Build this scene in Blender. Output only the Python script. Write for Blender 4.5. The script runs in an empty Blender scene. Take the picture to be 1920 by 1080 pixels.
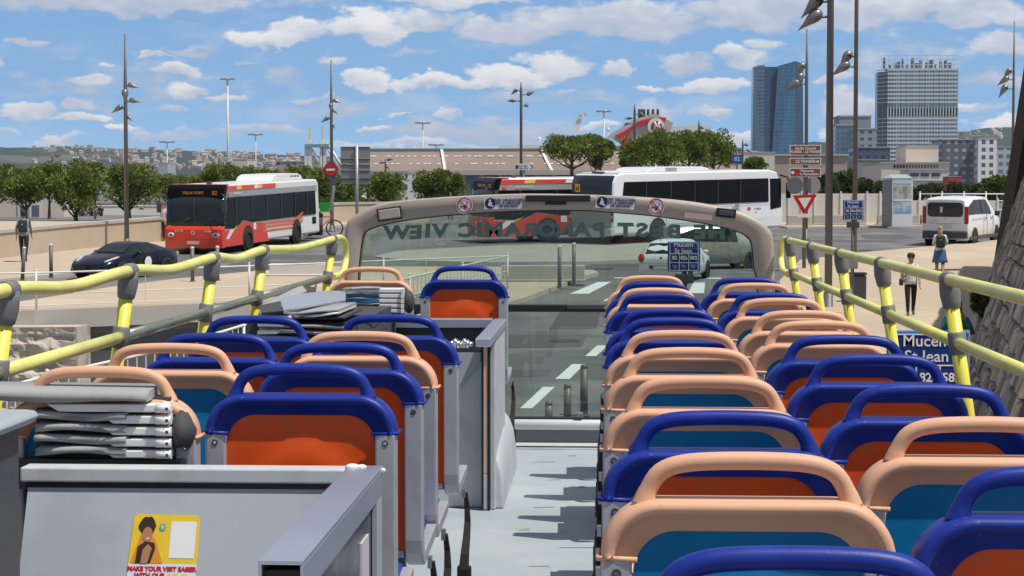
import bpy, bmesh, math, random
from mathutils import Vector, Matrix, Euler
R = math.radians
random.seed(11)
SC = bpy.context.scene
COL = SC.collection

# ------------------------------------------------------------------ camera, light, exposure
F = 3600.0
CAMZ = 3.87
DECK = 2.45
PITCH = math.atan(172 / F)
YAW = math.atan(180 * math.cos(PITCH) / F)
cam_d = bpy.data.cameras.new('camera')
cam = bpy.data.objects.new('camera', cam_d)
COL.objects.link(cam)
cam.location = (0, 0, CAMZ)
cam.rotation_euler = (math.pi / 2 - PITCH, 0, YAW)
cam_d.sensor_width = 36.0
cam_d.lens = 36.0 * F / 1920
cam_d.clip_start = 0.05
cam_d.clip_end = 20000
SC.camera = cam
SC.view_settings.view_transform = 'Standard'
SC.view_settings.look = 'None'
SC.view_settings.exposure = 0.08
SC.view_settings.gamma = 1.0
SUN_EL, SUN_AZ = R(64), R(117)           # azimuth clockwise from +Y
sd = Vector((math.sin(SUN_AZ) * math.cos(SUN_EL), math.cos(SUN_AZ) * math.cos(SUN_EL), math.sin(SUN_EL)))
sun_d = bpy.data.lights.new('sun', 'SUN')
sun_d.energy = 4.1
sun_d.angle = R(0.5)
sun_d.color = (1.0, 0.955, 0.88)
sun = bpy.data.objects.new('sun', sun_d)
COL.objects.link(sun)
sun.location = (30, -20, 60)
sun.rotation_euler = sd.to_track_quat('Z', 'Y').to_euler()


class NT:
    """tiny expression helper over a node tree"""
    def __init__(s, tree):
        s.t = tree
        tree.nodes.clear()

    def n(s, kind, **kw):
        nd = s.t.nodes.new(kind)
        for k, v in kw.items():
            if k.startswith('i_'):
                s.put(nd.inputs[k[2:].replace('_', ' ')], v)
            else:
                setattr(nd, k, v)
        return nd

    def put(s, inp, v):
        if isinstance(v, bpy.types.NodeSocket):
            s.t.links.new(v, inp)
        elif v is not None:
            if hasattr(inp, 'default_value'):
                try:
                    inp.default_value = v
                except Exception:
                    inp.default_value = (v[0], v[1], v[2], 1.0)

    def m(s, op, a, b=None, c=None, clamp=False):
        nd = s.t.nodes.new('ShaderNodeMath')
        nd.operation = op
        nd.use_clamp = clamp
        s.put(nd.inputs[0], a)
        if b is not None: s.put(nd.inputs[1], b)
        if c is not None: s.put(nd.inputs[2], c)
        return nd.outputs[0]

    def mix(s, f, a, b, mode='MIX'):
        nd = s.t.nodes.new('ShaderNodeMix')
        nd.data_type = 'RGBA'
        nd.blend_type = mode
        s.put(nd.inputs[0], f)
        s.put(nd.inputs[6], a if not isinstance(a, tuple) else (*a[:3], 1))
        s.put(nd.inputs[7], b if not isinstance(b, tuple) else (*b[:3], 1))
        return nd.outputs[2]

    def sm(s, x, a, b):
        nd = s.t.nodes.new('ShaderNodeMapRange')
        nd.interpolation_type = 'SMOOTHSTEP'
        s.put(nd.inputs[0], x)
        nd.inputs[1].default_value = a
        nd.inputs[2].default_value = b
        return nd.outputs[0]

    def noise(s, vec, scale, detail=4, rough=.55, out='Fac'):
        nd = s.t.nodes.new('ShaderNodeTexNoise')
        if vec is not None: s.put(nd.inputs['Vector'], vec)
        nd.inputs['Scale'].default_value = scale
        nd.inputs['Detail'].default_value = detail
        nd.inputs['Roughness'].default_value = rough
        return nd.outputs[out]

    def xyz(s, x, y, z):
        nd = s.t.nodes.new('ShaderNodeCombineXYZ')
        s.put(nd.inputs[0], x); s.put(nd.inputs[1], y); s.put(nd.inputs[2], z)
        return nd.outputs[0]

    def sep(s, v):
        nd = s.t.nodes.new('ShaderNodeSeparateXYZ')
        s.put(nd.inputs[0], v)
        return nd.outputs

# ------------------------------------------------------------------ sky
W = bpy.data.worlds.new('World')
SC.world = W
W.use_nodes = True
w = NT(W.node_tree)
gen = w.n('ShaderNodeTexCoord').outputs['Generated']
x, y, z = w.sep(gen)
# the low sky in the photograph is a clean blue: look the Sky Texture up a little higher than the true direction
zz = w.m('ADD', w.m('MULTIPLY', w.m('MAXIMUM', z, 0.0), 1.3), 0.16)
vn = w.n('ShaderNodeVectorMath', operation='NORMALIZE')
w.put(vn.inputs[0], w.xyz(x, y, zz))
sky = w.n('ShaderNodeTexSky')
sky.sky_type = 'NISHITA'
sky.sun_disc = False
sky.sun_elevation = SUN_EL
sky.sun_rotation = SUN_AZ
sky.air_density = 1.0
sky.dust_density = 0.6
sky.ozone_density = 1.6
w.put(sky.inputs['Vector'], vn.outputs[0])
u = w.m('MULTIPLY', w.m('ARCTAN2', x, y), 3.6)
v = w.m('MULTIPLY', w.m('ARCSINE', z), 3.6)
nz = w.n('ShaderNodeTexNoise')
w.put(nz.inputs['Vector'], w.xyz(w.m('MULTIPLY', u, 1.0), w.m('MULTIPLY', v, 1.7), 0.3))
nz.inputs['Scale'].default_value = 9.0
nz.inputs['Detail'].default_value = 7
nz.inputs['Roughness'].default_value = .58
dr, dg, db = w.sep(nz.outputs['Color'])
ud = w.m('ADD', u, w.m('MULTIPLY', w.m('SUBTRACT', dr, .5), .16))
vd = w.m('ADD', v, w.m('MULTIPLY', w.m('SUBTRACT', dg, .5), .085))
uv1 = w.xyz(ud, vd, 1.0)
def vmath(op, a, b, c=None, out=0):
    nd = w.n('ShaderNodeVectorMath', operation=op)
    w.put(nd.inputs[0], a); w.put(nd.inputs[1], b)
    if c is not None: w.put(nd.inputs[2], c)
    return nd.outputs[out]
CL = [  # cx, cy, rx, ry, strength, brightness     (thousandths of the view, azimuth and height)
 (150,6,380,30,.9,.45),(330,26,120,18,.8,.35),(500,80,70,17,1.0,.95),(560,66,48,22,.9,.8),(680,52,95,34,1.1,1.0),(800,38,90,22,.8,.55),
 (850,4,160,14,1.0,.8),(950,62,115,24,1.0,.55),(1150,42,210,36,1.0,.5),(1050,120,72,26,1.05,.8),(950,146,85,24,1.1,1.0),
 (840,158,100,13,1.1,.95),(692,152,56,22,1.15,1.0),(1152,134,30,20,1.0,.75),(170,156,44,14,1.0,.9),(75,214,62,17,1.0,.8),
 (160,200,36,12,.8,.7),(160,226,50,10,.9,.85),(350,138,48,14,1.0,.8),(352,176,54,14,1.0,.9),(340,209,42,10,.8,.7),(75,88,52,11,.7,.35),
 (12,116,26,12,.8,.6),(520,142,60,18,.5,.25),(370,98,70,10,.5,.3),(1385,112,56,22,.95,.8),(1310,166,78,18,1.0,.8),(1275,118,55,26,.7,.5),
 (1480,28,230,34,1.0,.5),(1700,22,190,28,1.0,.6),(1880,40,130,24,.9,.6),(1870,90,70,20,.7,.6),(1870,235,60,16,1.1,1.0),
 (1600,205,60,36,.9,.6),(1840,160,110,18,.5,.4),(836,214,45,12,.9,.75),(735,212,24,6,.9,.8),(900,245,230,24,.55,.3),(1240,210,60,20,.5,.45),
 (620,205,70,20,.45,.25),(500,250,120,14,.5,.5),(330,250,90,12,.5,.4),(860,272,300,10,.6,.7),(140,272,60,9,.6,.6),(1340,262,120,16,.8,.8),
 (215,120,22,7,.9,.9),(300,112,30,7,.7,.5),(430,188,36,8,.8,.7),(455,120,24,7,.6,.6),(30,252,40,7,.7,.8),(235,244,34,8,.8,.9),(580,182,34,9,.7,.6),(705,236,30,7,.8,.8),(770,104,60,9,.5,.4),(1075,182,40,9,.6,.6),
 (1120,236,46,8,.7,.8),(1205,168,24,8,.8,.8),(1350,214,44,10,.8,.8),(1385,250,40,9,.9,.9),(1560,150,40,12,.8,.8),(1575,250,40,12,.9,.9),(1820,205,46,10,.7,.7),(1830,262,40,8,.9,1.0),(1430,86,40,12,.7,.7),(640,112,34,9,.6,.6),
 (250,170,240,55,.3,.25),(1650,120,200,60,.35,.4),(600,10,120,16,.4,.4),(1000,190,160,20,.4,.3)]
tot = None; wsum = None; ssum = None
for cx, cy, rx, ry, st, br in CL:
    ia, ib = 1000 / rx / 1.12, 1000 / ry / 1.12
    lo = vmath('MULTIPLY_ADD', uv1, (ia, ib, 1.0), (-ia * (cx - 1140) / 1000, -ib * (368 - cy) / 1000, 0.0))
    q = vmath('DOT_PRODUCT', lo, lo, out=1)                       # 1 + squared radius
    d = w.m('MULTIPLY_ADD', q, -st, 2 * st, clamp=True)
    tot = d if tot is None else w.m('MAXIMUM', tot, d)
    wsum = w.m('ADD', d, wsum if wsum else 0.001)
    sh = vmath('DOT_PRODUCT', lo, (0.0, .42 * br, .68 * br), out=1)
    ssum = w.m('MULTIPLY', d, sh) if ssum is None else w.m('MULTIPLY_ADD', d, sh, ssum)
fine = w.noise(w.xyz(u, w.m('MULTIPLY', v, 2.2), 4.1), 16.0, 8, .62)
cov = w.m('ADD', tot, w.m('MULTIPLY', w.m('SUBTRACT', fine, .5), 1.35))
cov = w.m('MULTIPLY', w.sm(cov, .06, .62), .95)
# unseen clouds above and behind, added to make the ambient light more neutral
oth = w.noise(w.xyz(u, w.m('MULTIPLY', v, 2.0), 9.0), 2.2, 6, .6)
away = w.m('MAXIMUM', w.sm(v, .40, .75), w.sm(w.m('ABSOLUTE', u), 1.3, 2.2))            # out of view: where the added cloud and darker blue lie
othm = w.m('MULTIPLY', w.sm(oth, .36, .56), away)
wisp = w.noise(w.xyz(u, w.m('MULTIPLY', v, 2.8), 6.5), 5.5, 8, .6)
wispm = w.m('MULTIPLY', w.sm(wisp, .52, .74), .38)
shade = w.m('DIVIDE', ssum, wsum)
shade = w.m('ADD', shade, w.m('MULTIPLY', w.m('SUBTRACT', fine, .5), .9), clamp=True)
ccol = w.mix(w.sm(shade, .1, .95), (.46, .52, .66), (.92, .91, .90))
skc = w.n('ShaderNodeVectorMath', operation='SCALE')
w.put(skc.inputs[0], sky.outputs[0]); skc.inputs['Scale'].default_value = .125
base = w.mix(1.0, skc.outputs[0], (.86, 1.14, 1.28), 'MULTIPLY')
hz = w.m('SUBTRACT', 1.0, w.sm(v, -.02, .22), clamp=True)
base = w.mix(w.m('MULTIPLY', hz, .45), base, (.40, .60, .85))
c0 = w.mix(wispm, base, (.62, .68, .80))
c1 = w.mix(cov, c0, ccol)
c1 = w.mix(w.m('MULTIPLY', away, .62), c1, (.10, .17, .36))               # deeper blue overhead and behind, set to lower the ambient light
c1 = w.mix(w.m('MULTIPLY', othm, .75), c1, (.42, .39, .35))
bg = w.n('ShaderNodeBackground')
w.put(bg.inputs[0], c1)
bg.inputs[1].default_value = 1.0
wo = w.n('ShaderNodeOutputWorld')
w.t.links.new(bg.outputs[0], wo.inputs[0])
W.cycles.sampling_method = 'NONE'      # a smooth bright sky needs no light map

# ------------------------------------------------------------------ picture -> place helpers
RM = cam.rotation_euler.to_matrix()
def ray(px, py):
    d = RM @ Vector(((px - 960) / F, (540 - py) / F, -1.0))
    return d / d.y
def P(px, py, Y):
    d = ray(px, py)
    return Vector((d.x * Y, Y, CAMZ + d.z * Y))
Y0, Y1, SL = 25.0, 105.0, .03
def gz(y):
    return 0.0 if y < Y0 else SL * (min(y, Y1) - Y0)
def G(px, py, up=0.0):
    d = ray(px, py)
    lo, hi = 4.0, 3000.0
    for _ in range(60):
        m = (lo + hi) / 2
        if CAMZ + d.z * m > gz(m) + up: lo = m
        else: hi = m
    return Vector((d.x * lo, lo, gz(lo) + up))
def X(px, Y): return ray(px, 368).x * Y

# ------------------------------------------------------------------ materials
MATS = {}
def mat(name, col, rough=.55, metal=0.0, var=.08, vs=6.0, bump=0.0, bs=60.0, spec=.5, coat=0.0, emit=None, col2=None, c2s=3.0, c2t=(.5,.62), speck=None, island=0):
    if name in MATS: return MATS[name]
    m = bpy.data.materials.new(name)
    m.use_nodes = True
    t = NT(m.node_tree)
    b = t.n('ShaderNodeBsdfPrincipled')
    o = t.n('ShaderNodeOutputMaterial')
    t.t.links.new(b.outputs[0], o.inputs[0])
    tc = t.n('ShaderNodeTexCoord').outputs['Object']
    n1 = t.noise(tc, vs, 5, .6)
    f = t.m('MULTIPLY_ADD', t.m('SUBTRACT', n1, .5), 2 * var, 1.0)
    c = t.n('ShaderNodeVectorMath', operation='SCALE')
    base = (*col, 1)
    if col2:
        n2 = t.noise(tc, c2s, 6, .6)
        base = t.mix(t.sm(n2, *c2t), tuple(col), tuple(col2))
        t.put(c.inputs[0], base)
    else:
        c.inputs[0].default_value = col
    if island: f = t.m('MULTIPLY', f, t.m('MULTIPLY_ADD', t.n('ShaderNodeNewGeometry').outputs['Random Per Island'], 2 * island, 1 - island))
    t.put(c.inputs['Scale'], f)
    cc = c.outputs[0]
    if speck:                                   # scuffs and specks of dirt: (colour, amount)
        mp = t.n('ShaderNodeMapping'); t.put(mp.inputs['Vector'], tc); mp.inputs['Rotation'].default_value = (.3, .5, .9); mp.inputs['Scale'].default_value = (1, 7, 1)
        s1 = t.noise(mp.outputs[0], 22, 4, .7); s2 = t.noise(tc, 75, 2, .6); big = t.noise(tc, 5, 2, .5)
        k = t.m('MAXIMUM', t.sm(s1, .66, .74), t.sm(s2, .70, .76))
        k = t.m('MULTIPLY', t.m('MULTIPLY', k, t.sm(big, .35, .65)), speck[1])
        cc = t.mix(k, cc, tuple(speck[0]))
    t.put(b.inputs['Base Color'], cc)
    t.put(b.inputs['Roughness'], t.m('MULTIPLY_ADD', n1, .24, rough - .12, clamp=True))
    b.inputs['Metallic'].default_value = metal
    b.inputs['Specular IOR Level'].default_value = spec
    b.inputs['Coat Weight'].default_value = coat
    b.inputs['Coat Roughness'].default_value = .06
    if emit:
        b.inputs['Emission Color'].default_value = (*emit[:3], 1)
        b.inputs['Emission Strength'].default_value = emit[3]
    if bump:
        bn = t.n('ShaderNodeBump')
        bn.inputs['Strength'].default_value = bump
        bn.inputs['Distance'].default_value = .02
        t.put(bn.inputs['Height'], t.noise(tc, bs, 5, .65))
        t.t.links.new(bn.outputs[0], b.inputs['Normal'])
    MATS[name] = m
    return m

def glass(name, tint, rough=.02, refl=.12):
    """thin pane: tinted see-through plus a mirror share"""
    if name in MATS: return MATS[name]
    m = bpy.data.materials.new(name)
    m.use_nodes = True
    t = NT(m.node_tree)
    tr = t.n('ShaderNodeBsdfTransparent'); tr.inputs[0].default_value = (*tint, 1)
    gl = t.n('ShaderNodeBsdfGlossy'); gl.inputs['Roughness'].default_value = rough
    fr = t.n('ShaderNodeFresnel'); fr.inputs[0].default_value = 1.5
    f = t.m('ADD', t.m('MULTIPLY', fr.outputs[0], .8), refl - .04, clamp=True)
    mx = t.n('ShaderNodeMixShader')
    t.put(mx.inputs[0], f)
    t.t.links.new(tr.outputs[0], mx.inputs[1]); t.t.links.new(gl.outputs[0], mx.inputs[2])
    o = t.n('ShaderNodeOutputMaterial'); t.t.links.new(mx.outputs[0], o.inputs[0])
    MATS[name] = m
    return m

def gridmat(name, wall, pane, sx, sz, fx, fz, rough=.6, prough=.15, ox=0.0, oz=0.0, pvar=.5, arch=False):
    """regular window openings, object space, real metres"""
    if name in MATS: return MATS[name]
    m = bpy.data.materials.new(name)
    m.use_nodes = True
    t = NT(m.node_tree)
    b = t.n('ShaderNodeBsdfPrincipled'); o = t.n('ShaderNodeOutputMaterial')
    t.t.links.new(b.outputs[0], o.inputs[0])
    tc = t.n('ShaderNodeTexCoord').outputs['Object']
    x, y, z = t.sep(tc)
    h = t.m('ADD', t.m('ADD', x, y), 500 * sx + ox)
    zz = t.m('ADD', z, 100 * sz + oz)
    hx = t.m('DIVIDE', h, sx); hz = t.m('DIVIDE', zz, sz)
    ix = t.m('FLOOR', hx); iz = t.m('FLOOR', hz)
    mx = t.m('LESS_THAN', t.m('ABSOLUTE', t.m('SUBTRACT', t.m('FRACT', hx), .5)), fx / 2)
    mz = t.m('LESS_THAN', t.m('ABSOLUTE', t.m('SUBTRACT', t.m('FRACT', hz), .5)), fz / 2)
    msk = t.m('MULTIPLY', mx, mz)
    gn = t.n('ShaderNodeNewGeometry').outputs['Normal']
    side = t.m('LESS_THAN', t.m('ABSOLUTE', t.sep(gn)[2]), .6)
    msk = t.m('MULTIPLY', msk, side)
    wn = t.n('ShaderNodeTexWhiteNoise'); wn.noise_dimensions = '2D'
    t.put(wn.inputs['Vector'], t.xyz(ix, iz, 0))
    pc = t.n('ShaderNodeVectorMath', operation='SCALE'); pc.inputs[0].default_value = pane
    t.put(pc.inputs['Scale'], t.m('MULTIPLY_ADD', wn.outputs['Value'], 2 * pvar, 1 - pvar))
    wc = t.n('ShaderNodeVectorMath', operation='SCALE'); wc.inputs[0].default_value = wall
    t.put(wc.inputs['Scale'], t.m('MULTIPLY_ADD', t.noise(tc, .35, 4), .25, .88))
    t.put(b.inputs['Base Color'], t.mix(msk, wc.outputs[0], pc.outputs[0]))
    t.put(b.inputs['Roughness'], t.m('MULTIPLY_ADD', msk, prough - rough, rough))
    MATS[name] = m
    return m

# ------------------------------------------------------------------ mesh builder
class MB:
    def __init__(s):
        s.v = []; s.f = []; s.mi = []; s.sm = []; s.mats = []; s.cur = 0; s.smooth = False
    def use(s, m, smooth=None):
        if m not in s.mats: s.mats.append(m)
        s.cur = s.mats.index(m)
        if smooth is not None: s.smooth = smooth
        return s
    def face(s, idx, smooth=None):
        s.f.append(tuple(idx)); s.mi.append(s.cur); s.sm.append(s.smooth if smooth is None else smooth)
    def poly(s, pts, smooth=None):
        n = len(s.v); s.v += [tuple(p) for p in pts]; s.face(range(n, n + len(pts)), smooth)
    def box(s, c, d, M=None):
        hx, hy, hz = d[0] / 2, d[1] / 2, d[2] / 2
        n = len(s.v)
        for sx, sy, sz in ((-1,-1,-1),(1,-1,-1),(1,1,-1),(-1,1,-1),(-1,-1,1),(1,-1,1),(1,1,1),(-1,1,1)):
            p = Vector((sx * hx, sy * hy, sz * hz))
            if M is not None: p = M @ p
            s.v.append(tuple(p + Vector(c)))
        for f in ((0,3,2,1),(4,5,6,7),(0,1,5,4),(1,2,6,5),(2,3,7,6),(3,0,4,7)): s.face([n + i for i in f], False)
        return s
    def box2(s, a, b):
        return s.box([(a[i] + b[i]) / 2 for i in range(3)], [abs(b[i] - a[i]) for i in range(3)])
    def prism(s, pts, vec, cap=True, smooth=False):
        """closed polygon pts (3d) swept along vec"""
        n = len(s.v); k = len(pts); vec = Vector(vec)
        s.v += [tuple(p) for p in pts] + [tuple(Vector(p) + vec) for p in pts]
        if cap:
            s.face(list(range(n + k - 1, n - 1, -1)), False); s.face(list(range(n + k, n + 2 * k)), False)
        for i in range(k):
            j = (i + 1) % k; s.face((n + i, n + j, n + k + j, n + k + i), smooth)
        return s
    def tube(s, path, r, seg=10, cap=True, closed=False):
        path = [Vector(p) for p in path]; k = len(path)
        rs = r if isinstance(r, (list, tuple)) else [r] * k
        n0 = len(s.v); up = None
        for i, p in enumerate(path):
            if closed: t = path[(i + 1) % k] - path[i - 1]
            else: t = path[min(i + 1, k - 1)] - path[max(i - 1, 0)]
            t.normalize()
            if up is None:
                up = Vector((0, 0, 1)) if abs(t.z) < .9 else Vector((1, 0, 0))
            a = t.cross(up)
            if a.length < 1e-6: a = t.orthogonal()
            a.normalize(); b = a.cross(t); up = b
            for q in range(seg):
                an = 2 * math.pi * q / seg
                s.v.append(tuple(p + (a * math.cos(an) + b * math.sin(an)) * rs[i]))
        for i in range(k if closed else k - 1):
            i2 = (i + 1) % k
            for q in range(seg):
                q2 = (q + 1) % seg
                s.face((n0 + i * seg + q, n0 + i * seg + q2, n0 + i2 * seg + q2, n0 + i2 * seg + q), True)
        if cap and not closed:
            s.face([n0 + q for q in range(seg)][::-1], False)
            s.face([n0 + (k - 1) * seg + q for q in range(seg)], False)
        return s
    def loft(s, rings, closed=True, cap=True, smooth=True):
        n0 = len(s.v); k = len(rings[0])
        for r in rings: s.v += [tuple(p) for p in r]
        for i in range(len(rings) - 1):
            for q in range(k if closed else k - 1):
                q2 = (q + 1) % k
                s.face((n0 + i * k + q, n0 + i * k + q2, n0 + (i + 1) * k + q2, n0 + (i + 1) * k + q), smooth)
        if cap and closed:
            s.face([n0 + q for q in range(k)][::-1], False)
            s.face([n0 + (len(rings) - 1) * k + q for q in range(k)], False)
        return s
    def disc(s, c, r, nrm=(0, -1, 0), seg=24, r0=0.0):
        nrm = Vector(nrm).normalized(); a = nrm.orthogonal().normalized(); b = nrm.cross(a)
        c = Vector(c)
        out = [c + (a * math.cos(2 * math.pi * i / seg) + b * math.sin(2 * math.pi * i / seg)) * r for i in range(seg)]
        if r0 <= 0: s.poly(out, False)
        else:
            inn = [c + (p - c) * (r0 / r) for p in out]
            for i in range(seg):
                j = (i + 1) % seg; s.poly([out[i], out[j], inn[j], inn[i]], False)
        return s
    def ell(s, c, r, seg=14, rings=9, M=None):
        c = Vector(c); rr = []
        for i in range(rings + 1):
            th = math.pi * (i / rings) ; th = min(max(th, .02), math.pi - .02)
            ring = []
            for q in range(seg):
                a = 2 * math.pi * q / seg
                p = Vector((r[0] * math.sin(th) * math.cos(a), r[1] * math.sin(th) * math.sin(a), -r[2] * math.cos(th)))
                if M is not None: p = M @ p
                ring.append(c + p)
            rr.append(ring)
        return s.loft(rr)
    def build(s, name, parent=None, bevel=0.0, bseg=2, loc=None):
        me = bpy.data.meshes.new(name)
        me.from_pydata(s.v, [], s.f)
        for m in s.mats: me.materials.append(m)
        me.polygons.foreach_set('material_index', s.mi)
        me.polygons.foreach_set('use_smooth', s.sm)
        me.update()
        o = bpy.data.objects.new(name, me)
        COL.objects.link(o)
        if parent is not None: o.parent = parent
        if loc is not None: o.location = loc
        if bevel:
            b = o.modifiers.new('bevel', 'BEVEL'); b.width = bevel; b.segments = bseg; b.limit_method = 'ANGLE'; b.angle_limit = R(35)
            b.harden_normals = False
        return o

def tag(o, label=None, cat=None, group=None, kind=None):
    if label: o['label'] = label
    if cat: o['category'] = cat
    if group: o['group'] = group
    if kind: o['kind'] = kind
    return o
def thing(name, label, cat, loc=(0, 0, 0), rz=0, group=None):
    o = bpy.data.objects.new(name, None); COL.objects.link(o)
    o.location = loc; o.rotation_euler = (0, 0, rz); o.empty_display_size = .2
    return tag(o, label, cat, group)
def struct(o): o['kind'] = 'structure'; return o
def copy_tree(o, parent=None):
    c = o.copy(); COL.objects.link(c)
    if parent is not None: c.parent = parent
    for ch in list(o.children): copy_tree(ch, c)
    return c
def rrect(x0, x1, z0, z1, r, n=6, rt=None):
    """rounded rectangle outline, counter clockwise, (x,z); rt = radius at the top corners"""
    rt = r if rt is None else rt; out = []
    for cx, cz, a0, rr in ((x1 - r, z0 + r, -90, r), (x1 - rt, z1 - rt, 0, rt), (x0 + rt, z1 - rt, 90, rt), (x0 + r, z0 + r, 180, r)):
        for i in range(n + 1):
            a = R(a0 + 90 * i / n); out.append((cx + rr * math.cos(a), cz + rr * math.sin(a)))
    return out
def catmull(pts, n=6, closed=False):
    pts = [Vector(p) for p in pts]; out = []; k = len(pts)
    for i in range(k if closed else k - 1):
        p0 = pts[i - 1] if (i > 0 or closed) else pts[0]; p1 = pts[i]; p2 = pts[(i + 1) % k]
        p3 = pts[(i + 2) % k] if (closed or i + 2 < k) else pts[-1]
        for j in range(n):
            t = j / n
            out.append(.5 * ((2 * p1) + (p2 - p0) * t + (2 * p0 - 5 * p1 + 4 * p2 - p3) * t * t + (3 * p1 - p0 - 3 * p2 + p3) * t ** 3))
    if not closed: out.append(pts[-1])
    return out
def text(s, size, m, M, name='lettering', parent=None, bold=0.0, depth=.0008, align='CENTER', sx=1.0):
    """lettering as a mesh: M maps the text plane (x right, y up) into the parent's space"""
    cu = bpy.data.curves.new('t', 'FONT'); cu.body = s; cu.size = size; cu.align_x = align; cu.align_y = 'CENTER'
    cu.extrude = depth; cu.offset = bold; cu.resolution_u = 3; cu.space_line = .95
    ob = bpy.data.objects.new('t', cu); COL.objects.link(ob)
    dg = bpy.context.evaluated_depsgraph_get()
    me = bpy.data.meshes.new_from_object(ob.evaluated_get(dg))
    bpy.data.objects.remove(ob); bpy.data.curves.remove(cu)
    me.materials.clear(); me.materials.append(m)
    me.transform(M @ Matrix.Diagonal((sx, 1, 1, 1)))
    o = bpy.data.objects.new(name, me); COL.objects.link(o)
    if parent is not None: o.parent = parent
    return o
def frame(o, xa, ya):
    """matrix with x axis xa, y axis ya at o"""
    xa = Vector(xa).normalized(); ya = Vector(ya).normalized(); za = xa.cross(ya)
    M = Matrix((xa, ya, za)).transposed().to_4x4(); M.translation = Vector(o); return M
def facing(o): return frame(o, (1, 0, 0), (0, 0, 1))       # readable from -Y
# ------------------------------------------------------------------ shared materials
BLUE = mat('blue plastic', (.008, .028, .255), .44, var=.12, vs=4, spec=.32, bump=.06, bs=220, col2=(.020, .042, .34), c2s=7, c2t=(.48, .72), speck=((.20, .22, .36), .5))
PEACH = mat('peach plastic', (.72, .40, .25), .5, var=.08, vs=4, spec=.3, bump=.06, bs=220, col2=(.70, .42, .28), c2s=7, c2t=(.48, .72), speck=((.42, .26, .18), .55))
ORANGE = mat('orange shell', (.74, .088, .010), .36, var=.10, vs=5, spec=.35, col2=(.66, .10, .025), c2s=8, speck=((.36, .10, .05), .5))
BSHELL = mat('blue shell', (.005, .16, .36), .36, var=.12, vs=5, spec=.35, col2=(.010, .20, .38), c2s=6, speck=((.08, .20, .30), .5))
ALU = mat('grey aluminium', (.50, .51, .53), .42, .4, var=.05, vs=5, col2=(.45, .46, .475), c2s=9)
PAINTG = mat('grey painted sheet', (.36, .40, .44), .5, var=.07, vs=5, col2=(.31, .35, .385), c2s=2.5, spec=.4, speck=((.24, .26, .28), .4))
LGREY = mat('light grey moulding', (.55, .57, .60), .5, var=.06, col2=(.47, .49, .51), c2s=6, speck=((.30, .31, .32), .6))
BLACK = mat('black rubber', (.012, .012, .014), .5)
DARK = mat('dark grey plastic', (.055, .06, .068), .45)
STRAP = mat('black webbing', (.02, .018, .02), .75)
CHROME = mat('bright metal', (.75, .75, .76), .2, 1.0, var=.03)
WHITE = mat('white paint', (.80, .80, .79), .4, var=.03)
CREAM = mat('cream moulding', (.40, .345, .285), .45, var=.05, vs=3)
YEL = mat('pale yellow rail', (.76, .74, .23), .38, var=.06, spec=.4, col2=(.70, .66, .20), c2s=5, speck=((.42, .40, .22), .5))
YPOST = mat('yellow post', (.74, .69, .085), .4, var=.06)
GFIT = mat('grey plastic fitting', (.17, .17, .175), .55, var=.08)
YSHADE = mat('shaded yellow rail', (.40, .41, .33), .3, .8)  # shade and grey sheen of the yellow lower rail put into the colour

# ------------------------------------------------------------------ the bus deck
bus = thing('tour_bus', 'open top deck of the sightseeing bus with pale grey painted floor and low side walls', 'bus', (0, 0, 0))
BXL, BXR = -1.52, 1.06
FLOOR = mat('deck paint', (.35, .405, .43), .55, var=.06, vs=2.2, bump=.12, bs=40, col2=(.41, .455, .475), c2s=1.6, c2t=(.42, .66), speck=((.22, .25, .26), .7))
mb = MB().use(FLOOR)
mb.box2((BXL + .03, 1.2, DECK - .06), (BXR - .03, 10.72, DECK))
fl = mb.build('deck_floor', bus)
mb = MB().use(mat('floor grime', (.30, .33, .34), .7, var=.2, vs=12))
for (a, b, c, d) in ((-.34, 8.7, .10, .012), (-.2, 7.7, .16, .01), (-.12, 9.9, .2, .008), (-.3, 9.55, .07, .01), (-.38, 8.1, .05, .03), (-.15, 9.3, .04, .04), (-.31, 7.3, .09, .008), (-.40, 10.2, .12, .01), (-.22, 10.45, .05, .02)):
    mb = MB().use(mat('floor grime', (.30, .33, .34)))
    mb.poly([(a, b, DECK + .002), (a + c, b + .01, DECK + .002), (a + c * .9, b + .01 + d * 2, DECK + .002), (a + .01, b + d, DECK + .002)]); mb.build('scuff_mark', bus)

SHELLM = mat('bus side paint', (.55, .12, .08), .35, var=.04)
for sx, xx in ((-1, BXL), (1, BXR)):
    mb = MB().use(SHELLM)
    mb.box2((xx - .025, .8, .45), (xx + .025, 11.15, DECK + .50))
    mb.use(PAINTG); mb.box2((xx - sx * .025 - .012, 1.0, DECK), (xx - sx * .025 + .012, 11.0, DECK + .48))
    mb.build('side_wall', bus, bevel=.01)
mb = MB().use(SHELLM)                                   # lower body under the deck
mb.box2((BXL, .8, .4), (BXR, .9, DECK + .4))
mb.box2((BXL + .03, .95, DECK - .3), (BXR - .03, 11.1, DECK - .08))
mb.build('lower_body', bus)
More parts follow.
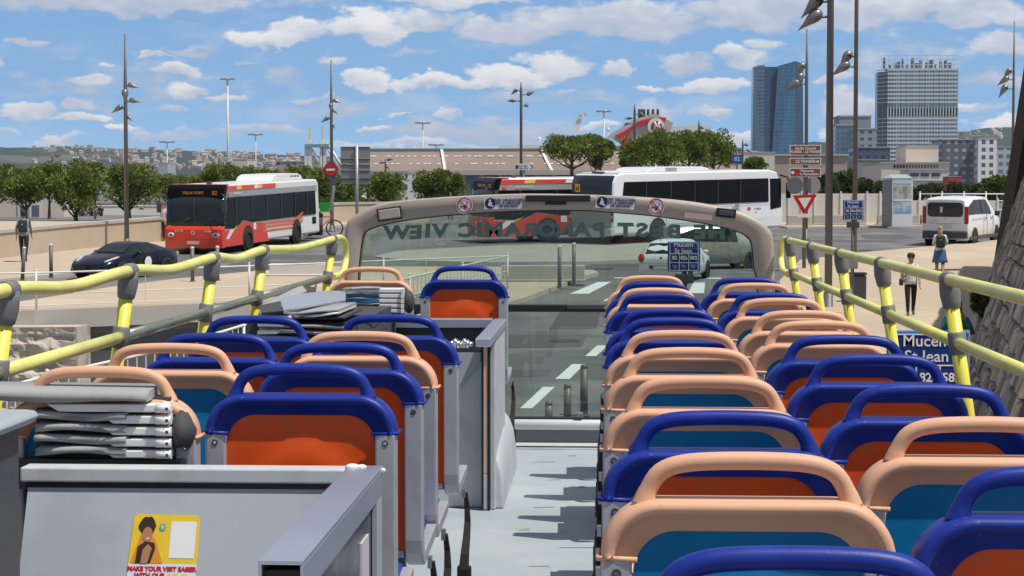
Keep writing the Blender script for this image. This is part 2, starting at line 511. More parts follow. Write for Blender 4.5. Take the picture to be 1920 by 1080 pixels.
# step and rails below the windscreen
mb = MB().use(LGREY); mb.box2((BXL + .05, 10.70, DECK - .05), (BXR - .05, 10.95, DECK + .012))
mb.use(BLACK); mb.box2((BXL + .05, 10.71, DECK + .013), (BXR - .05, 10.722, DECK + .02))
mb.build('floor_edge_strip', bus, bevel=.006)
mb = MB().use(mat('kick panel', (.15, .165, .185), .5)); mb.box2((BXL + .05, 10.93, DECK + .012), (BXR - .05, 10.97, DECK + .085)); mb.build('kick_panel', bus)
mb = MB().use(LGREY, True)
mb.tube([(BXL + .1, 10.93, DECK + .115), (BXR - .1, 10.93, DECK + .115)], .03, 16); mb.build('front_sill_tube', bus)
for xx in (-.16, .02):
    mb = MB().use(GFIT); mb.box2((xx - .02, 10.91, DECK + .16), (xx + .02, 10.97, DECK + .185)); mb.build('sill_clip', bus, bevel=.003)

# ------------------------------------------------------------------ windscreen
WY = 11.0
ws = thing('windscreen', 'arched beige windscreen frame with green glass at the front of the deck', 'windscreen', (0, 0, 0))
OUT = [(648,640),(646,520),(647,450),(651,420),(664,405),(690,390),(722,380),(773,374),(873,367),(990,363),(1107,365),(1200,369),(1273,375),(1330,383),(1380,394),(1418,410),(1440,428),(1449,450),(1452,530),(1456,640)]
INN = [(668,640),(671,530),(676,470),(682,440),(694,429),(730,418),(800,407),(880,400),(973,395),(1080,393.5),(1143,397),(1215,403),(1283,412),(1340,422),(1375,431),(1400,442),(1410,460),(1414,500),(1420,530),(1426,640)]
def wpt(p, Y=WY): return P(p[0], p[1], Y)
o3 = catmull([wpt(p) for p in OUT], 5); i3 = catmull([wpt(p) for p in INN], 5)
mb = MB().use(CREAM, True)
n = len(o3)
rings = []
for k in range(n):
    o, i = o3[k], i3[k]
    d = (o - i).normalized()
    r = [i + Vector((0, 0, 0)), i + Vector((0, -.02, 0)), i + d * .01 + Vector((0, -.035, 0)), o - d * .03 + Vector((0, -.045, 0)), o - d * .008 + Vector((0, -.04, 0)), o + Vector((0, -.02, 0)),
         o + Vector((0, .05, 0)) , o - d * .02 + Vector((0, .16, 0)), i + Vector((0, .12, 0)), i + Vector((0, .03, 0))]
    rings.append(r)
mb.loft(rings)
mb.build('frame', ws)
mb = MB().use(glass('green windscreen glass', (.60, .735, .675), .015, .075))
gp = [i for i in i3] + [P(1424, 786, WY), P(672, 786, WY)]
cen = P(1050, 600, WY)
gv = [Vector((p.x, p.y + .02, p.z)) for p in gp]
mb.poly(gv)
mb.build('glass', ws)
mb = MB().use(BLACK)
a, b = P(668, 570, WY - .02), P(1424, 586, WY - .02)
mb.box2((a.x, WY - .03, b.z), (b.x, WY + .005, a.z)); mb.build('crossbar', ws, bevel=.006)
mb = MB().use(DARK); a, b = P(1063, 571, WY - .04), P(1200, 580, WY - .04)
mb.box2((a.x, WY - .05, b.z), (b.x, WY - .032, a.z)); mb.build('crossbar_handle', ws, bevel=.004)
mb = MB().use(BLACK); a, b = P(668, 780, WY), P(1424, 791, WY)
mb.box2((a.x, WY - .02, b.z), (b.x, WY + .04, a.z)); mb.build('lower_gasket', ws, bevel=.005)
mb = MB().use(BLACK)                                        # black rubber along the inner edge
mb.tube([p + Vector((0, -.004, 0)) for p in i3], .007, 6); mb.build('edge_seal', ws)
# lettering seen from behind on the glass (mirrored)
TXM = mat('dark green lettering film', (.13, .20, .17), .5, var=.02)
def curve_letters(s, x0, x1, yf, size):
    g = thing('lettering', None, None); g.parent = ws
    del_keys = [k for k in ('label', 'category') if k in g]
    for k in del_keys: del g[k]
    wd = {'I': .45, 'M': 1.2, 'W': 1.35, ' ': .55, 'E': .9, 'S': .93}
    tw = sum(wd.get(c, 1.0) for c in s); cx = x1
    for c in s:
        wl = (x1 - x0) * wd.get(c, 1.0) / tw
        if c != ' ':
            px = cx - wl / 2
            o = P(px, yf(px), WY + .012)
            dy = (yf(px + 20) - yf(px - 20)) / 40
            M = frame(o, (-1, 0, dy), (-dy, 0, 1))
            text(c, size, TXM, M, 'letter', g, bold=.005, depth=.0006, sx=1.33)
        cx -= wl
curve_letters('THE BEST PANORAMIC VIEW', 722, 1392, lambda px: 434 + 10 * abs((px - 1060) / 330) ** 2.2 * .35 - (2 if 800 < px < 1250 else 0), .105)
# mounting pieces on the frame
def frame_plate(px0, py0, px1, py1, m, name, rot=0.0, th=.012, bev=.004, dy=-.052):
    a, b = P(px0, py0, WY + dy), P(px1, py1, WY + dy)
    c = (a + b) / 2; wdt, h = b.x - a.x, a.z - b.z
    mb = MB().use(m); mb.box((0, 0, 0), (wdt, th, h))
    o = mb.build(name, ws, bevel=bev); o.location = c; o.rotation_euler = (0, rot, 0); return o, c, wdt, h
frame_plate(986, 366, 1107, 378, BLACK, 'camera_housing', 0, .05)
frame_plate(1022, 377, 1062, 384, BLACK, 'camera_bracket', 0, .04)
frame_plate(707, 389, 753, 413, BLACK, 'hatch_seal', R(-8), .008, .003)
frame_plate(709.5, 391.5, 750.5, 410.5, CREAM, 'hatch_cover', R(-8), .016, .006)
frame_plate(1343, 391, 1380, 408, BLACK, 'lamp_recess', R(6), .014, .004)
frame_plate(1348, 395, 1375, 404, DARK, 'lamp_lens', R(6), .022, .003)
frame_plate(1283, 400, 1336, 411, mat('faded sticker', (.42, .33, .30), .6), 'faded_sticker', R(6), .003, 0, -.047)
STW = mat('sticker white', (.60, .57, .60), .45, var=.02)
STB = mat('sticker navy', (.01, .012, .06), .45)
STR = mat('sticker red', (.42, .02, .05), .4)
def nosmoke(px, py, r, rot, lab):
    c = P(px, py, WY - .051); g = thing('sticker', lab, 'sticker', c); g.rotation_euler = (0, rot, 0)
    mb = MB().use(STW); mb.disc((0, 0, 0), r * 1.1, seg=32); mb.build('backing', g)
    mb = MB().use(STB)
    mb.box((-.005, -.0015, -.004), (r * .95, .001, r * .13), Matrix.Rotation(R(-12), 3, 'Y')); mb.disc((r * .05, -.0016, -r * .32), r * .17, seg=10)
    mb.box((r * .35, -.0015, r * .28), (r * .07, .001, r * .35)); mb.build('cigarette', g)
    mb = MB().use(STR); mb.disc((0, -.003, 0), r, seg=32, r0=r * .84)
    mb.box((0, -.003, 0), (r * 1.75, .001, r * .15), Matrix.Rotation(R(45), 3, 'Y')); mb.build('ban_ring', g)
nosmoke(871, 385, .044, R(-3), 'round red ring no smoking sticker on left half of windscreen frame')
nosmoke(1230, 387, .044, R(5), 'round red ring no smoking sticker on right half of windscreen frame')
def belt_sticker(px0, px1, py0, py1, rot, lab):
    a, b = P(px0, py0, WY - .05), P(px1, py1, WY - .05); c = (a + b) / 2; c.y = WY - .051
    wdt, h = b.x - a.x, a.z - b.z
    g = thing('sticker', lab, 'sticker', c); g.rotation_euler = (0, rot, 0)
    mb = MB().use(STW); mb.box((0, 0, 0), (wdt, .002, h)); mb.build('backing', g)
    q = -wdt / 2 + h * .52
    mb = MB().use(STB); mb.disc((q, -.0022, 0), h * .45, seg=28); mb.build('roundel', g)
    mb = MB().use(STW); mb.disc((q - .002, -.0035, h * .24), h * .09, seg=12)
    mb.poly([(q - h * .2, -.0035, -h * .2), (q + h * .12, -.0035, -h * .2), (q + h * .16, -.0035, h * .1), (q - h * .1, -.0035, h * .14)])
    mb.box((q + h * .12, -.0035, -h * .22), (h * .3, .0005, h * .12), Matrix.Rotation(R(20), 3, 'Y')); mb.build('seated_figure', g)
    text('PORT OBLIGATOIRE\nDE LA CEINTURE\nDE SECURITE', h * .27, STB, facing((q + h * .5 + (wdt - h) * .47, -.003, 0)), 'lettering', g, bold=.0004)
belt_sticker(907.5, 979, 369.5, 392, R(-1), 'white seat belt sticker with navy roundel, left of the frame camera')
belt_sticker(1117, 1189.5, 368.5, 391.5, R(3), 'white seat belt sticker with navy roundel, right of the frame camera')

# ------------------------------------------------------------------ seats
def build_seat(capm, shellm, label, side=-1):
    """origin on the deck under the backrest; faces +Y; back seen from -Y; side=-1: aisle on the left"""
    t = thing('passenger_chair', label, 'chair', (0, 0, 0), 0, 'chairs on the upper deck')
    # headrest cap: rounded arch band with a bead along its edge
    W2, Z0, Z1 = .224, .868, .957
    cap = MB().use(capm, True)
    def arch(w2, z1, r, z0=Z0, n=9):
        return [(-w2, z0)] + [(-w2 + r - r * math.cos(R(90 * i / n)), z1 - r + r * math.sin(R(90 * i / n))) for i in range(n + 1)] + \
               [(w2 - r + r * math.cos(R(90 - 90 * i / n)), z1 - r + r * math.sin(R(90 - 90 * i / n))) for i in range(n + 1)] + [(w2, z0)]
    A = [arch(W2 - .006, Z1 - .004, .086), arch(W2, Z1, .0885), arch(W2, Z1, .0885), arch(W2 - .008, Z1 - .008, .082), arch(W2 - .018, Z1 - .019, .076),
         arch(W2 - .022, Z1 - .024, .073), arch(W2 - .050, Z1 - .048, .066), arch(W2 - .052, Z1 - .050, .064)]
    Yv = [.052, .040, -.012, -.024, -.021, -.002, -.004, .012]
    rings = []
    for k in range(len(A[0])):
        ring = [Vector((A[j][k][0], Yv[j], A[j][k][1])) for j in range(8)]
        ring.append(Vector((A[7][k][0], .052, A[7][k][1])))
        rings.append(ring)
    cap.loft(rings, closed=True, cap=True)
    for s in (-1, 1):      # lip at the bottom corners
        cap.tube([(s * (W2 + .004), .05, Z0), (s * (W2 + .004), -.016, Z0), (s * (W2 - .056), -.02, Z0 - .001)], .0045, 6)
    cap.build('headrest_cap', t)
    hp = catmull([(-.158, .012, .945), (-.150, .012, .972), (-.132, .010, .998), (-.098, .008, 1.011), (-.04, .007, 1.0155), (.04, .007, 1.0155), (.098, .008, 1.011), (.132, .010, .998), (.150, .012, .972), (.158, .012, .945)], 4)
    k = len(hp)
    hr = [.0140 + .006 * max(0, 1 - min(i, k - 1 - i) / 4.0) for i in range(k)]
    MB().use(capm, True).tube(hp, hr, 14).build('grab_handle', t)
    # backrest shell with a raised dome
    sh = MB().use(shellm, True)
    nx, nz_ = 14, 18; w2, za, zb = .178, .47, .916
    n0 = len(sh.v)
    for j in range(nz_ + 1):
        for i in range(nx + 1):
            xx = -w2 + 2 * w2 * i / nx; zz = za + (zb - za) * j / nz_
            # keep inside a rounded top
            top = zb - max(0, abs(xx) - (w2 - .045)) ** 2 / .045 * .9
            zz = min(zz, top)
            e = 1 - (xx / .155) ** 2 - ((zz - .62) / .235) ** 2
            dome = -.010 * max(0, min(1, e * 5)) if e > 0 else 0
            sh.v.append((xx, -.001 + dome, zz))
    for j in range(nz_):
        for i in range(nx):
            q = n0 + j * (nx + 1) + i; sh.face((q, q + 1, q + nx + 2, q + nx + 1))
    sh.build('backrest_shell', t)
    padm = BLUE if capm is BLUE else mat('seat pad blue', (.02, .12, .30), .8, bump=.1)
    pad = MB().use(padm); pad.box2((-.185, .012, .47), (.185, .05, .90)); pad.build('backrest_pad', t, bevel=.015)
    # aluminium side rails that sweep forward into the seat frame
    for s in (-1, 1):
        f = MB().use(ALU, False)
        prof = [(-.020, Z0 - .002), (-.020, .50), (-.010, .465), (.02, .435), (.06, .42), (.40, .44), (.40, .475), (.07, .458), (.045, .47), (.036, .50), (.036, Z0 - .002)]
        xa, xb = sorted((s * .176, s * .224))
        f.prism([Vector((xa, y_, z_)) for y_, z_ in prof], (xb - xa, 0, 0))
        f.use(DARK); f.disc((s * .200, -.0215, .845), .0075, seg=12)
        f.use(CHROME); f.disc((s * .200, -.0225, .845), .004, seg=8)
        f.build('side_rail', t, bevel=.005, bseg=3)
    c = MB().use(padm); c.box2((-.20, .03, .440), (.20, .43, .485)); c.build('seat_cushion', t, bevel=.02)
    cr = MB().use(ALU); cr.box2((-.172, -.004, .452), (.172, .02, .469)); cr.build('cross_bar', t, bevel=.003)
    lg = MB().use(DARK); lg.box2((-.03, .14, 0), (.03, .20, .43)); lg.box2((-.16, .10, 0), (.16, .26, .02)); lg.build('pedestal', t, bevel=.004)
    # belt: anchor, strap, buckle, on the aisle side
    b = MB().use(STRAP)
    b.use(CHROME); b.box((side * .238, .05, .43), (.012, .03, .03))
    b.use(STRAP)
    b.loft([[Vector((side * .243 + dx, .06 - .03 * k / 6 + .02 * math.sin(k), .43 - .05 * k)) + Vector((o_[0], 0, 0)) + Vector((0, o_[1], 0)) for o_ in ((-.006 - .002 * k, -.012), (.006 + .002 * k, -.012), (.006 + .002 * k, .012), (-.006 - .002 * k, .012))] for k, dx in enumerate((0, .004, .006, .004, .0, -.003))], smooth=False)
    b.build('seat_belt', t)
    bk = MB().use(BLACK); bk.box((side * .240, .035, .145), (.048, .022, .085)); bk.build('belt_buckle', t, bevel=.007)
    return t
hy = lambda yp: .39 * F / (yp - 368)
ORD = ['nearest', 'second', 'third', 'fourth', 'fifth', 'sixth', 'seventh', 'eighth', 'ninth', 'tenth', 'eleventh', 'twelfth']
protos = {}
def place_seat(kind, side, xc, d, dz, label):
    key = (kind, side)
    if key not in protos:
        t = build_seat(BLUE if kind == 'b' else PEACH, ORANGE if kind == 'b' else BSHELL, label, side)
        protos[key] = t
    else:
        t = copy_tree(protos[key])
    t.location = (xc, d - .01, DECK + dz); t['label'] = label
    return t
desc = {'b': 'blue topped orange seat', 'p': 'peach topped blue seat'}
RA = [('b', 1022), ('p', 846), ('b', 768), ('p', 703), ('p', 650), ('p', 618), ('b', 594), ('b', 577), ('b', 548), ('p', 538.5), ('b', 527), ('p', 515.5)]
for i, (k, yp) in enumerate(RA):
    place_seat(k, -1, .214, hy(yp), 0, '%s, %s from the camera in the column just right of the aisle' % (desc[k], ORD[i]))
RW = [('b', 868), ('p', 777), ('b', 716), ('b', 661), ('b', 625.5), ('p', 599), ('p', 580), ('p', 557), ('b', 547), ('p', 529), ('b', 519)]
for i, (k, yp) in enumerate(RW):
    place_seat(k, -1, .668, hy(yp), 0, '%s, %s from the camera in the column along the right rail' % (desc[k], ORD[i]))
LA = [('b', 683), ('b', 643), ('p', 622), ('b', 590)]
for i, (k, yp) in enumerate(LA):
    place_seat(k, 1, -.717, hy(yp), 0, '%s, %s from the camera in the column just left of the aisle' % (desc[k], ORD[i]))
place_seat('b', 1, -.735, 9.82, .035, 'blue topped orange seat standing alone beyond the front stairwell box')
LW = [('p', 690, -1.165), ('p', 646, -1.165), ('b', 626, -1.12), ('b', 593, -1.155)]
for i, (k, yp, xc) in enumerate(LW):
    place_seat(k, 1, xc, hy(yp), 0, '%s, %s from the camera in the column along the left rail' % (desc[k], ORD[i]))
place_seat('p', 1, -1.245, 10.05, .02, 'peach topped seat in the front left corner behind the folded roof')

# ------------------------------------------------------------------ handrails
def handrail(name, label, sx, xt, ys, zt, zl, sag, out, lowmats, end):
    g = thing(name, label, 'handrail', (xt, ys[0], DECK))
    inv = lambda p: Vector(p) - Vector((xt, ys[0], DECK))
    pts = []
    for i, yy in enumerate(ys):
        pts.append((xt, yy, zt(yy)))
        if i + 1 < len(ys):
            ym = (yy + ys[i + 1]) / 2; pts.append((xt + out, ym, zt(ym) - sag))
    path = [inv(p) for p in catmull(pts, 8)]
    zl_ = lambda yy: zl(yy)
    e = ys[-1]
    if end:
        pe = [(xt, e, zt(e)), (xt, e + .30, zt(e) + .0), (xt, e + .46, zt(e) - .035), (xt, e + .50, zt(e) - .10), (xt, e + .47, zl(e) + .05), (xt, e + .36, zl(e) + .01), (xt + out * 0, e, zl(e))]
        path = path[:-1] + [inv(p) for p in catmull(pe, 6)]
    MB().use(YEL, True).tube(path, .0180, 16).build('top_rail', g)
    prev = None
    for i in range(len(ys) - 1):
        m_ = lowmats[min(i, len(lowmats) - 1)]
        MB().use(m_, True).tube([inv((xt + sx * .03, ys[i], zl(ys[i]))), inv((xt + sx * .03, ys[i + 1], zl(ys[i + 1])))], .0175, 16).build('lower_rail', g)
    for yy in ys:
        a = Vector((xt, yy, zt(yy))); b_ = Vector((xt + sx * .115, yy, DECK + .42))
        d = (b_ - a).normalized()
        MB().use(YPOST, True).tube([inv(a + d * .07), inv(b_)], .021, 14).build('post', g)
        f = MB().use(GFIT, True)
        f.tube([inv(a + Vector((0, q, 0))) for q in (-.030, -.026, .026, .030)], [.0195, .0235, .0235, .0195], 16)
        f.tube([inv(a + d * q) for q in (.0, .025, .045, .066, .082, .086)], [.027, .030, .031, .0285, .026, .0215], 16)
        f.build('top_bracket', g)
        c = Vector((xt + sx * .03, yy, zl(yy)))
        f = MB().use(GFIT, True)
        f.tube([inv(c + Vector((0, q, 0))) for q in (-.028, -.024, .024, .028)], [.019, .0225, .0225, .019], 16)
        f.tube([inv(c + d * q) for q in (-.034, -.03, .03, .034)], [.022, .0265, .0265, .022], 14)
        f.use(DARK); f.disc(inv(c + Vector((-.012, -.0345, -.008))), .005, seg=8); f.disc(inv(c + Vector((.012, -.0345, -.008))), .005, seg=8)
        f.build('joint_bracket', g)
    return g
handrail('handrail', 'yellow handrail with grey brackets along the right side of the deck', 1, 1.0, [2.1, 3.3, 4.5, 5.70, 7.09, 8.33, 9.5, 10.68],
         lambda y_: CAMZ - .244, lambda y_: CAMZ - .432, 0, 0, [YEL], True)
handrail('handrail', 'wavy yellow handrail along the left side of the deck above the folded roof', -1, -1.45, [2.2, 3.4, 4.58, 5.76, 7.0, 8.03, 10.08],
         lambda y_: CAMZ - .226, lambda y_: CAMZ - .428, .020, -.012, [YEL, YEL, YEL, YSHADE, YSHADE, YSHADE], True)

# ------------------------------------------------------------------ rear stairwell box (near, left)
sb = thing('stairwell_box', 'grey sheet metal stairwell box with open ended silver rail in the near left corner', 'stairwell', (-.9, 4.2, DECK))
L = lambda p: Vector(p) - Vector((-.9, 4.2, DECK))
def lbox(mb, a, b): mb.box2(L(a), L(b))
LILAC = mat('lilac silver sheet', (.60, .65, .74), .34, .75, var=.02, vs=1.2)
mb = MB().use(LGREY); lbox(mb, (-1.30, 4.17, 3.238), (-.578, 4.235, 3.27)); mb.build('back_rail', sb, bevel=.004)
mb = MB().use(BLACK); lbox(mb, (-1.29, 4.18, 3.222), (-.58, 4.22, 3.238)); mb.build('dark_gap_strip', sb)  # darkness of the gap under the rail, put in as a black strip
mb = MB().use(PAINTG)
mb.prism([L((-1.285, 4.18, 3.224)), L((-.575, 4.18, 3.224)), L((-.575, 3.86, 2.45)), L((-1.285, 3.86, 2.45))], (0, .02, 0)); mb.build('leaning_panel', sb)
mb = MB().use(LILAC)
for a, b in (((-.576, 3.12, 3.262), (-.500, 4.24, 3.27)), ((-.576, 3.12, 3.205), (-.570, 4.235, 3.2615)), ((-.506, 3.12, 3.205), (-.500, 4.235, 3.2615))): lbox(mb, a, b)
mb.build('silver_rail', sb, bevel=.0015)
mb = MB().use(mat('dark rail interior', (.05, .04, .03), .9)); lbox(mb, (-.569, 3.135, 3.207), (-.507, 4.2, 3.25)); mb.build('rail_interior', sb)  # dark filling puts the shade inside the hollow rail into its colour
mb = MB().use(mat('cream insert', (.62, .52, .38), .8)); lbox(mb, (-.566, 3.126, 3.207), (-.52, 3.15, 3.235)); mb.build('rail_insert', sb, bevel=.004)
mb = MB().use(WHITE, True); mb.ell(L((-.565, 4.21, 3.272)), (.016, .02, .006), 8, 5); mb.ell(L((-.545, 4.215, 3.271)), (.012, .012, .005), 8, 5)
mb.ell(L((-.497, 4.22, 3.262)), (.006, .006, .006), 8, 5); mb.build('sealant_blob', sb)
mb = MB().use(mat('smoked side panel', (.075, .08, .09), .22, var=.1)); lbox(mb, (-.522, 3.2, 2.47), (-.512, 4.2, 3.204)); mb.build('side_panel', sb)
mb = MB().use(PAINTG); lbox(mb, (-.51, 4.12, 2.47), (-.50, 4.22, 3.204)); mb.build('side_post', sb)
text('FRS', .08, mat('dark decal', (.02, .02, .025), .5), frame(L((-.509, 3.62, 3.1)), (0, 1, 0), (0, 0, 1)), 'panel_lettering', sb, bold=.001)
mb = MB().use(STW); lbox(mb, (-.512, 3.93, 3.02), (-.508, 4.05, 3.15)); lbox(mb, (-.512, 3.93, 2.86), (-.508, 4.05, 3.0)); mb.build('side_sticker', sb)
mb = MB().use(STR)
for k in range(4): lbox(mb, (-.5075, 3.94 + .026 * k, 2.90), (-.507, 3.954 + .026 * k, 2.98))
lbox(mb, (-.5075, 3.935, 2.87), (-.507, 4.045, 2.885)); mb.build('sticker_stripe', sb)
# poster stuck on the leaning panel
pn = (Vector((0, 3.86, 2.45)) - Vector((0, 4.18, 3.224))).normalized()      # down the panel
nrm = Vector((0, pn.z, -pn.y)); nrm = nrm if nrm.y < 0 else -nrm
def panelpt(px, py):
    d = ray(px, py); o = Vector((0, 0, CAMZ)); p0 = Vector((0, 4.18, 3.224))
    tt = (p0 - o).dot(nrm) / d.dot(nrm); return o + d * tt
tl, tr, bl = panelpt(249, 964), panelpt(377, 966), panelpt(243, 1080)
ax = (tr - tl).normalized(); up = -(pn - ax * pn.dot(ax)).normalized(); pw = (tr - tl).length
po = thing('poster', 'yellow and white visitor poster stuck on the grey stairwell panel', 'poster', tl)
PM = frame((0, 0, 0), ax, up)
zoff = PM.to_3x3() @ Vector((0, 0, 1)); sgn = 1 if zoff.y < 0 else -1
def pp(u_, v_, h=.0): return PM.to_3x3() @ Vector((u_ * pw, -v_ * pw, 0)) - Vector((0, 1, 0)) * 0 + zoff * sgn * (.002 + h)
def prect(u0, v0, u1, v1, m, name, h, r=.0):
    mb = MB().use(m)
    if r:
        pts = rrect(u0, u1, -v1, -v0, r); mb.poly([pp(a, -b, h) for a, b in pts])
    else: mb.poly([pp(u0, v1, h), pp(u1, v1, h), pp(u1, v0, h), pp(u0, v0, h)])
    return mb.build(name, po)
PY = mat('poster yellow', (.72, .50, .03), .35, var=.12, vs=30); PW = mat('poster white', (.62, .66, .72), .35, var=.03); PR = mat('poster red', (.55, .01, .04), .35)
prect(0, .72, 1, 1.75, PW, 'paper', 0)
mb = MB().use(PY); mb.poly([pp(a, -b, 0) for a, b in ((0, -.72), (1, -.72), (1, -.06), (.97, -.01), (.9, 0), (.07, -.0), (.03, -.05))]); mb.build('photo_band', po)
prect(.58, .10, .95, .64, mat('sticker blank', (.72, .72, .72), .4), 'blank_square', .0008, .01)
PB = mat('print dark brown', (.03, .012, .008), .5); PSK = mat('print skin', (.40, .17, .09), .5)
mb = MB().use(mat('print orange shade', (.62, .25, .02), .4)); mb.poly([pp(a, b, .0008) for a, b in ((.03, .72), (.5, .72), (.36, .35), (.15, .3))]); mb.build('orange_shape', po)
mb = MB().use(PB); mb.poly([pp(.24 + .125 * math.cos(q / 16 * 6.283) * (1 + .08 * math.sin(q * 5)), .17 - .135 * math.sin(q / 16 * 6.283) * (1 + .08 * math.cos(q * 4)), .0014) for q in range(16)])
mb.poly([pp(a, b, .0014) for a, b in ((.10, .72), (.12, .48), (.22, .40), (.36, .42), (.38, .5), (.32, .72))]); mb.build('hair_and_top', po)
mb = MB().use(PSK); mb.poly([pp(.25 + .075 * math.cos(q / 16 * 6.283), .30 - .11 * math.sin(q / 16 * 6.283), .002) for q in range(16)])
mb.poly([pp(a, b, .002) for a, b in ((.18, .72), (.2, .52), (.27, .44), (.33, .5), (.28, .72))]); mb.build('face_and_arms', po)
mb = MB().use(STW); mb.poly([pp(.262 + .03 * math.cos(q / 10 * 6.283), .36 - .012 * math.sin(q / 10 * 6.283), .0026) for q in range(10)]); mb.build('smile', po)
mb = MB().use(mat('print green', (.12, .38, .25), .4)); mb.poly([pp(.46 + .05 * math.cos(q / 16 * 6.283), .19 - .055 * math.sin(q / 16 * 6.283), .0014) for q in range(16)]); mb.build('green_badge', po)
mb = MB().use(STW); mb.poly([pp(.46 + .018 * math.cos(q / 8 * 6.283), .19 - .028 * math.sin(q / 8 * 6.283), .002) for q in range(8)]); mb.build('badge_mark', po)
def ptext(s, u_, v_, size, m, **k):
    return text(s, size * pw, m, Matrix.Translation(pp(u_, v_, .0012)) @ PM, 'lettering', po, **k)
ptext('MAKE YOUR VISIT EASIER', .5, .80, .088, PR, bold=.0007, depth=.0003)
ptext('WITH OUR', .33, .895, .088, PR, bold=.0007, depth=.0003)
ptext('FREE APP', .73, .89, .07, mat('poster pale yellow', (.75, .70, .25), .4), bold=.0004, depth=.0003)
ptext('Available audio guide and map, in the city, on the stops', .5, .985, .034, STB, depth=.0003)
for k, uu in enumerate((.12, .47, .81)):
    prect(uu, 1.05, uu + .22, 1.45, PR, 'red_tile', .0008, .03)
    mb = MB().use(STW)
    if k == 0: a_ = [(.05, .06), (.13, .06), (.13, .15), (.05, .15)]; mb.poly([pp(uu + a, 1.05 + b, .0014) for a, b in a_][::-1]); mb.poly([pp(uu + a, 1.05 + b, .0014) for a, b in ((.14, .08), (.18, .06), (.18, .11), (.14, .11))])
    elif k == 1:
        for q in range(3): mb.poly([pp(uu + a, 1.05 + b, .0014) for a, b in ((.06, .05 + q * .04), (.16, .05 + q * .04), (.16, .07 + q * .04), (.06, .07 + q * .04))])
    else:
        for q in range(3): mb.poly([pp(uu + a, 1.05 + b, .0014) for a, b in ((.06 + q * .04, .15), (.085 + q * .04, .15), (.085 + q * .04, .13 - .03 * q), (.06 + q * .04, .13 - .03 * q))])
    mb.build('tile_icon', po)

# grey moulded locker at the far left edge
lk = thing('locker', 'dark grey moulded locker with pale rounded lid at the left edge', 'locker', (-1.3, 3.2, DECK))
L2 = lambda p: Vector(p) - Vector((-1.3, 3.2, DECK))
mb = MB().use(PAINTG); mb.prism([L2(p) for p in ((-1.5, 3.83, 3.41), (-1.165, 3.83, 3.41), (-1.152, 3.83, 3.425), (-1.160, 3.83, 3.436), (-1.18, 3.83, 3.438), (-1.5, 3.83, 3.438))], (0, -1.5, 0)); mb.build('lid', lk, bevel=.004)
mb = MB().use(DARK); mb.box2(L2((-1.5, 2.5, 2.47)), L2((-1.185, 3.80, 3.41))); mb.build('body', lk, bevel=.006)
mb = MB().use(PAINTG); mb.box2(L2((-1.5, 2.4, 2.47)), L2((-1.178, 3.66, 3.37))); mb.build('side_cover', lk, bevel=.02, bseg=3)

# ------------------------------------------------------------------ front stairwell box (far, beside the aisle)
fb = thing('stairwell_box', 'pale grey stairwell box with peach edge strip beside the aisle near the windscreen', 'stairwell', (-.9, 9.0, DECK))
L3 = lambda p: Vector(p) - Vector((-.9, 9.0, DECK))
def fbox(m, a, b, name, bev=.004):
    mb = MB().use(m); mb.box2(L3(a), L3(b)); return mb.build(name, fb, bevel=bev)
fbox(LILAC, (-1.35, 9.36, 3.225), (-.565, 9.43, 3.27), 'back_rail')
fbox(DARK, (-1.34, 9.38, 2.6), (-.57, 9.41, 3.224), 'inner_panel')
fbox(LILAC, (-.560, 8.10, 3.232), (-.495, 9.43, 3.268), 'side_rail')
fbox(LGREY, (-.545, 8.63, 2.452), (-.505, 9.42, 3.231), 'side_wall', .006)
mb = MB().use(LGREY, True)
rr = []
for q, (yy, hh) in enumerate(((8.66, .24), (8.75, .27), (9.2, .31), (9.75, .31), (9.9, .25))):
    zt_ = DECK + hh - .04
    rr.append([L3(p) for p in ((-.54, yy, DECK + .001), (-.470, yy, DECK + .001), (-.474, yy, zt_ - .08), (-.481, yy, zt_ - .03), (-.500, yy, zt_ + .02), (-.54, yy, zt_ + .07))])
mb.loft(rr); mb.build('wheel_arch_cover', fb, bevel=.01)
fbox(BLACK, (-.568, 8.60, 2.455), (-.560, 8.66, 3.23), 'edge_strip', .002)
fbox(mat('peach strip', (.70, .45, .33), .6, col2=(.6, .5, .42), c2s=5), (-.559, 8.605, 2.62), (-.540, 8.655, 3.22), 'edge_strip', .002)
fbox(LGREY, (-.559, 8.605, 2.455), (-.540, 8.655, 2.618), 'edge_strip', .002)
fbox(BLACK, (-.539, 8.60, 2.455), (-.528, 8.66, 3.19), 'edge_strip', .002)
fbox(LGREY, (-.93, 8.68, 2.455), (-.57, 8.71, 3.12), 'front_panel')
mb = MB().use(PAINTG); mb.prism([L3(p) for p in ((-.93, 8.66, 3.16), (-.575, 8.66, 3.16), (-.575, 8.66, 3.13), (-.65, 8.66, 3.02), (-.70, 8.66, 3.02), (-.78, 8.66, 3.12), (-.93, 8.66, 3.12))], (0, .018, 0)); mb.build('flap', fb)
fbox(WHITE, (-.93, 8.05, 3.232), (-.585, 8.10, 3.255), 'cross_rail')
mb = MB().use(CHROME, True)
for q in range(7): mb.ell(L3((-.655 + .013 * q, 8.06, 3.252 + .006 * math.sin(q * 2))), (.012, .03, .011 + .004 * (q % 3)), 8, 5)
mb.build('crumpled_foil', fb)

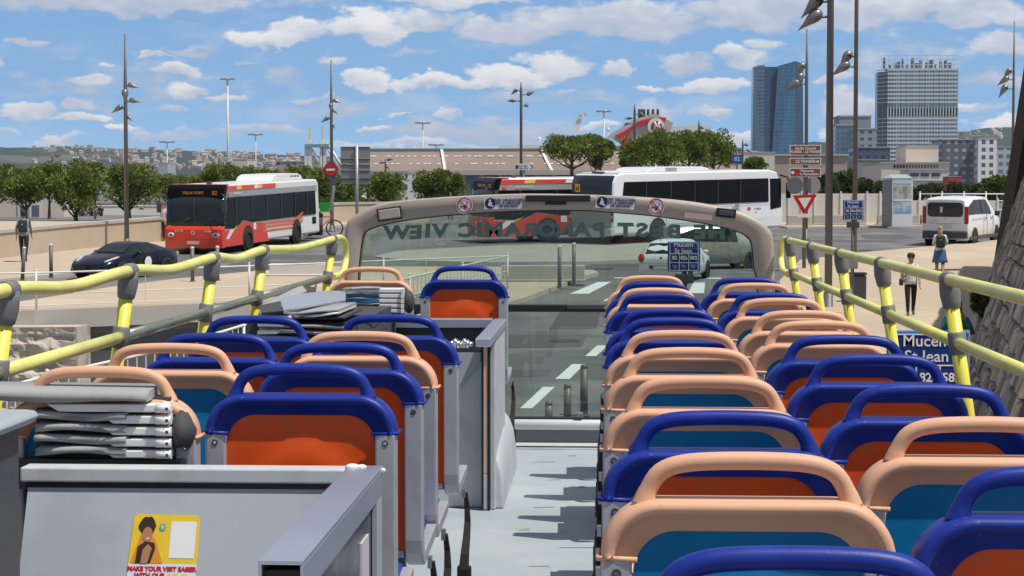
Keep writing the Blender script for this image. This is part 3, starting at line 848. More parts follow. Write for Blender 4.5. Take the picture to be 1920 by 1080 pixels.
# ------------------------------------------------------------------ folded roof stacks
FAB = mat('grey canopy fabric', (.33, .335, .34), .75, var=.12, vs=8, bump=.15, bs=14)
FABD = mat('dark canopy fabric', (.055, .055, .06), .8, var=.15, vs=8)
SLAT = mat('white aluminium slat', (.80, .80, .80), .35, .0, var=.04)
def wavysheet(mb, x0, x1, y0, y1, z, amp, seed, th=.004, tilt=0.0):
    rnd = random.Random(seed); ph = rnd.random() * 6; n = 14
    rings = []
    for i in range(n + 1):
        t = i / n; xx = x0 + (x1 - x0) * t
        zz = z + amp * math.sin(ph + t * 5.5) * (1 - t * .3) + tilt * t
        zz2 = z + amp * math.sin(ph + 1 + t * 4.2) * (1 - t * .3) + tilt * t
        rings.append([Vector((xx, y0, zz - th)), Vector((xx, y0 - .012 * math.sin(t * 7 + ph), zz)), Vector((xx, y0, zz + th)), Vector((xx, y1, zz2 + th)), Vector((xx, y1, zz2 - th))])
    mb.loft(rings)
rf = thing('folded_roof', 'near stack of folded grey canopy with white slats behind the stairwell panel', 'folded canopy', (-1.2, 4.36, DECK))
L4 = lambda p: Vector(p) - Vector((-1.2, 4.36, DECK))
yb = 4.285
class MBo(MB):
    pass
for k in range(5):
    zz = 3.276 + k * .0262
    xl = -1.15 if k < 4 else -1.275
    mb = MB().use(SLAT)
    mb.prism([L4(p) for p in ((xl + .03, yb, zz), (-1.02, yb, zz), (-1.02, yb, zz + .018), (xl, yb, zz + .018))], (0, .10, 0)); mb.build('slat', rf, bevel=.003)
    mb = MB().use(SLAT, True); mb.tube([L4((-1.02, yb - .006, zz + .010)), L4((-.985, yb - .006, zz + .010))], .0105, 10); mb.box(L4((-1.003, yb + .03, zz + .010)), (.02, .06, .02))
    mb.use(DARK); mb.disc(L4((-.993, yb - .0185, zz + .010)), .004, seg=8); mb.build('hinge', rf)
    if k < 4:
        mb = MB().use(FAB, True); wavysheet(mb, *(lambda a, b: (a[0], b[0], a[1], b[1]))(L4((-1.30, yb - .004, 0)), L4((-1.09, yb + .09, 0))), L4((0, 0, zz + .016)).z, .004, k, .0075); mb.build('fabric_fold', rf)
mb = MB().use(FAB, True)
r0 = []
for i in range(15):
    t = i / 14; xx = -1.50 + .46 * t
    r0.append([L4((xx, yb - .01, 3.405 + .003 * math.sin(t * 9))), L4((xx, yb - .02, 3.425 - .012 * t * t)), L4((xx, yb + .02, 3.436 - .008 * t)), L4((xx, yb + .13, 3.438 - .004 * t)), L4((xx, yb + .13, 3.405))])
mb.loft(r0); mb.build('top_cover', rf)
mb = MB().use(FABD, True)
rr = []
for i in range(9):
    t = i / 8; s_ = math.sin(math.pi * min(.999, .12 + t * .8)) ; xx = -.995 + .058 * t
    rr.append([L4((xx, yb + .03 + .045 * math.cos(a_) * s_, 3.335 + (.042 * s_ * (1 + .2 * math.sin(3 * a_ + i))) * math.sin(a_))) for a_ in [q * math.pi / 6 for q in range(12)]])
mb.loft(rr); mb.build('fabric_bulge', rf)
mb = MB().use(FABD); mb.box2(L4((-1.31, yb + .05, 3.272)), L4((-1.0, yb + .12, 3.41))); mb.build('folded_core', rf)
mb = MB().use(DARK); mb.box2(L4((-1.49, yb + .02, 3.20)), L4((-.96, yb + .12, 3.27))); mb.box2(L4((-1.47, yb + .04, 2.452)), L4((-1.43, yb + .1, 3.20))); mb.build('support_ledge', rf)

rf2 = thing('folded_roof', 'long crumpled stack of folded grey canopy lying ahead under the left rail', 'folded canopy', (-1.2, 8.6, DECK))
L5 = lambda p: Vector(p) - Vector((-1.2, 8.6, DECK))
# front block with slats (right end near px 755)
for k in range(5):
    zz = CAMZ - .548 + k * .0235
    a, b = P(705, 500, 9.0).x, P(752, 500, 9.0).x
    if k == 4: a = P(640, 500, 9.0).x
    mb = MB().use(SLAT); mb.prism([L5(p) for p in ((a + .02, 9.0, zz), (b, 9.0, zz), (b, 9.0, zz + .017), (a, 9.0, zz + .017))], (0, .15, 0)); mb.build('slat', rf2, bevel=.002)
    mb = MB().use(SLAT); mb.box2(L5((b, 8.99, zz - .002)), L5((b + .012, 9.05, zz + .018))); mb.build('hinge', rf2)
    mb = MB().use(FAB, True); a2, b2 = L5((P(640, 500, 9.0).x, 8.995, 0)), L5((P(712, 500, 9.0).x, 9.12, 0))
    wavysheet(mb, a2.x, b2.x, a2.y, b2.y, L5((0, 0, zz + .018)).z, .004, 20 + k, .0035); mb.build('fabric_fold', rf2)
mb = MB().use(FABD, True); c = L5((P(764, 500, 9.0).x, 9.06, CAMZ - .50)); mb.ell(c, (.028, .05, .055), 12, 8); mb.build('fabric_bulge', rf2)
# broad sloping fabric facets
def facet(m, pts, th=.01, name='fabric_fold'):
    mb = MB().use(m, False)
    P3 = [L5(P(px, py, Y)) for px, py, Y in pts]
    mb.prism(P3, (0, .01, -th)); return mb.build(name, rf2, bevel=.003)
SHINY = mat('sheen canopy fabric', (.38, .42, .48), .3, .25, var=.08)
facet(SHINY, [(524, 560, 8.0), (531, 581, 7.6), (648, 562, 8.4), (648, 545, 9.0), (600, 545, 9.2), (556, 552, 8.6)])
facet(FAB, [(484, 575, 7.7), (496, 566, 8.2), (566, 533, 9.2), (575, 545, 8.9), (535, 560, 8.2), (500, 580, 7.6)])
facet(FABD, [(562, 533, 9.2), (588, 538, 9.1), (594, 528, 9.3), (592, 545, 9.0), (574, 547, 8.9)])
facet(FABD, [(486, 572, 7.7), (524, 564, 7.9), (530, 582, 7.6), (490, 586, 7.5)])
facet(FAB, [(640, 560, 8.6), (648, 546, 8.9), (646, 585, 8.6), (560, 588, 7.8), (531, 584, 7.6)])
rnd = random.Random(5)
for k in range(9):
    zz = P(600, 588 + k * 6.2, 7.8).z
    a2, b2 = L5((P(482 + rnd.uniform(-4, 20), 600, 7.8).x, 7.75, 0)), L5((P(668 - rnd.uniform(0, 40), 600, 7.8).x, 8.3, 0))
    mb = MB().use(SLAT if k in (1, 5) else (FABD if k % 3 == 2 else FAB), True)
    wavysheet(mb, a2.x, b2.x, a2.y, b2.y, L5((0, 0, zz)).z, .006, 50 + k, .0045, rnd.uniform(-.02, .02)); mb.build('fabric_fold', rf2)
for k in range(3):
    zz = P(600, 598 + k * 14, 7.7).z
    mb = MB().use(SLAT); a, b = P(484, 600, 7.7), P(545 - 12 * k, 600, 7.7); mb.box2(L5((a.x, 7.68, zz)), L5((b.x, 7.75, zz + .014))); mb.build('slat', rf2, bevel=.003)
mb = MB().use(FABD); mb.box2(L5((-1.48, 7.8, DECK + .45)), L5((-1.02, 9.2, P(600, 590, 8).z - .02))); mb.build('core', rf2)
mb = MB().use(STRAP, True); mb.tube([L5(p) for p in catmull([P(668, 600, 7.6), P(690, 606, 7.6), P(700, 612, 7.7), P(720, 598, 7.8)], 6)], .006, 6); mb.build('tie_strap', rf2)
# ================================================================== the place around the bus
ASPH = mat('asphalt', (.140, .136, .140), .9, var=.16, vs=.9, spec=.15, bump=.15, bs=30, col2=(.195, .188, .186), c2s=.22, c2t=(.45, .58))
PAVE = mat('beige paving', (.47, .385, .285), .85, var=.10, vs=1.3, spec=.15, col2=(.53, .44, .33), c2s=.3)
PAVE2 = mat('pale island paving', (.36, .335, .29), .85, var=.06, vs=.5, spec=.15)
KERB = mat('kerb stone', (.50, .46, .40), .8, var=.08, spec=.2)
CONC = mat('pale concrete', (.46, .43, .385), .85, var=.1, vs=1.5, spec=.15, col2=(.45, .42, .38), c2s=1.0)
CONCD = mat('weathered concrete', (.30, .285, .26), .9, var=.15, vs=1.0, spec=.1, col2=(.22, .21, .195), c2s=.8)
WWALL = mat('white wall paint', (.66, .63, .59), .8, var=.05, vs=.8, spec=.2)
MARK = mat('road paint', (.70, .70, .68), .8, var=.12, vs=3, spec=.1)
POLE = mat('grey brown lamp metal', (.15, .14, .135), .5, .1, var=.06)
SHELLG = mat('lamp shell metal', (.24, .23, .22), .38, .5, var=.05)
GALV = mat('galvanised steel', (.40, .41, .42), .45, .6, var=.08)
WRAIL = mat('white railing paint', (.72, .72, .70), .5, var=.04)
BLKW = mat('black glazing', (.006, .007, .008), .14, spec=.10, var=.0)
DGLASS = mat('dark vehicle glass', (.012, .022, .024), .05, spec=.45, var=.0)

# fence line along the road, left of which the ground drops into a cutting
FL = [(-9.6, -20), (-9.2, 15), (-8.3, 28), (-7.4, 31.6), (-6.3, 40), (-5.0, 48.3), (-3.0, 57.3)]
def xf(y):
    for (xa, ya), (xb, yb_) in zip(FL, FL[1:]):
        if ya <= y <= yb_: return xa + (xb - xa) * (y - ya) / (yb_ - ya)
    return FL[0][0] if y < FL[0][1] else FL[-1][0]
EDGE = [(-60, 41.5), (-15, 49.6), (-9.9, 52.5), (-3.0, 57.3)]          # plaza edge over the cutting
def xe(y):
    for (xa, ya), (xb, yb_) in zip(EDGE, EDGE[1:]):
        if ya <= y <= yb_: return xa + (xb - xa) * (y - ya) / (yb_ - ya)
    return -60
def sheet(name, pts, m, up=.004, thick=0.0, sidem=None):
    """flat outline (x,y) laid on the ground surface; optional real thickness (kerb)"""
    bm = bmesh.new()
    vs = [bm.verts.new((p[0], p[1], 0)) for p in pts]
    bm.faces.new(vs); bm.normal_update()
    for f in bm.faces:
        if f.normal.z < 0: f.normal_flip()
    bmesh.ops.triangulate(bm, faces=bm.faces[:])
    for yy in (Y0, Y1):
        bmesh.ops.bisect_plane(bm, geom=bm.verts[:] + bm.edges[:] + bm.faces[:], plane_co=(0, yy, 0), plane_no=(0, 1, 0))
    for v_ in bm.verts: v_.co.z = gz(v_.co.y) + up
    if thick:
        bot = bmesh.ops.extrude_face_region(bm, geom=bm.faces[:])
        top = [g for g in bot['geom'] if isinstance(g, bmesh.types.BMVert)]
        for v_ in top: v_.co.z += thick
    bmesh.ops.recalc_face_normals(bm, faces=bm.faces[:])
    if not thick:
        for f in bm.faces:
            if f.normal.z < 0: f.normal_flip()
    me = bpy.data.meshes.new(name); bm.to_mesh(me); bm.free()
    me.materials.append(m)
    if sidem:
        me.materials.append(sidem)
        for p in me.polygons:
            if abs(p.normal.z) < .5: p.material_index = 1
    o = bpy.data.objects.new(name, me); COL.objects.link(o); struct(o); return o

right = [(x_, y_) for x_, y_ in FL]
base = [(150, -40), (150, 57.3)] + [(-3.0, 57.3)] + [(x_, y_) for x_, y_ in reversed(FL[:-1])] + [(-9.6, -40)]
sheet('road', base, ASPH, 0)
far = [(150, 57.3), (150, 105), (9000, 9000), (-9000, 9000), (-260, 60), (-60, 41.5), (-15, 49.6), (-9.9, 52.5), (-3.0, 57.3)]
sheet('ground', far, ASPH, 0)
sheet('ground', [(-260, -40), (-9.6, -40)] + FL[1:] + [(-9.9, 52.5), (-15, 49.6), (-60, 41.5), (-260, 60)], CONCD, -4.0)
sheet('water', [(-9000, 900), (9000, 900), (9000, 8900), (-9000, 8900)], mat('harbour water', (.02, .06, .09), .2, spec=.5), .05)
g2 = lambda l: [(p.x, p.y) for p in (G(a, b) for a, b in l)]
# pavements with kerbs
sheet('pavement', [(-46, 60)] + g2([(-150, 552), (0, 531), (130, 519), (225, 497), (322, 481), (420, 452), (560, 436), (660, 424)]) + [(-13, 104), (-60, 104)], PAVE, .002, .13, KERB)
pl = [(-45, 44.6), (-15.0, 49.9), (-9.9, 52.8), (-3.1, 57.5)] + g2([(945, 578), (985, 566), (1040, 545), (1090, 526), (1122, 517.5), (1112, 513.5), (1085, 512.5), (940, 507), (620, 506), (470, 516), (330, 530), (207, 546), (57, 571), (-60, 588)]) + [(-45, 49)]
sheet('plaza', pl, PAVE, .002, .13, KERB)
sheet('traffic_island', g2([(700, 482), (745, 472), (900, 463), (1050, 458), (1240, 456), (1330, 465), (1290, 484), (1100, 492), (900, 493), (760, 490)]), PAVE2, .004, .03, KERB)
rp = [(1.55, -8), (1.55, 14), (2.4, 28), (3.9, 44)] + g2([(1462, 533), (1500, 494), (1600, 481), (1750, 467), (1867, 455.5), (2100, 440)]) + [(60, 95), (60, -8)]
sheet('pavement', rp, PAVE, .002, .13, KERB)
sheet('pavement', g2([(1476, 429), (1900, 425)]) + [(60, 104), (8, 104)], PAVE, .002, .10, KERB)
def markpx(pts): return sheet('road_marking', g2(pts), MARK, .006)
for q in ([(975, 766), (998, 766), (1040, 726), (1018, 726)], [(1041, 711), (1068, 711), (1097, 683), (1073, 683)], [(1097, 668), (1118, 668), (1140, 648), (1120, 648)],
          [(1068, 551), (1104, 551), (1146, 529), (1121, 529)], [(1130, 565), (1165, 565), (1190, 545), (1165, 545)], [(1290, 550), (1320, 550), (1322, 530), (1300, 530)], [(1330, 600), (1400, 600), (1390, 560), (1330, 560)],
          [(1152, 522), (1180, 522), (1180, 520.5), (1152, 520.5)], [(1320, 523), (1352, 523), (1352, 521), (1320, 521)]):
    markpx(q)
sheet('road_marking', [(-.9, 20), (-.75, 20), (-.75, 24), (-.9, 24)], MARK, .006)

CRK = mat('asphalt patch', (.095, .093, .096), .9, var=.12, vs=2)
for k, (px, py, w_, h_) in enumerate(((1010, 640, 1.1, 3.0), (1080, 600, .6, 5.0), (985, 700, .5, 1.4), (1200, 500, 2.2, 3.5), (560, 482, 2.4, 3.2), (250, 540, .9, 2.0), (1560, 452, 3.0, 2.0), (1660, 444, 1.2, 4.0), (470, 500, 1.2, 5.0))):
    c = G(px, py); o = sheet('road', [(c.x - w_, c.y - h_ / 2), (c.x + w_ * .9, c.y - h_ / 2 + .3), (c.x + w_, c.y + h_ / 2), (c.x - w_ * .8, c.y + h_ / 2 - .2)], CRK, .005)
for px, py in ((1060, 640), (1130, 505), (1620, 470), (450, 488)):
    c = G(px, py); m = MB().use(mat('iron cover', (.06, .058, .055), .7, .3)); m.disc((0, 0, 0), .36, (0, 0, 1), 20); m.use(DARK); m.disc((0, 0, .004), .30, (0, 0, 1), 20, .26)
    o = m.build('manhole_cover', loc=(c.x, c.y, c.z + .009)); o.rotation_euler = (math.atan(SL), 0, 0)
    tag(o, {1060: 'round iron manhole cover between the lane dashes seen low through the windscreen', 1130: 'round iron manhole cover near the tall bollards', 1620: 'round iron manhole cover on the road below the hoarding', 450: 'round iron manhole cover on the road beside the red bus'}[px], 'manhole cover')
def onfloor(px, py, up=0.0): return G(px, py, up)

# ------------------------------------------------------------------ the cutting on the left: slab, pier, back wall
ct = thing('underpass', 'concrete underpass portal with pale slab edge under the left plaza', 'underpass', (-15, 50, -4))
Lc = lambda p: Vector(p) - Vector((-15, 50, -4))
slab = MB().use(CONC)
for (xa, ya), (xb, yb_) in zip(EDGE, EDGE[1:]):
    za, zb = gz(ya), gz(yb_)
    slab.prism([Lc((xa, ya, za + .14)), Lc((xb, yb_, zb + .14)), Lc((xb, yb_, zb - .36)), Lc((xa, ya, za - .36))], (.0, .28, 0))
slab.build('slab_edge', ct)
bw = MB().use(CONCD)
bw.prism([Lc(p) for p in ((-60, 47.5, -4), (-2.6, 60, -4), (-2.6, 60, .9), (-60, 47.5, .35))], (0, .3, 0))
bw.build('back_wall', ct)
bw = MB().use(CONC)
bw.prism([Lc(p) for p in ((-14.2, 51.6, -4), (-9.6, 54.2, -4), (-9.6, 54.2, -.35), (-14.2, 51.6, -.35))], (0, .3, 0)); bw.build('pale_panel', ct)
bw = MB().use(CONCD); bw.prism([Lc(p) for p in ((-60, 41.8, .35), (-15, 49.9, .38), (-3, 57.6, .6), (-2.6, 60, .6), (-60, 48, .3))], (0, 0, -.2)); bw.build('soffit', ct)
# right side of the cutting, under the road fence
bw = MB().use(CONCD)
for (xa, ya), (xb, yb_) in zip(FL, FL[1:]):
    bw.prism([Lc((xa, ya, gz(ya) - .01)), Lc((xb, yb_, gz(yb_) - .01)), Lc((xb, yb_, -4)), Lc((xa, ya, -4))], (.3, 0, 0))
bw.build('side_wall', ct)
bw = MB().use(KERB)
for (xa, ya), (xb, yb_) in zip(FL, FL[1:]):
    bw.prism([Lc((xa - .05, ya, gz(ya) + .12)), Lc((xb - .05, yb_, gz(yb_) + .12)), Lc((xb - .05, yb_, gz(yb_) - .2)), Lc((xa - .05, ya, gz(ya) - .2))], (.35, 0, 0))
bw.build('coping', ct)

def roughwall(name, label, cat, base_pts, h, batter, m, cell=.45, amp=.12, seed=1, top=None, cap=None):
    """rubble stone wall face built as real relief: base line (x,y,z) list, leaning back by batter"""
    rnd = random.Random(seed)
    o0 = Vector(base_pts[0]); mb = MB().use(m, False)
    segs = [(Vector(a), Vector(b)) for a, b in zip(base_pts, base_pts[1:])]
    for a, b in segs:
        d = b - a; Lh = d.length; d.normalize(); nrm_ = Vector((-d.y, d.x, 0))     # outward to the left of travel
        z_ = 0.0; row = 0; mb.use(m)
        while z_ < h:
            hh = min(cell * rnd.uniform(.6, 1.0), h - z_ + .01); s_ = -rnd.uniform(0, cell)
            while s_ < Lh:
                w_ = cell * rnd.uniform(.7, 2.0); s0, s1 = max(0, s_), min(Lh, s_ + w_)
                if s1 - s0 > .03:
                    pr = rnd.uniform(0, amp); g_ = .024 * cell / .4
                    def pt(s__, zz, out): return a + d * s__ + Vector((0, 0, zz)) - nrm_ * (-out + batter * zz) - o0
                    j = lambda: rnd.uniform(-.02, .02) * cell / .4
                    f0 = [pt(s0 + g_, z_ + g_, 0), pt(s1 - g_, z_ + g_, 0), pt(s1 - g_, z_ + hh - g_, 0), pt(s0 + g_, z_ + hh - g_, 0)]
                    i_ = .10 * cell
                    f1 = [pt(s0 + i_ + j(), z_ + i_ + j(), pr), pt(s1 - i_ + j(), z_ + i_ + j(), pr * rnd.uniform(.6, 1.2)), pt(s1 - i_ + j(), z_ + hh - i_ + j(), pr * rnd.uniform(.6, 1.2)), pt(s0 + i_ + j(), z_ + hh - i_ + j(), pr)]
                    n0 = len(mb.v); mb.v += [tuple(p) for p in f0 + f1]
                    mb.face((n0 + 4, n0 + 5, n0 + 6, n0 + 7))
                    for q in range(4):
                        q2 = (q + 1) % 4; mb.face((n0 + q, n0 + q2, n0 + 4 + q2, n0 + 4 + q))
                s_ += w_
            z_ += hh; row += 1
        # backing
        mb.use(JOINT); mb.prism([a - o0 + nrm_ * -.0, b - o0, b - o0 + Vector((0, 0, h)) - nrm_ * batter * h, a - o0 + Vector((0, 0, h)) - nrm_ * batter * h], -nrm_ * .8)
    o = mb.build(name, loc=o0); tag(o, label, cat); return o
ROCK = mat('pale rock facing', (.52, .465, .40), .9, var=.2, vs=3, bump=.8, bs=8, spec=.1, col2=(.36, .325, .28), c2s=2.2)
from mathutils import noise as mn
mb = MB().use(ROCK, False); nu, nv = 150, 52; L_ = 14.0
for j in range(nv + 1):
    for i in range(nu + 1):
        s_ = L_ * i / nu; z_ = 4.5 * j / nv; row = math.floor(z_ / .42); fr = (z_ / .42) % 1
        jt = abs(((s_ / .9 + row * .47) % 1) - .5) * 2
        d_ = .10 * min(1, 4 * min(fr, 1 - fr)) + .05 * min(1, (1 - jt) * 9) + .16 * mn.noise(Vector((s_ * 1.6, z_ * 2.4, row * 3.1))) + .09 * mn.noise(Vector((s_ * 6, z_ * 7, 4)))
        mb.v.append((-s_ * .987 + (.3 if i == 0 else 0), -s_ * .159 - d_, z_))
for j in range(nv):
    for i in range(nu):
        q = j * (nu + 1) + i; mb.face((q, q + nu + 1, q + nu + 2, q + 1))
mb.prism([Vector((.3, 0, 0)), Vector((.3, 0, 4.5)), Vector((-13.8, -2.2, 4.5)), Vector((-13.8, -2.2, 0))], (.1, .9, 0))
tag(mb.build('rock_wall', loc=(-14.0, 48.9, -4)), 'pale rough rock faced retaining wall below the plaza at the left edge', 'wall')
FORT = mat('fort masonry', (.40, .36, .315), .95, var=.3, vs=2.0, bump=.9, bs=9, spec=.08, col2=(.22, .19, .165), c2s=1.1, island=.38)
JOINT = mat('dark earth joint', (.05, .042, .036), .95)
fb_ = [(4.7, 24, 0), (6.95, 38, 0), (10.4, 54, 0.8), (13.25, 67, 1.2), (26, 70, 1.4)]
roughwall('fort_wall', 'tall dark rubble stone fort wall leaning back along the right pavement', 'wall', [(a, b, c) for a, b, c in fb_][::1], 7.6, .33, FORT, .42, .10, 9)

# ------------------------------------------------------------------ railings
def railing(name, label, pts, h, every, nb, rails, m=WRAIL, group=None, pr=.03, br=.011, balx=None, up=.13, thick=None):
    o0 = Vector(pts[0]); g = thing(name, label, 'railing', o0, 0, group)
    pts = [Vector(p) for p in pts]
    mbp = []
    for i in range(len(pts) - 1):
        a, b = pts[i], pts[i + 1]; n_ = max(1, round((b - a).length / every))
        for k in range(n_ + (1 if i == len(pts) - 2 else 0)):
            p = a.lerp(b, k / n_)
            q = MB().use(m, True); q.tube([p - o0, p - o0 + Vector((0, 0, h + .03))], pr, 8); q.ell(p - o0 + Vector((0, 0, h + .05)), (pr * 1.2, pr * 1.2, pr * 1.2), 8, 5); q.build('post', g)
    for zr, rr_ in rails:
        MB().use(m, True).tube([p - o0 + Vector((0, 0, zr)) for p in pts], rr_, 8).build('rail', g)
    bal = []
    for i in range(len(pts) - 1):
        a, b = pts[i], pts[i + 1]; n_ = max(1, round((b - a).length / nb))
        bal += [a.lerp(b, k / n_) - o0 for k in range(1, n_)]
    bal.sort(key=lambda p: (p + o0 - Vector((-5.5, 46, 0))).length)
    rest = MB().use(m, True)
    for i, p in enumerate(bal):
        q = rest if i >= 95 else MB().use(m, True)
        q.tube([p + Vector((0, 0, rails[-1][0])), p + Vector((0, 0, rails[0][0]))], br, 6, cap=False)
        if q is not rest: q.build('baluster', g)
    if len(bal) > 95:
        r_ = rest.build('balusters', g); r_['kind'] = 'stuff'
    return g
pts = [(x_, y_, gz(y_) + .12) for x_, y_ in FL[1:]]
railing('railing', 'white steel railing with close balusters beside the bus road, above the cutting', pts, 1.02, 4.2, .32, [(1.0, .026), (.55, .016), (.12, .016)], br=.011)
railing('railing', 'thin white railing along the plaza edge over the underpass', [(x_, y_ + .1, gz(y_) + .14) for x_, y_ in EDGE], 1.0, 5.6, 2.6, [(.98, .022), (.42, .012), (.12, .012)], br=.012)

# ------------------------------------------------------------------ low walls, barriers, blocks
def lowwall(name, label, cat, pts, h, th, m, capm=None, group=None):
    o0 = Vector(pts[0]); g = thing(name, label, cat, o0, 0, group); P_ = [Vector(p) for p in pts]
    mb = MB().use(m)
    c = MB().use(capm or m)
    for a, b in zip(P_, P_[1:]):
        d = (b - a); n_ = Vector((-d.y, d.x, 0)).normalized() * th
        mb.prism([a - o0, b - o0, b - o0 + Vector((0, 0, h)), a - o0 + Vector((0, 0, h))], n_)
        e = n_.normalized() * .05
        c.prism([a - o0 - e + Vector((0, 0, h)), b - o0 - e + Vector((0, 0, h)), b - o0 - e + Vector((0, 0, h + .12)), a - o0 - e + Vector((0, 0, h + .12))], n_ + e * 2)
    mb.build('wall_face', g); c.build('coping', g); return g
wp = [G(-250, 525), G(0, 491), G(150, 473), G(310, 457), Vector((-14.5, 103, gz(103))), Vector((-10, 107, 2.4))]
BWALL = mat('beige rendered wall', (.50, .41, .32), .85, var=.12, vs=1.4, spec=.15, col2=(.50, .42, .34), c2s=.4)
lowwall('parapet_wall', 'long beige parapet wall along the left promenade with pale coping', 'wall', wp, 1.08, .45, BWALL, CONC)
def block(px0, px1, pyb, h, th, m, label, name='concrete_block', cat='barrier', group=None, up=.13, bev=.02, cap=False):
    a, b = G(px0, pyb, up), G(px1, pyb, up); mid = (a + b) / 2; mid.z = min(a.z, b.z)
    d = b - a; mb = MB().use(m); L_ = d.length
    mb.box((0, 0, h / 2), (L_, th, h))
    if cap: mb.box((0, 0, h + .02), (L_ + .04, th + .04, .04))
    mb.box((0, 0, .03), (L_ + .08, th + .12, .06))
    o = mb.build(name, loc=mid, bevel=bev); o.rotation_euler = (0, 0, math.atan2(d.y, d.x)); tag(o, label, cat, group); return o
block(507, 618, 517, .40, .4, WWALL, 'low pale block wall on the plaza behind the left handrail')
block(940, 1096, 527, .50, .45, CONC, 'low pale concrete wall on the plaza tip behind the two bollards')
for k, (a, b) in enumerate(((1476, 1520), (1524, 1622), (1645, 1722), (1726, 1800), (1804, 1880))):
    block(a, b, 421 if a > 1500 else 422, .50, .5, CONC, '%s concrete barrier block from the left along the white hoarding' % ['first', 'second', 'third', 'fourth', 'fifth'][k], group='concrete barriers along the hoarding', up=.1)

# white hoarding panels
hd = thing('hoarding', 'long white panel hoarding behind the concrete barriers on the right', 'hoarding', G(1600, 418, .1))
o0 = hd.location.copy()
dd = 104.0
xs = [1430 + 24.5 * k for k in range(19)]
for a, b in zip(xs, xs[1:]):
    xa, xb = X(a, dd), X(b, dd)
    mb = MB().use(WWALL); hh = 1.62 if b < 1722 else 1.25
    mb.box2((xa + .03 - o0.x, dd - o0.y, 2.4 - o0.z), (xb - .03 - o0.x, dd + .06 - o0.y, 2.4 + hh - o0.z))
    mb.build('panel', hd)
    mb = MB().use(WRAIL); mb.box2((xb - .04 - o0.x, dd - .06 - o0.y, 2.4 - o0.z), (xb + .04 - o0.x, dd + .1 - o0.y, 2.4 + hh + .12 - o0.z)); mb.build('post', hd)
railing('railing', 'white open railing on top of the bank behind the white van', [(X(1725, 112), 112, 2.7), (X(1890, 112), 112, 2.7)], 1.35, 1.2, .6, [(1.3, .04), (.9, .03), (.4, .03)], br=.03, pr=.05)

# ------------------------------------------------------------------ bollards
def bollard(label, p, h=1.05, r=.055, capw=True, lean=0.0, group='dark steel bollards'):
    g = thing('bollard', label, 'bollard', p, 0, group); g.rotation_euler = (0, lean, 0)
    MB().use(POLE, True).tube([(0, 0, 0), (0, 0, h)], r, 14).build('shaft', g)
    m = MB().use(WRAIL if capw else POLE, True); m.tube([(0, 0, h), (0, 0, h + .06), (0, 0, h + .075)], [r * .95, r * .95, r * .5], 14); m.build('bollard_cap', g)
    MB().use(POLE, True).tube([(0, 0, 0), (0, 0, .03)], r * 1.5, 14).build('foot_ring', g)
for px, py, h, ln, lb in ((42, 526, 1.0, .07, 'leaning dark bollard by the left kerb below the walking man'), (96, 521, 1.03, 0, 'dark bollard by the left kerb, between the walking man and the sports car'),
        (361, 528, 1.03, 0, 'dark bollard in front of the middle of the red bus front'), (408, 526, 1.03, 0, 'dark bollard with pale top in front of the right headlight of the red bus'),
        (1049, 541, 1.22, 0, 'left one of the two tall bollards on the plaza tip seen through the windscreen'), (1076, 534, 1.22, 0, 'right one of the two tall bollards on the plaza tip seen through the windscreen')):
    bollard(lb, G(px, py, .13), h, .06, True, ln)
for px, py, h, lb in ((1029, 790, .9, 'shortest of three dark posts standing in for reflections low in the windscreen'), (1064, 785, 1.0, 'middle one of three dark posts standing in for reflections low in the windscreen'), (1095, 780, 1.15, 'rightmost and tallest of three dark posts standing in for reflections low in the windscreen')):
    p = G(px, py); bollard(lb, p, (785 - {1029: 755, 1064: 727, 1095: 696}[px]) * p.y / F, .065, False)  # posts added in place of reflections on the glass

# ------------------------------------------------------------------ street lamps with teardrop shells
def shell(mb, c, d, L_, r):
    """teardrop hood: round head at c, pointed tail along d"""
    d = Vector(d).normalized(); a = d.orthogonal().normalized(); b = d.cross(a); rings = []
    for t, k in ((-.30, .05), (-.27, .45), (-.18, .80), (-.05, .98), (.08, 1.0), (.25, .86), (.45, .60), (.7, .30), (1.0, .03)):
        rings.append([Vector(c) + d * (t * L_) + (a * math.cos(q * math.pi / 7) + b * math.sin(q * math.pi / 7)) * (r * k) for q in range(14)])
    mb.loft(rings)
def lamp(px, pybase, Y, ztop, r0, r1, shells, label, cat='street lamp', spike=2.2, group='tall lamp posts with teardrop lamps'):
    p = P(px, 368, Y); p.z = gz(Y)
    g = thing('street_lamp', label, cat, p, 0, group); H = ztop - p.z
    MB().use(POLE, True).tube([(0, 0, 0), (0, 0, H - spike), (0, 0, H)], [r0, r1, r1 * .45], 14).build('pole', g)
    b = MB().use(POLE, True); b.tube([(0, 0, 0), (0, 0, .04), (0, 0, .06), (0, 0, .5)], [r0 * 1.9, r0 * 1.9, r0 * 1.25, r0 * 1.2], 14); b.build('base_plate', g)
    for (dx, zz, dirv, size, open_) in shells:
        s = MB().use(SHELLG, True)
        c = Vector((dx, 0, zz - p.z))
        hd_ = s
        shell(s, c, dirv, size, size * .27)
        so = s.build('lamp_head', g)
        arm = MB().use(POLE, True); arm.tube([(0, 0, c.z - .04), (dx * .5, 0, c.z - .05), tuple(c)], .03 * (r0 / .1), 8); arm.build('arm', so)
        if open_:
            dk = MB().use(BLACK, False)
            dn = Vector(dirv).normalized(); bd = Vector((-dn.x * .2, -.75, -.35)).normalized()
            dk.disc(c + bd * size * .262, size * .15, bd, 16); dk.build('lamp_opening', so)
    return g
zp = lambda py, Y: CAMZ + (368 - py) * Y / F
def shl(px, py, dpx, dpy, size_px, Y, pole_px, o=False, dy=-.2):
    return ((px - pole_px) * Y / F, zp(py, Y), (dpx, dy * abs(dpx + dpy), -dpy), size_px * Y / F, o)
Y_ = 79
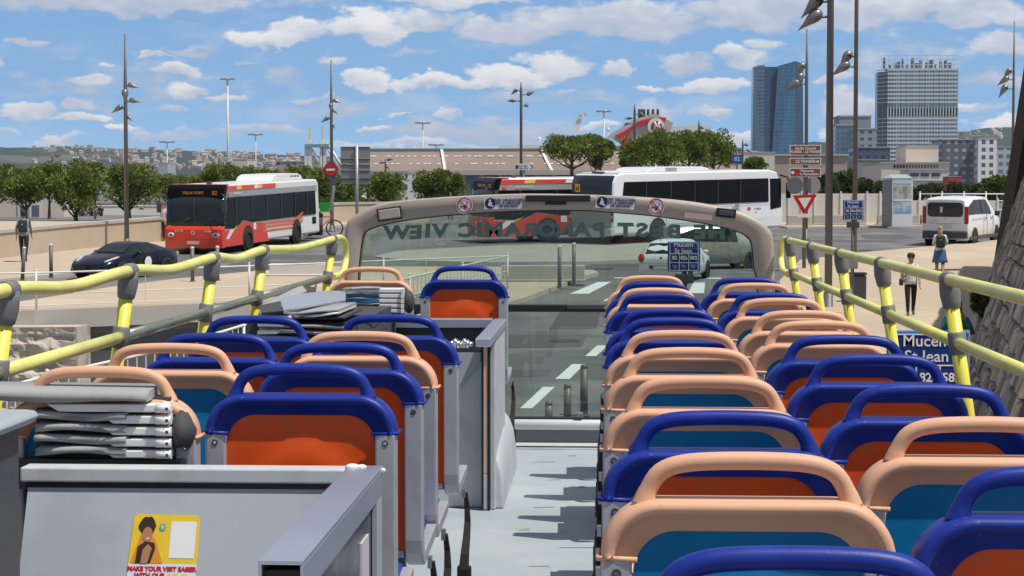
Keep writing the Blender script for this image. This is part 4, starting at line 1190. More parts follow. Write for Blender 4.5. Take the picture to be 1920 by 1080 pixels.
lamp(237, 470, Y_, zp(62, Y_), .105, .075, [shl(247, 158, 1, .35, 19, Y_, 237), shl(236, 172, .12, 1, 24, Y_, 237), shl(250, 187, 1, .2, 20, Y_, 237), shl(226, 200, -1, .7, 20, Y_, 237), shl(243, 219, .3, .3, 12, Y_, 237, True)],
     'tall lamp post with five teardrop lamps rising behind the dark sports car')
Y_ = 95
lamp(622, 435, Y_, zp(112, Y_), .10, .07, [shl(629, 188, 1, .4, 14, Y_, 622), shl(621, 197, .1, 1, 15, Y_, 622), shl(627, 207, .8, .8, 12, Y_, 622), shl(614, 221, -1, .8, 15, Y_, 622), shl(624, 233, .4, .6, 11, Y_, 622, True)],
     'tall lamp post with small dark teardrop lamps above the red no entry sign')
Y_ = 51.5
lamp(1554.5, 585, Y_, zp(-330, Y_), .105, .085, [shl(1528, 33, -1, .85, 44, Y_, 1554.5), shl(1530, 5, -.8, .9, 46, Y_, 1554.5, True), shl(1530, -40, -.8, .9, 46, Y_, 1554.5)],
     'thickest lamp post on the right pavement, running out of the top of the picture')
Y_ = 68
lamp(1603, 500, Y_, zp(-160, Y_), .085, .07, [shl(1588, 107, -.55, .85, 32, Y_, 1603, True), shl(1583, 126, -1, .75, 34, Y_, 1603)],
     'lamp post with two stacked teardrop lamps right of the thickest post')
Y_ = 88
lamp(1511, 440, Y_, zp(58, Y_), .095, .075, [shl(1502, 127, -.45, .9, 25, Y_, 1511, True), shl(1499, 146, -.35, 1, 26, Y_, 1511), shl(1492, 158, -1, .75, 28, Y_, 1511)],
     'lamp post with three teardrop lamps rising in front of the blue glass tower')
Y_ = 84
lamp(1898, 440, Y_, zp(45, Y_), .08, .05, [shl(1889, 137, -.6, .9, 20, Y_, 1898, True), shl(1884, 151, -1, .8, 22, Y_, 1898), shl(1882, 168, -.55, .9, 23, Y_, 1898, True)],
     'lamp post with three dark teardrop lamps beside the fort wall')
Y_ = 125
lamp(977, 410, Y_, zp(155, Y_), .10, .09, [shl(967, 170, -.2, .2, 13, Y_, 977, True, -1), shl(991, 177, 1, -.4, 14, Y_, 977), shl(963, 189, -1, .1, 14, Y_, 977), shl(987, 198, .2, .2, 13, Y_, 977, True, -1)],
     'dark lamp post with four round lamps above the second red bus', spike=.6)
Y_ = 157
lamp(1189.5, 400, Y_, zp(196, Y_), .11, .1, [shl(1201, 214, .3, .2, 12, Y_, 1189.5, True, -1), shl(1181, 222, -1, .2, 12, Y_, 1189.5), shl(1176, 232, -1, .6, 10, Y_, 1189.5)],
     'dark lamp post crossing the red funnel of the ship', spike=.6)
Y_ = 150
lamp(99, 403, Y_, zp(286, Y_), .10, .09, [shl(108, 291, 1, -.2, 12, Y_, 99), shl(94, 301, -1, .3, 10, Y_, 99), shl(106, 310, .8, .5, 10, Y_, 99)],
     'small lamp post among the trees above the walking man', spike=.4)
Y_ = 160
lamp(723, 400, Y_, zp(296, Y_), .09, .08, [shl(729, 299, 1, -.2, 11, Y_, 723), shl(718, 304, -1, .3, 9, Y_, 723), shl(726, 312, .5, .8, 9, Y_, 723)],
     'small lamp post in front of the brown warehouse roof', spike=.4)
Y_ = 170
lamp(1310, 400, Y_, zp(227, Y_), .1, .09, [shl(1314, 240, .6, .3, 12, Y_, 1310, True, -1), shl(1306, 246, -.6, .5, 10, Y_, 1310)],
     'lamp post top poking out of the round trees right of the funnel', spike=.4)
Y_ = 170
lamp(1392, 400, Y_, zp(262, Y_), .09, .08, [shl(1398, 272, .6, .3, 11, Y_, 1392, True, -1), shl(1402, 282, .6, .5, 10, Y_, 1392)],
     'lamp post top behind the right end of the white coach', spike=.4)

# port floodlight masts far off
def mast(px, py, Y, label, wpx=15):
    p = P(px, 368, Y); p.z = 2.4; H = zp(py, Y) - 2.4; r = max(.25, 1.3 * Y / F / 1.0)
    g = thing('floodlight_mast', label, 'floodlight mast', p, 0, 'white floodlight masts in the port')
    MB().use(WRAIL, True).tube([(0, 0, 0), (0, 0, H)], [r * 1.1, r * .7], 10).build('pole', g)
    w_ = wpx * Y / F
    h = MB().use(WRAIL, True); h.tube([(0, 0, H - w_ * .12), (0, 0, H), (0, 0, H + w_ * .14)], [w_ * .25, w_ * .5, w_ * .55], 12); h.build('lamp_ring', g)
    h = MB().use(GALV, False)
    for k in range(8):
        a = k * math.pi / 4; h.box((math.cos(a) * w_ * .8, math.sin(a) * w_ * .8, H + w_ * .02), (w_ * .35, w_ * .2, w_ * .16), Matrix.Rotation(a, 3, 'Z'))
    h.build('floodlights', g)
for a in ((428, 148, 380, 'tallest white floodlight mast left of centre, above the red bus'), (314, 266, 820, 'small white floodlight mast before the hillside'), (480, 252, 717, 'white floodlight mast right of the tallest one'),
          (793, 231, 600, 'white floodlight mast over the warehouse, left of the round lamp post'), (818, 272, 860, 'smallest floodlight mast peeping over the warehouse roof'), (1132, 210, 530, 'dark topped floodlight mast left of the ship funnel')):
    mast(*a)
# ================================================================== vehicles (local: +X forward, +Y left, z up from the road)
BRED = mat('bus red', (.66, .045, .018), .32, var=.05, coat=.4)
BWHT = mat('bus white', (.74, .74, .73), .35, var=.03, coat=.3)
BORG = mat('stripe orange', (.72, .16, .05), .35, var=.03)
BYEL = mat('stripe yellow', (.80, .50, .05), .35, var=.03)
BGRY = mat('bus grey band', (.30, .31, .32), .4, var=.03)
CWHT = mat('coach white', (.76, .77, .78), .32, var=.03, coat=.3)
TYRE = mat('tyre rubber', (.02, .02, .021), .85)
RIM = mat('wheel alloy', (.45, .46, .48), .35, .6)
HEADL = mat('headlamp', (.62, .65, .68), .12, spec=.8)
TAILR = mat('tail lamp red', (.35, .012, .012), .2, spec=.7)
PLATE = mat('number plate', (.62, .62, .58), .5)
AMBER = mat('amber display', (.25, .09, .01), .4, emit=(1, .35, .05, .25))
def place(root, px_or_xyz, hd, ground=True, scale=1.0):
    """root at road position (x,y); hd = heading direction (x,y); pitched with the road slope"""
    x_, y_ = px_or_xyz[0], px_or_xyz[1]
    f = Vector((hd[0], hd[1], 0)).normalized()
    sl = SL if Y0 < y_ < Y1 else 0
    n_ = Vector((0, -sl, 1)).normalized(); f = (f - n_ * f.dot(n_)).normalized(); l = n_.cross(f)
    M = Matrix((f, l, n_)).transposed().to_4x4() @ Matrix.Scale(scale, 4); M.translation = Vector((x_, y_, gz(y_) + .012))
    root.matrix_world = M
def wheel(g, c, r, w_, spokes=8, side=1):
    """c centre, axle along Y"""
    t = MB().use(TYRE, True)
    ring = [(-.5, .62), (-.5, .9), (-.38, 1), (.38, 1), (.5, .9), (.5, .62)]
    rs = []
    for q in range(24):
        a = q * math.pi / 12; rs.append([Vector(c) + Vector((math.cos(a) * r * k, yy * w_, math.sin(a) * r * k)) for yy, k in ring])
    rs.append(rs[0]); t.loft(rs, closed=False, cap=False)
    o = t.build('wheel', g)
    m = MB().use(RIM, False)
    yo = side * w_ * .42
    m.disc(Vector(c) + Vector((0, yo * .6, 0)), r * .64, (0, side, 0), 20)
    m.use(DARK)
    for q in range(spokes):
        a = q * 2 * math.pi / spokes; m.disc(Vector(c) + Vector((math.cos(a) * r * .42, yo * .64, math.sin(a) * r * .42)), r * .1, (0, side, 0), 8)
    m.use(RIM); m.disc(Vector(c) + Vector((0, yo * .7, 0)), r * .17, (0, side, 0), 12)
    m.build('rim', o)
    return o
def vpart(g, m, a, b, name, bev=0.0):
    mb = MB().use(m); mb.box2(a, b); return mb.build(name, g, bevel=bev)
def outline_body(mb, prof, w2, tumble=.04, zt=1.0, inset=.06):
    """side profile (x,z) swept across the width, slightly narrower at the top, rounded edges"""
    def w_(z): return w2 - tumble * max(0, z - zt)
    cxm = sum(p[0] for p in prof) / len(prof); czm = sum(p[1] for p in prof) / len(prof)
    def shr(p, k): return (cxm + (p[0] - cxm) * (1 - k / 3), czm + (p[1] - czm) * (1 - k))
    rings = []
    for sgn, off, k in ((-1, 0, .05), (-1, .05, .015), (-1, .14, 0), (1, .14, 0), (1, .05, .015), (1, 0, .05)):
        rings.append([Vector((shr(p, k)[0], sgn * (w_(p[1]) - off), shr(p, k)[1])) for p in prof])
    mb.loft(rings, smooth=False)

def city_bus(label, loc, hd, scale=1.0):
    g = thing('city_bus', label, 'bus', (0, 0, 0), 0, 'red and white city buses')
    Lb, w2, H = 12.0, 1.26, 2.86
    b = MB().use(BWHT)
    outline_body(b, [(0.02, .32), (0.10, 1.0), (-.02, 1.3), (-.16, 2.55), (-.28, H - .05), (-.6, H), (-Lb + .2, H), (-Lb, H - .15), (-Lb, .34)], w2, .035)
    b.build('body', g, bevel=.03, bseg=2)
    # red front skin: bumper, cheeks
    f = MB().use(BRED)
    for z0_, z1_, d0, d1 in ((.26, .62, .19, .21), (.62, 1.02, .21, .19), (1.02, 1.16, .19, .09)):
        f.loft([[Vector((d0 - .07 * abs(s) ** 4, s * (w2 + .015), z0_)), Vector((d1 - .07 * abs(s) ** 4, s * (w2 + .015), z1_)), Vector((d1 - .3, s * (w2 + .012), z1_)), Vector((d0 - .3, s * (w2 + .012), z0_))] for s in (-1, -.85, -.5, 0, .5, .85, 1)], smooth=False)
    f.build('front_bumper', g, bevel=.015)
    sk = MB().use(BRED)
    for s in (-1, 1):
        yo = s * (w2 + .006)
        sk.prism([Vector(p) for p in ((-.05, yo, .30), (-5.2, yo, .30), (-4.7, yo, 1.14), (-3.2, yo, 1.16), (-2.2, yo, 1.30), (-1.5, yo, 1.0), (-1.0, yo, .98), (-.02, yo, 1.0))][::s], (0, s * .006, 0))
        sk.prism([Vector(p) for p in ((-.2, yo - s * .03, 2.62), (-6.2, yo - s * .03, 2.62), (-6.2, yo - s * .05, 2.80), (-.3, yo - s * .05, 2.80))], (0, s * .008, 0))
    sk.prism([Vector(p) for p in ((-.36, -w2 + .05, 2.862), (-.36, w2 - .05, 2.862), (-.9, w2 - .06, 2.862), (-.9, -w2 + .06, 2.862))], (0, 0, .012))
    sk.build('red_livery', g)
    def stripe(mm, pts, vec):
        q_ = MB().use(mm); q_.prism([Vector(p) for p in pts], vec); q_.build('stripe', g)
    for s in (-1, 1):
        yo = s * (w2 + .0145)
        for zz in (.72, .90, 1.06):
            stripe(BORG, ((-4.5, yo, zz), (-8.6, yo, zz), (-9.6, yo, zz + .28), (-9.6, yo, zz + .36), (-8.5, yo, zz + .09), (-4.45, yo, zz + .09)), (0, s * .004, 0))
        stripe(BWHT, ((-.25, yo, .62), (-.55, yo, .60), (-1.15, yo, .98), (-.75, yo, 1.0)), (0, s * .004, 0))
        stripe(BYEL, ((-.75, yo, .78), (-1.6, yo, 1.16), (-1.15, yo, 1.02), (-1.05, yo, .86)), (0, s * .005, 0))
        for xa, xb, mm in ((-1.6, -2.1, BYEL), (-3.6, -4.0, BWHT), (-4.0, -4.5, BYEL)):
            stripe(mm, ((xa, yo - s * .04, 2.63), (xb, yo - s * .04, 2.63), (xb - .05, yo - s * .055, 2.79), (xa - .05, yo - s * .055, 2.79)), (0, s * .012, 0))
    for s in (-1, 1):
        yo = s * (w2 - .014)
        wd = MB().use(BLKW)
        wd.prism([Vector(p) for p in ((-.02, yo, 1.05), (-1.0, yo, 1.02), (-1.5, yo, 1.0 + .04), (-2.2, yo, 1.34), (-3.2, yo, 1.20), (-11.4, yo, 1.24), (-11.4, yo - s * .04, 2.32), (-.25, yo - s * .04, 2.32))], (0, s * .026, 0))
        wo = wd.build('window', g)
        dv = MB().use(DARK)
        for xx in (-1.4, -3.2, -5.0, -6.8, -8.6, -10.2): dv.box2((xx - .025, yo + s * .022, 1.26), (xx + .025, yo + s * .03, 2.30))
        dv.build('window_divider', wo)
        gb = MB().use(BGRY); gb.prism([Vector(p) for p in ((-.3, yo - s * .03, 2.34), (-11.6, yo - s * .03, 2.34), (-11.6, yo - s * .045, 2.58), (-.3, yo - s * .045, 2.58))], (0, s * .022, 0)); gb.build('grey_band', g)
    # windscreen wraps the whole front
    wsn = MB().use(DGLASS, True)
    rr = []
    for zz, xx in ((1.06, .07), (1.35, .03), (1.9, -.04), (2.36, -.10)):
        rr.append([Vector((xx - .035 * abs(s) ** 3, s * (w2 + .006), zz)) for s in (-1, -.85, -.5, 0, .5, .85, 1)])
    wsn.loft([[*r, *[p + Vector((-.25, 0, 0)) for p in r[::-1]]] for r in rr]); wso = wsn.build('windscreen', g)
    d = MB().use(BLKW); d.prism([Vector(p) for p in ((-.4, -w2 + .0, 2.36), (-.10, -w2 + .0, 2.36), (-.14, -w2 + .02, 2.70), (-.30, -w2 + .03, 2.85), (-.5, -w2 + .03, 2.85))], (0, 2 * w2 - .02, 0)); do = d.build('destination_box', g, bevel=.01)
    text('82', .24, AMBER, frame((-.10, .85, 2.52), (0, 1, 0), (0, 0, 1)), 'display_lettering', do, depth=.002)
    text('VIEUX PORT', .17, AMBER, frame((-.10, -.1, 2.52), (0, 1, 0), (0, 0, 1)), 'display_lettering', do, depth=.002)
    ms = MB().use(DARK)
    ms.box2((.02, -.01, 1.16), (.04, .02, 2.3)); ms.tube([(.06, -.9, 1.15), (.03, -.2, 1.5)], .015, 6); ms.tube([(.06, .3, 1.15), (.03, .9, 1.55)], .015, 6); ms.build('wiper', g)
    ir = MB().use(mat('bus blind paper', (.35, .38, .36), .8)); ir.box2((-.22, -1.05, 1.25), (-.2, -.8, 2.2)); ir.build('sun_blind', g)
    for s in (-1, 1):
        hl = MB().use(HEADL, True); hl.ell((.15, s * .98, .80), (.07, .17, .10), 12, 8); ho = hl.build('headlight', g)
        hl = MB().use(DARK, True); hl.ell((.205, s * .98, .80), (.02, .07, .06), 10, 6); hl.build('lens', ho)
        MB().use(DARK, True).tube([(.05, s * 1.2, 2.5), (.3, s * 1.42, 2.45), (.32, s * 1.44, 2.1)], .025, 6).build('mirror_arm', g)
        vpart(g, DARK, (.26, s * 1.34, 1.72), (.36, s * 1.54, 2.12), 'mirror', .03)
        for xx in (-2.72, -8.75):
            ar = MB().use(TYRE); ar.disc((xx, s * (w2 + .022), .50), .60, (0, s, 0), 28); ar.build('wheel_arch', g)
            wheel(g, (xx, s * (w2 - .08), .48), .48, .30, 10, s)
    vpart(g, PLATE, (.205, -.26, .42), (.225, .26, .54), 'number_plate')
    em = MB().use(CHROME); em.disc((.215, 0, .90), .09, (1, 0, 0), 16, .06); em.build('badge', g)
    text('R T M', .14, BWHT, frame((.206, -.62, .96), (0, 1, 0), (0, 0, 1)), 'front_lettering', g, depth=.004)
    text('Citelis', .12, BWHT, frame((.206, .65, .96), (0, 1, 0), (0, 0, 1)), 'front_lettering', g, depth=.004)
    for s in (-1, 1):
        text('METROPOLE', .15, BWHT, frame((-1.6 if s > 0 else -1.6, s * (w2 + .008), 2.46), (-s, 0, 0), (0, 0, 1)), 'side_lettering', g, depth=.004)
        lg_ = MB().use(BORG); lg_.box2((-.55, s * (w2 - .012), 2.40), (-.75, s * (w2 + .002), 2.55)); lg_.build('logo', g)
        vv = MB().use(BLKW); vv.box2((-10.9, s * (w2 + .002), .80), (-11.4, s * (w2 + .008), 1.12)); vv.build('side_vent', g)
        vv = MB().use(WHITE); vv.box2((-3.35, s * (w2 + .02), .88), (-3.65, s * (w2 + .024), 1.16)); vv.build('fare_sign', g)
    ac = MB().use(BWHT); outline_body(ac, [(-6.6, H), (-6.9, H + .22), (-7.3, H + .30), (-10.2, H + .30), (-10.6, H + .2), (-10.8, H)], .85, 0)
    aco = ac.build('roof_unit', g, bevel=.03)
    gr = MB().use(DARK)
    for k in range(4): gr.box2((-9.1 - .3 * k, -.852, H + .14), (-9.3 - .3 * k, -.845, H + .22)); gr.box2((-9.1 - .3 * k, .845, H + .14), (-9.3 - .3 * k, .852, H + .22))
    gr.build('grille', aco)
    vpart(g, DARK, (-1.5, -.1, H), (-1.7, .1, H + .1), 'roof_aerial', .02)
    place(g, loc, hd, scale=scale)
    return g
# first bus: front left corner of the picture at px 312, rear right at px 585
p0 = G(366, 477)
city_bus('red city bus with white roof unit coming towards us behind the sports car', (p0.x, p0.y), (-.19, -1), .97)
p0 = G(868, 457)
fw = Vector((-.90, -.43, 0)).normalized(); lf = Vector((fw.y, -fw.x, 0))
city_bus('second red city bus, half hidden behind the white coach and seen through the windscreen', (p0.x + .7, p0.y + 1.15), (fw.x, fw.y), 1.0)

def coach(label, loc, hd):
    g = thing('coach', label, 'coach', (0, 0, 0))
    Lb, w2, H = 12.3, 1.27, 3.12
    # origin: centre of the rear bumper, forward +X
    b = MB().use(CWHT)
    outline_body(b, [(0, .42), (-.02, 1.2), (.05, 2.7), (.22, H - .08), (.7, H), (Lb - .9, H), (Lb - .3, H - .12), (Lb, 2.5), (Lb + .12, 1.2), (Lb + .08, .36)], w2, .03)
    b.build('body', g, bevel=.05, bseg=3)
    rg = MB().use(mat('rear glass band', (.012, .018, .03), .06, spec=.7, var=0), True)
    rr = []
    for zz, xx in ((1.55, .0), (2.1, .02), (2.7, .06), (2.98, .20), (3.09, .48)):
        rr.append([Vector((xx - .035, -w2 + .13, zz)), Vector((xx - .045, -w2 * .5, zz)), Vector((xx - .05, 0, zz)), Vector((xx - .045, w2 * .5, zz)), Vector((xx - .035, w2 - .13, zz)), Vector((xx + .1, w2 - .13, zz)), Vector((xx + .1, -w2 + .13, zz))])
    rg.loft(rr); rgo = rg.build('rear_window', g)
    st = MB().use(BYEL); st.box2((-.06, .62, 2.28), (-.045, .90, 2.62)); so = st.build('school_bus_sticker', g)
    st = MB().use(BLKW); st.disc((-.066, .70, 2.50), .04, (-1, 0, 0), 10); st.box2((-.067, .67, 2.34), (-.062, .73, 2.46)); st.disc((-.066, .82, 2.46), .035, (-1, 0, 0), 10); st.box2((-.067, .79, 2.34), (-.062, .85, 2.42)); st.build('pictogram', so)
    lw = MB().use(BGRY); lw.box2((-.035, -w2 + .12, .75), (-.01, w2 - .12, 1.52)); lw.build('engine_cover', g, bevel=.02)
    bp = MB().use(mat('coach bumper grey', (.48, .49, .50), .5)); bp.box2((-.12, -w2 + .02, .40), (.2, w2 - .02, .74)); bp.build('rear_bumper', g, bevel=.05)
    for s in (-1, 1):
        t = MB().use(TAILR); t.box2((-.03, s * (w2 - .13), 1.0), (.03, s * (w2 - .01), 1.45)); to = t.build('tail_light', g, bevel=.01)
        t = MB().use(HEADL); t.box2((-.035, s * (w2 - .12), 1.17), (.0, s * (w2 - .02), 1.26)); t.build('reversing_lens', to)
        yo = s * (w2 - .014)
        wd = MB().use(BLKW)
        wd.prism([Vector(p) for p in ((.55, yo, 1.62), (Lb - 1.1, yo, 1.62), (Lb - 1.1, yo - s * .03, 2.72), (.75, yo - s * .03, 2.72))], (0, s * .024, 0)); wo = wd.build('window', g)
        dv = MB().use(DARK)
        for xx in (2.2, 3.9, 5.6, 7.3, 9.0): dv.box2((xx - .02, yo + s * .020, 1.64), (xx + .02, yo + s * .028, 2.70))
        dv.build('window_divider', wo)
        cd = MB().use(BLKW)
        cd.prism([Vector(p) for p in ((Lb - .95, yo, 1.25), (Lb - .1, yo, 1.35), (Lb - .1, yo - s * .03, 2.70), (Lb - .95, yo - s * .03, 2.70))], (0, s * .024, 0)); cd.build('cab_window', g)
        ln = MB().use(BGRY); ln.box2((.2, s * (w2 + .001), .80), (Lb - 1.2, s * (w2 + .004), .815)); ln.box2((.2, s * (w2 + .001), 1.50), (Lb - .5, s * (w2 + .004), 1.512))
        for xx in (3.6, 5.4, 7.2, 9.0): ln.box2((xx, s * (w2 + .001), .82), (xx + .012, s * (w2 + .004), 1.49))
        ln.build('panel_seam', g)
        for xx in (3.0, 9.3):
            ar = MB().use(TYRE); ar.disc((xx, s * (w2 + .008), .52), .60, (0, s, 0), 28); ar.build('wheel_arch', g)
            wheel(g, (xx, s * (w2 - .10), .50), .50, .32, 10, s)
        mr = MB().use(BLKW); mr.box2((Lb + .1, s * (w2 + .1), 1.75), (Lb + .3, s * (w2 + .3), 2.5)); mr.build('mirror', g, bevel=.05)
        MB().use(BLKW, True).tube([(Lb - .1, s * (w2 - .1), 2.85), (Lb + .2, s * (w2 + .15), 2.75), (Lb + .2, s * (w2 + .2), 2.5)], .04, 6).build('mirror_arm', g)
    fg = MB().use(DGLASS, True)
    rr = []
    for zz, xx in ((1.15, Lb + .13), (1.9, Lb + .08), (2.45, Lb + .03), (2.95, Lb - .22)):
        rr.append([Vector((xx - .08 * abs(s) ** 3, s * (w2 - .08), zz)) for s in (-1, -.6, 0, .6, 1)] + [Vector((xx - .2, s * (w2 - .08), zz)) for s in (1, -1)])
    fg.loft(rr); fg.build('windscreen', g)
    s = -1
    lo_ = MB().use(BRED); lo_.box2((Lb - 2.75, s * (w2 + .001), 1.26), (Lb - 2.5, s * (w2 + .006), 1.40)); lo_.build('logo', g)
    text('la region', .15, mat('grey decal', (.2, .2, .22), .5), frame((Lb - 1.95, -(w2 + .004), 1.33), (1, 0, 0), (0, 0, 1)), 'side_lettering', g, depth=.003)
    text('cars', .10, BRED, frame((Lb - 2.1, -(w2 + .004), 1.16), (1, 0, 0), (0, 0, 1)), 'side_lettering', g, depth=.003)
    ac = MB().use(CWHT); outline_body(ac, [(2.6, H), (2.75, H + .13), (3.2, H + .20), (6.6, H + .20), (7.0, H + .13), (7.2, H)], .95, 0); aco = ac.build('roof_unit', g, bevel=.03)
    gr = MB().use(BGRY); gr.box2((3.9, -.952, H + .02), (4.7, -.94, H + .18)); gr.build('grille', aco)
    ac = MB().use(CWHT); outline_body(ac, [(1.1, H), (1.2, H + .06), (2.3, H + .06), (2.4, H)], .8, 0); ac.build('roof_hatch', g, bevel=.02)
    vpart(g, DARK, (.35, -.3, H - .02), (.55, .3, H + .05), 'roof_aerial', .02)
    place(g, loc, hd); return g
rc = G(1150, 461); hdv = Vector((.655, .755, 0)).normalized(); lft = Vector((-hdv.y, hdv.x, 0))
oc = rc + lft * 1.27
coach('white coach with long black window band standing across the road ahead', (oc.x, oc.y), (hdv.x, hdv.y))

# ---- cars: loft of stations; station = (x, half width, z bottom, z mid, z belt, roof half width, z roof)
def car(name, label, cat, st, paint, L_, wheels, wr, glassi, loc, hd, scale=1.0, extra=None, sub=True):
    g = thing(name, label, cat)
    mb = MB().use(paint, True)
    rings = []
    def ring(s):
        x_, w_, zb, zm, zw, rw, zr = s
        h = [(w_ * .90, zb), (w_, zb + .10), (w_ * 1.0, zm), (w_ * .955, zw), (rw, zr - .02), (rw * .86, zr), (rw * .4, zr + .018)]
        return [Vector((x_, a, b)) for a, b in h] + [Vector((x_, -a, b)) for a, b in h[::-1]]
    for s in st: rings.append(ring(s))
    mb.loft(rings)
    body = mb.build('body', g)
    # glass: strips on the loft between belt and roof, pushed out a little
    for kind, a, b in glassi:
        if kind == 'side':
            for s in (1, -1):
                gm = MB().use(DGLASS, True)
                lo = []; hi = []
                for i in range(a, b + 1):
                    x_, w_, zb, zm, zw, rw, zr = st[i]
                    for dx in ((0,) if i not in (a, b) else (0,)):
                        bl = Vector((x_, s * (w_ * .955), zw)); rf_ = Vector((x_, s * rw, zr - .02))
                        lo.append(bl.lerp(rf_, .08)); hi.append(bl.lerp(rf_, .86 if i not in (a, b) else .5 if b - a > 3 else .8))
                n_ = Vector((0, s, .35)).normalized() * .012
                gm.loft([[p + n_, q + n_, q - n_, p - n_] for p, q in zip(lo, hi)], smooth=False)
                go = gm.build('side_window', g)
                dv = MB().use(BLACK)
                m_ = (a + b) // 2; x_ = st[m_][0]
                dv.prism([lo[m_ - a] + n_ * 1.3 + Vector((.03, 0, 0)), lo[m_ - a] + n_ * 1.3 - Vector((.03, 0, 0)), hi[m_ - a] + n_ * 1.3 - Vector((.03, 0, 0)), hi[m_ - a] + n_ * 1.3 + Vector((.03, 0, 0))], n_ * .4)
                dv.build('pillar', go)
        else:
            gm = MB().use(DGLASS, True)
            sa, sb_ = st[a], st[b]
            # between the top of station a and the top of station b across the width
            def top(s, t, up): return Vector((s[0], t * s[5] * .90, s[6] + .018 * (1 - abs(t)) + up))
            ra = []
            for k in range(5):
                q = .10 + .80 * k / 4
                ra.append([top(sa, t, .0).lerp(top(sb_, t, .0), q) for t in (-1, -.5, 0, .5, 1)])
            n_ = ((ra[-1][2] - ra[0][2]).cross(Vector((0, 1, 0)))).normalized()
            if n_.z < 0: n_ = -n_
            gm.loft([[p + n_ * .02 for p in r] + [p - n_ * .03 for p in r[::-1]] for r in ra], smooth=False)
            gm.build('windscreen' if kind == 'front' else 'rear_window', g)
    for xx in wheels:
        for s in (-1, 1):
            wv = min(st, key=lambda q: abs(q[0] - xx))[1]
            ar = MB().use(BLACK); ar.disc((xx, s * (wv + .006), wr), wr * 1.16, (0, s, 0), 24); ar.build('wheel_arch', g)
            wheel(g, (xx, s * (wv - .085), wr), wr, .21, 9, s)
    if extra: extra(g)
    place(g, loc, hd, scale=scale); return g
NAVY = mat('very dark blue paint', (.003, .007, .014), .2, var=.0, coat=.25, spec=.35)
def sport_extra(g):
    for s in (-1, 1):
        h = MB().use(HEADL, True); h.loft([[Vector((2.02 - k * .20, s * (.62 + .05 * k) + j, .66 + .05 * k + i)) for i, j in ((-.035, 0), (.035, 0), (.03, s * .07), (-.03, s * .07))] for k in range(4)]); h.build('headlight', g)
        m = MB().use(NAVY, True); m.ell((.42, s * .98, .92), (.09, .12, .07), 10, 6); m.build('mirror', g)
        t = MB().use(TAILR, True); t.ell((-2.12, s * .62, .82), (.04, .2, .03), 10, 6); t.build('tail_light', g)
        ln = MB().use(BLACK); ln.box2((.48, s * .945 - .004, .28), (.50, s * .945 + .004, .80)); ln.build('door_seam', g); ln = MB().use(BLACK); ln.box2((-.75, s * .945 - .004, .28), (-.73, s * .945 + .004, .80)); ln.build('door_seam', g)
    gr = MB().use(BLACK, True); gr.ell((2.16, 0, .42), (.06, .50, .10), 16, 6); gr.build('grille', g)
    gr = MB().use(BLACK, True); gr.ell((2.10, .72, .36), (.06, .14, .08), 10, 6); gr.ell((2.10, -.72, .36), (.06, .14, .08), 10, 6); gr.build('air_intake', g)
    pl = MB().use(CHROME); pl.disc((2.225, 0, .52), .03, (1, 0, 0), 10); pl.build('badge', g)
    d = MB().use(WHITE)
    for s in (1, -1): d.disc((-.15, s * .962, .56), .21, (0, s, 0), 24)
    d.build('door_roundel', g)
sp = [(-2.20, .70, .42, .60, .72, .55, .74), (-2.12, .84, .30, .58, .80, .66, .84), (-1.7, .93, .22, .62, .88, .66, .98), (-1.15, .955, .20, .64, .90, .60, 1.16), (-.55, .93, .20, .60, .87, .58, 1.27), (0, .92, .20, .58, .86, .57, 1.285),
      (.35, .92, .20, .58, .86, .60, 1.22), (.95, .93, .20, .60, .84, .70, .90), (1.4, .955, .20, .62, .80, .62, .83), (1.85, .90, .20, .56, .70, .55, .73), (2.15, .78, .22, .46, .58, .45, .60), (2.25, .60, .26, .40, .50, .36, .51)]
pA = G(232, 521)
car('sports_car', 'dark blue sports coupe with white door roundel in front of the red bus', 'car', sp, NAVY, 4.45, (1.35, -1.32), .345, [('side', 3, 7), ('front', 7, 6), ('rear', 2, 4)], (pA.x - .1, pA.y + .6), (-.40, -.92), .90, sport_extra)

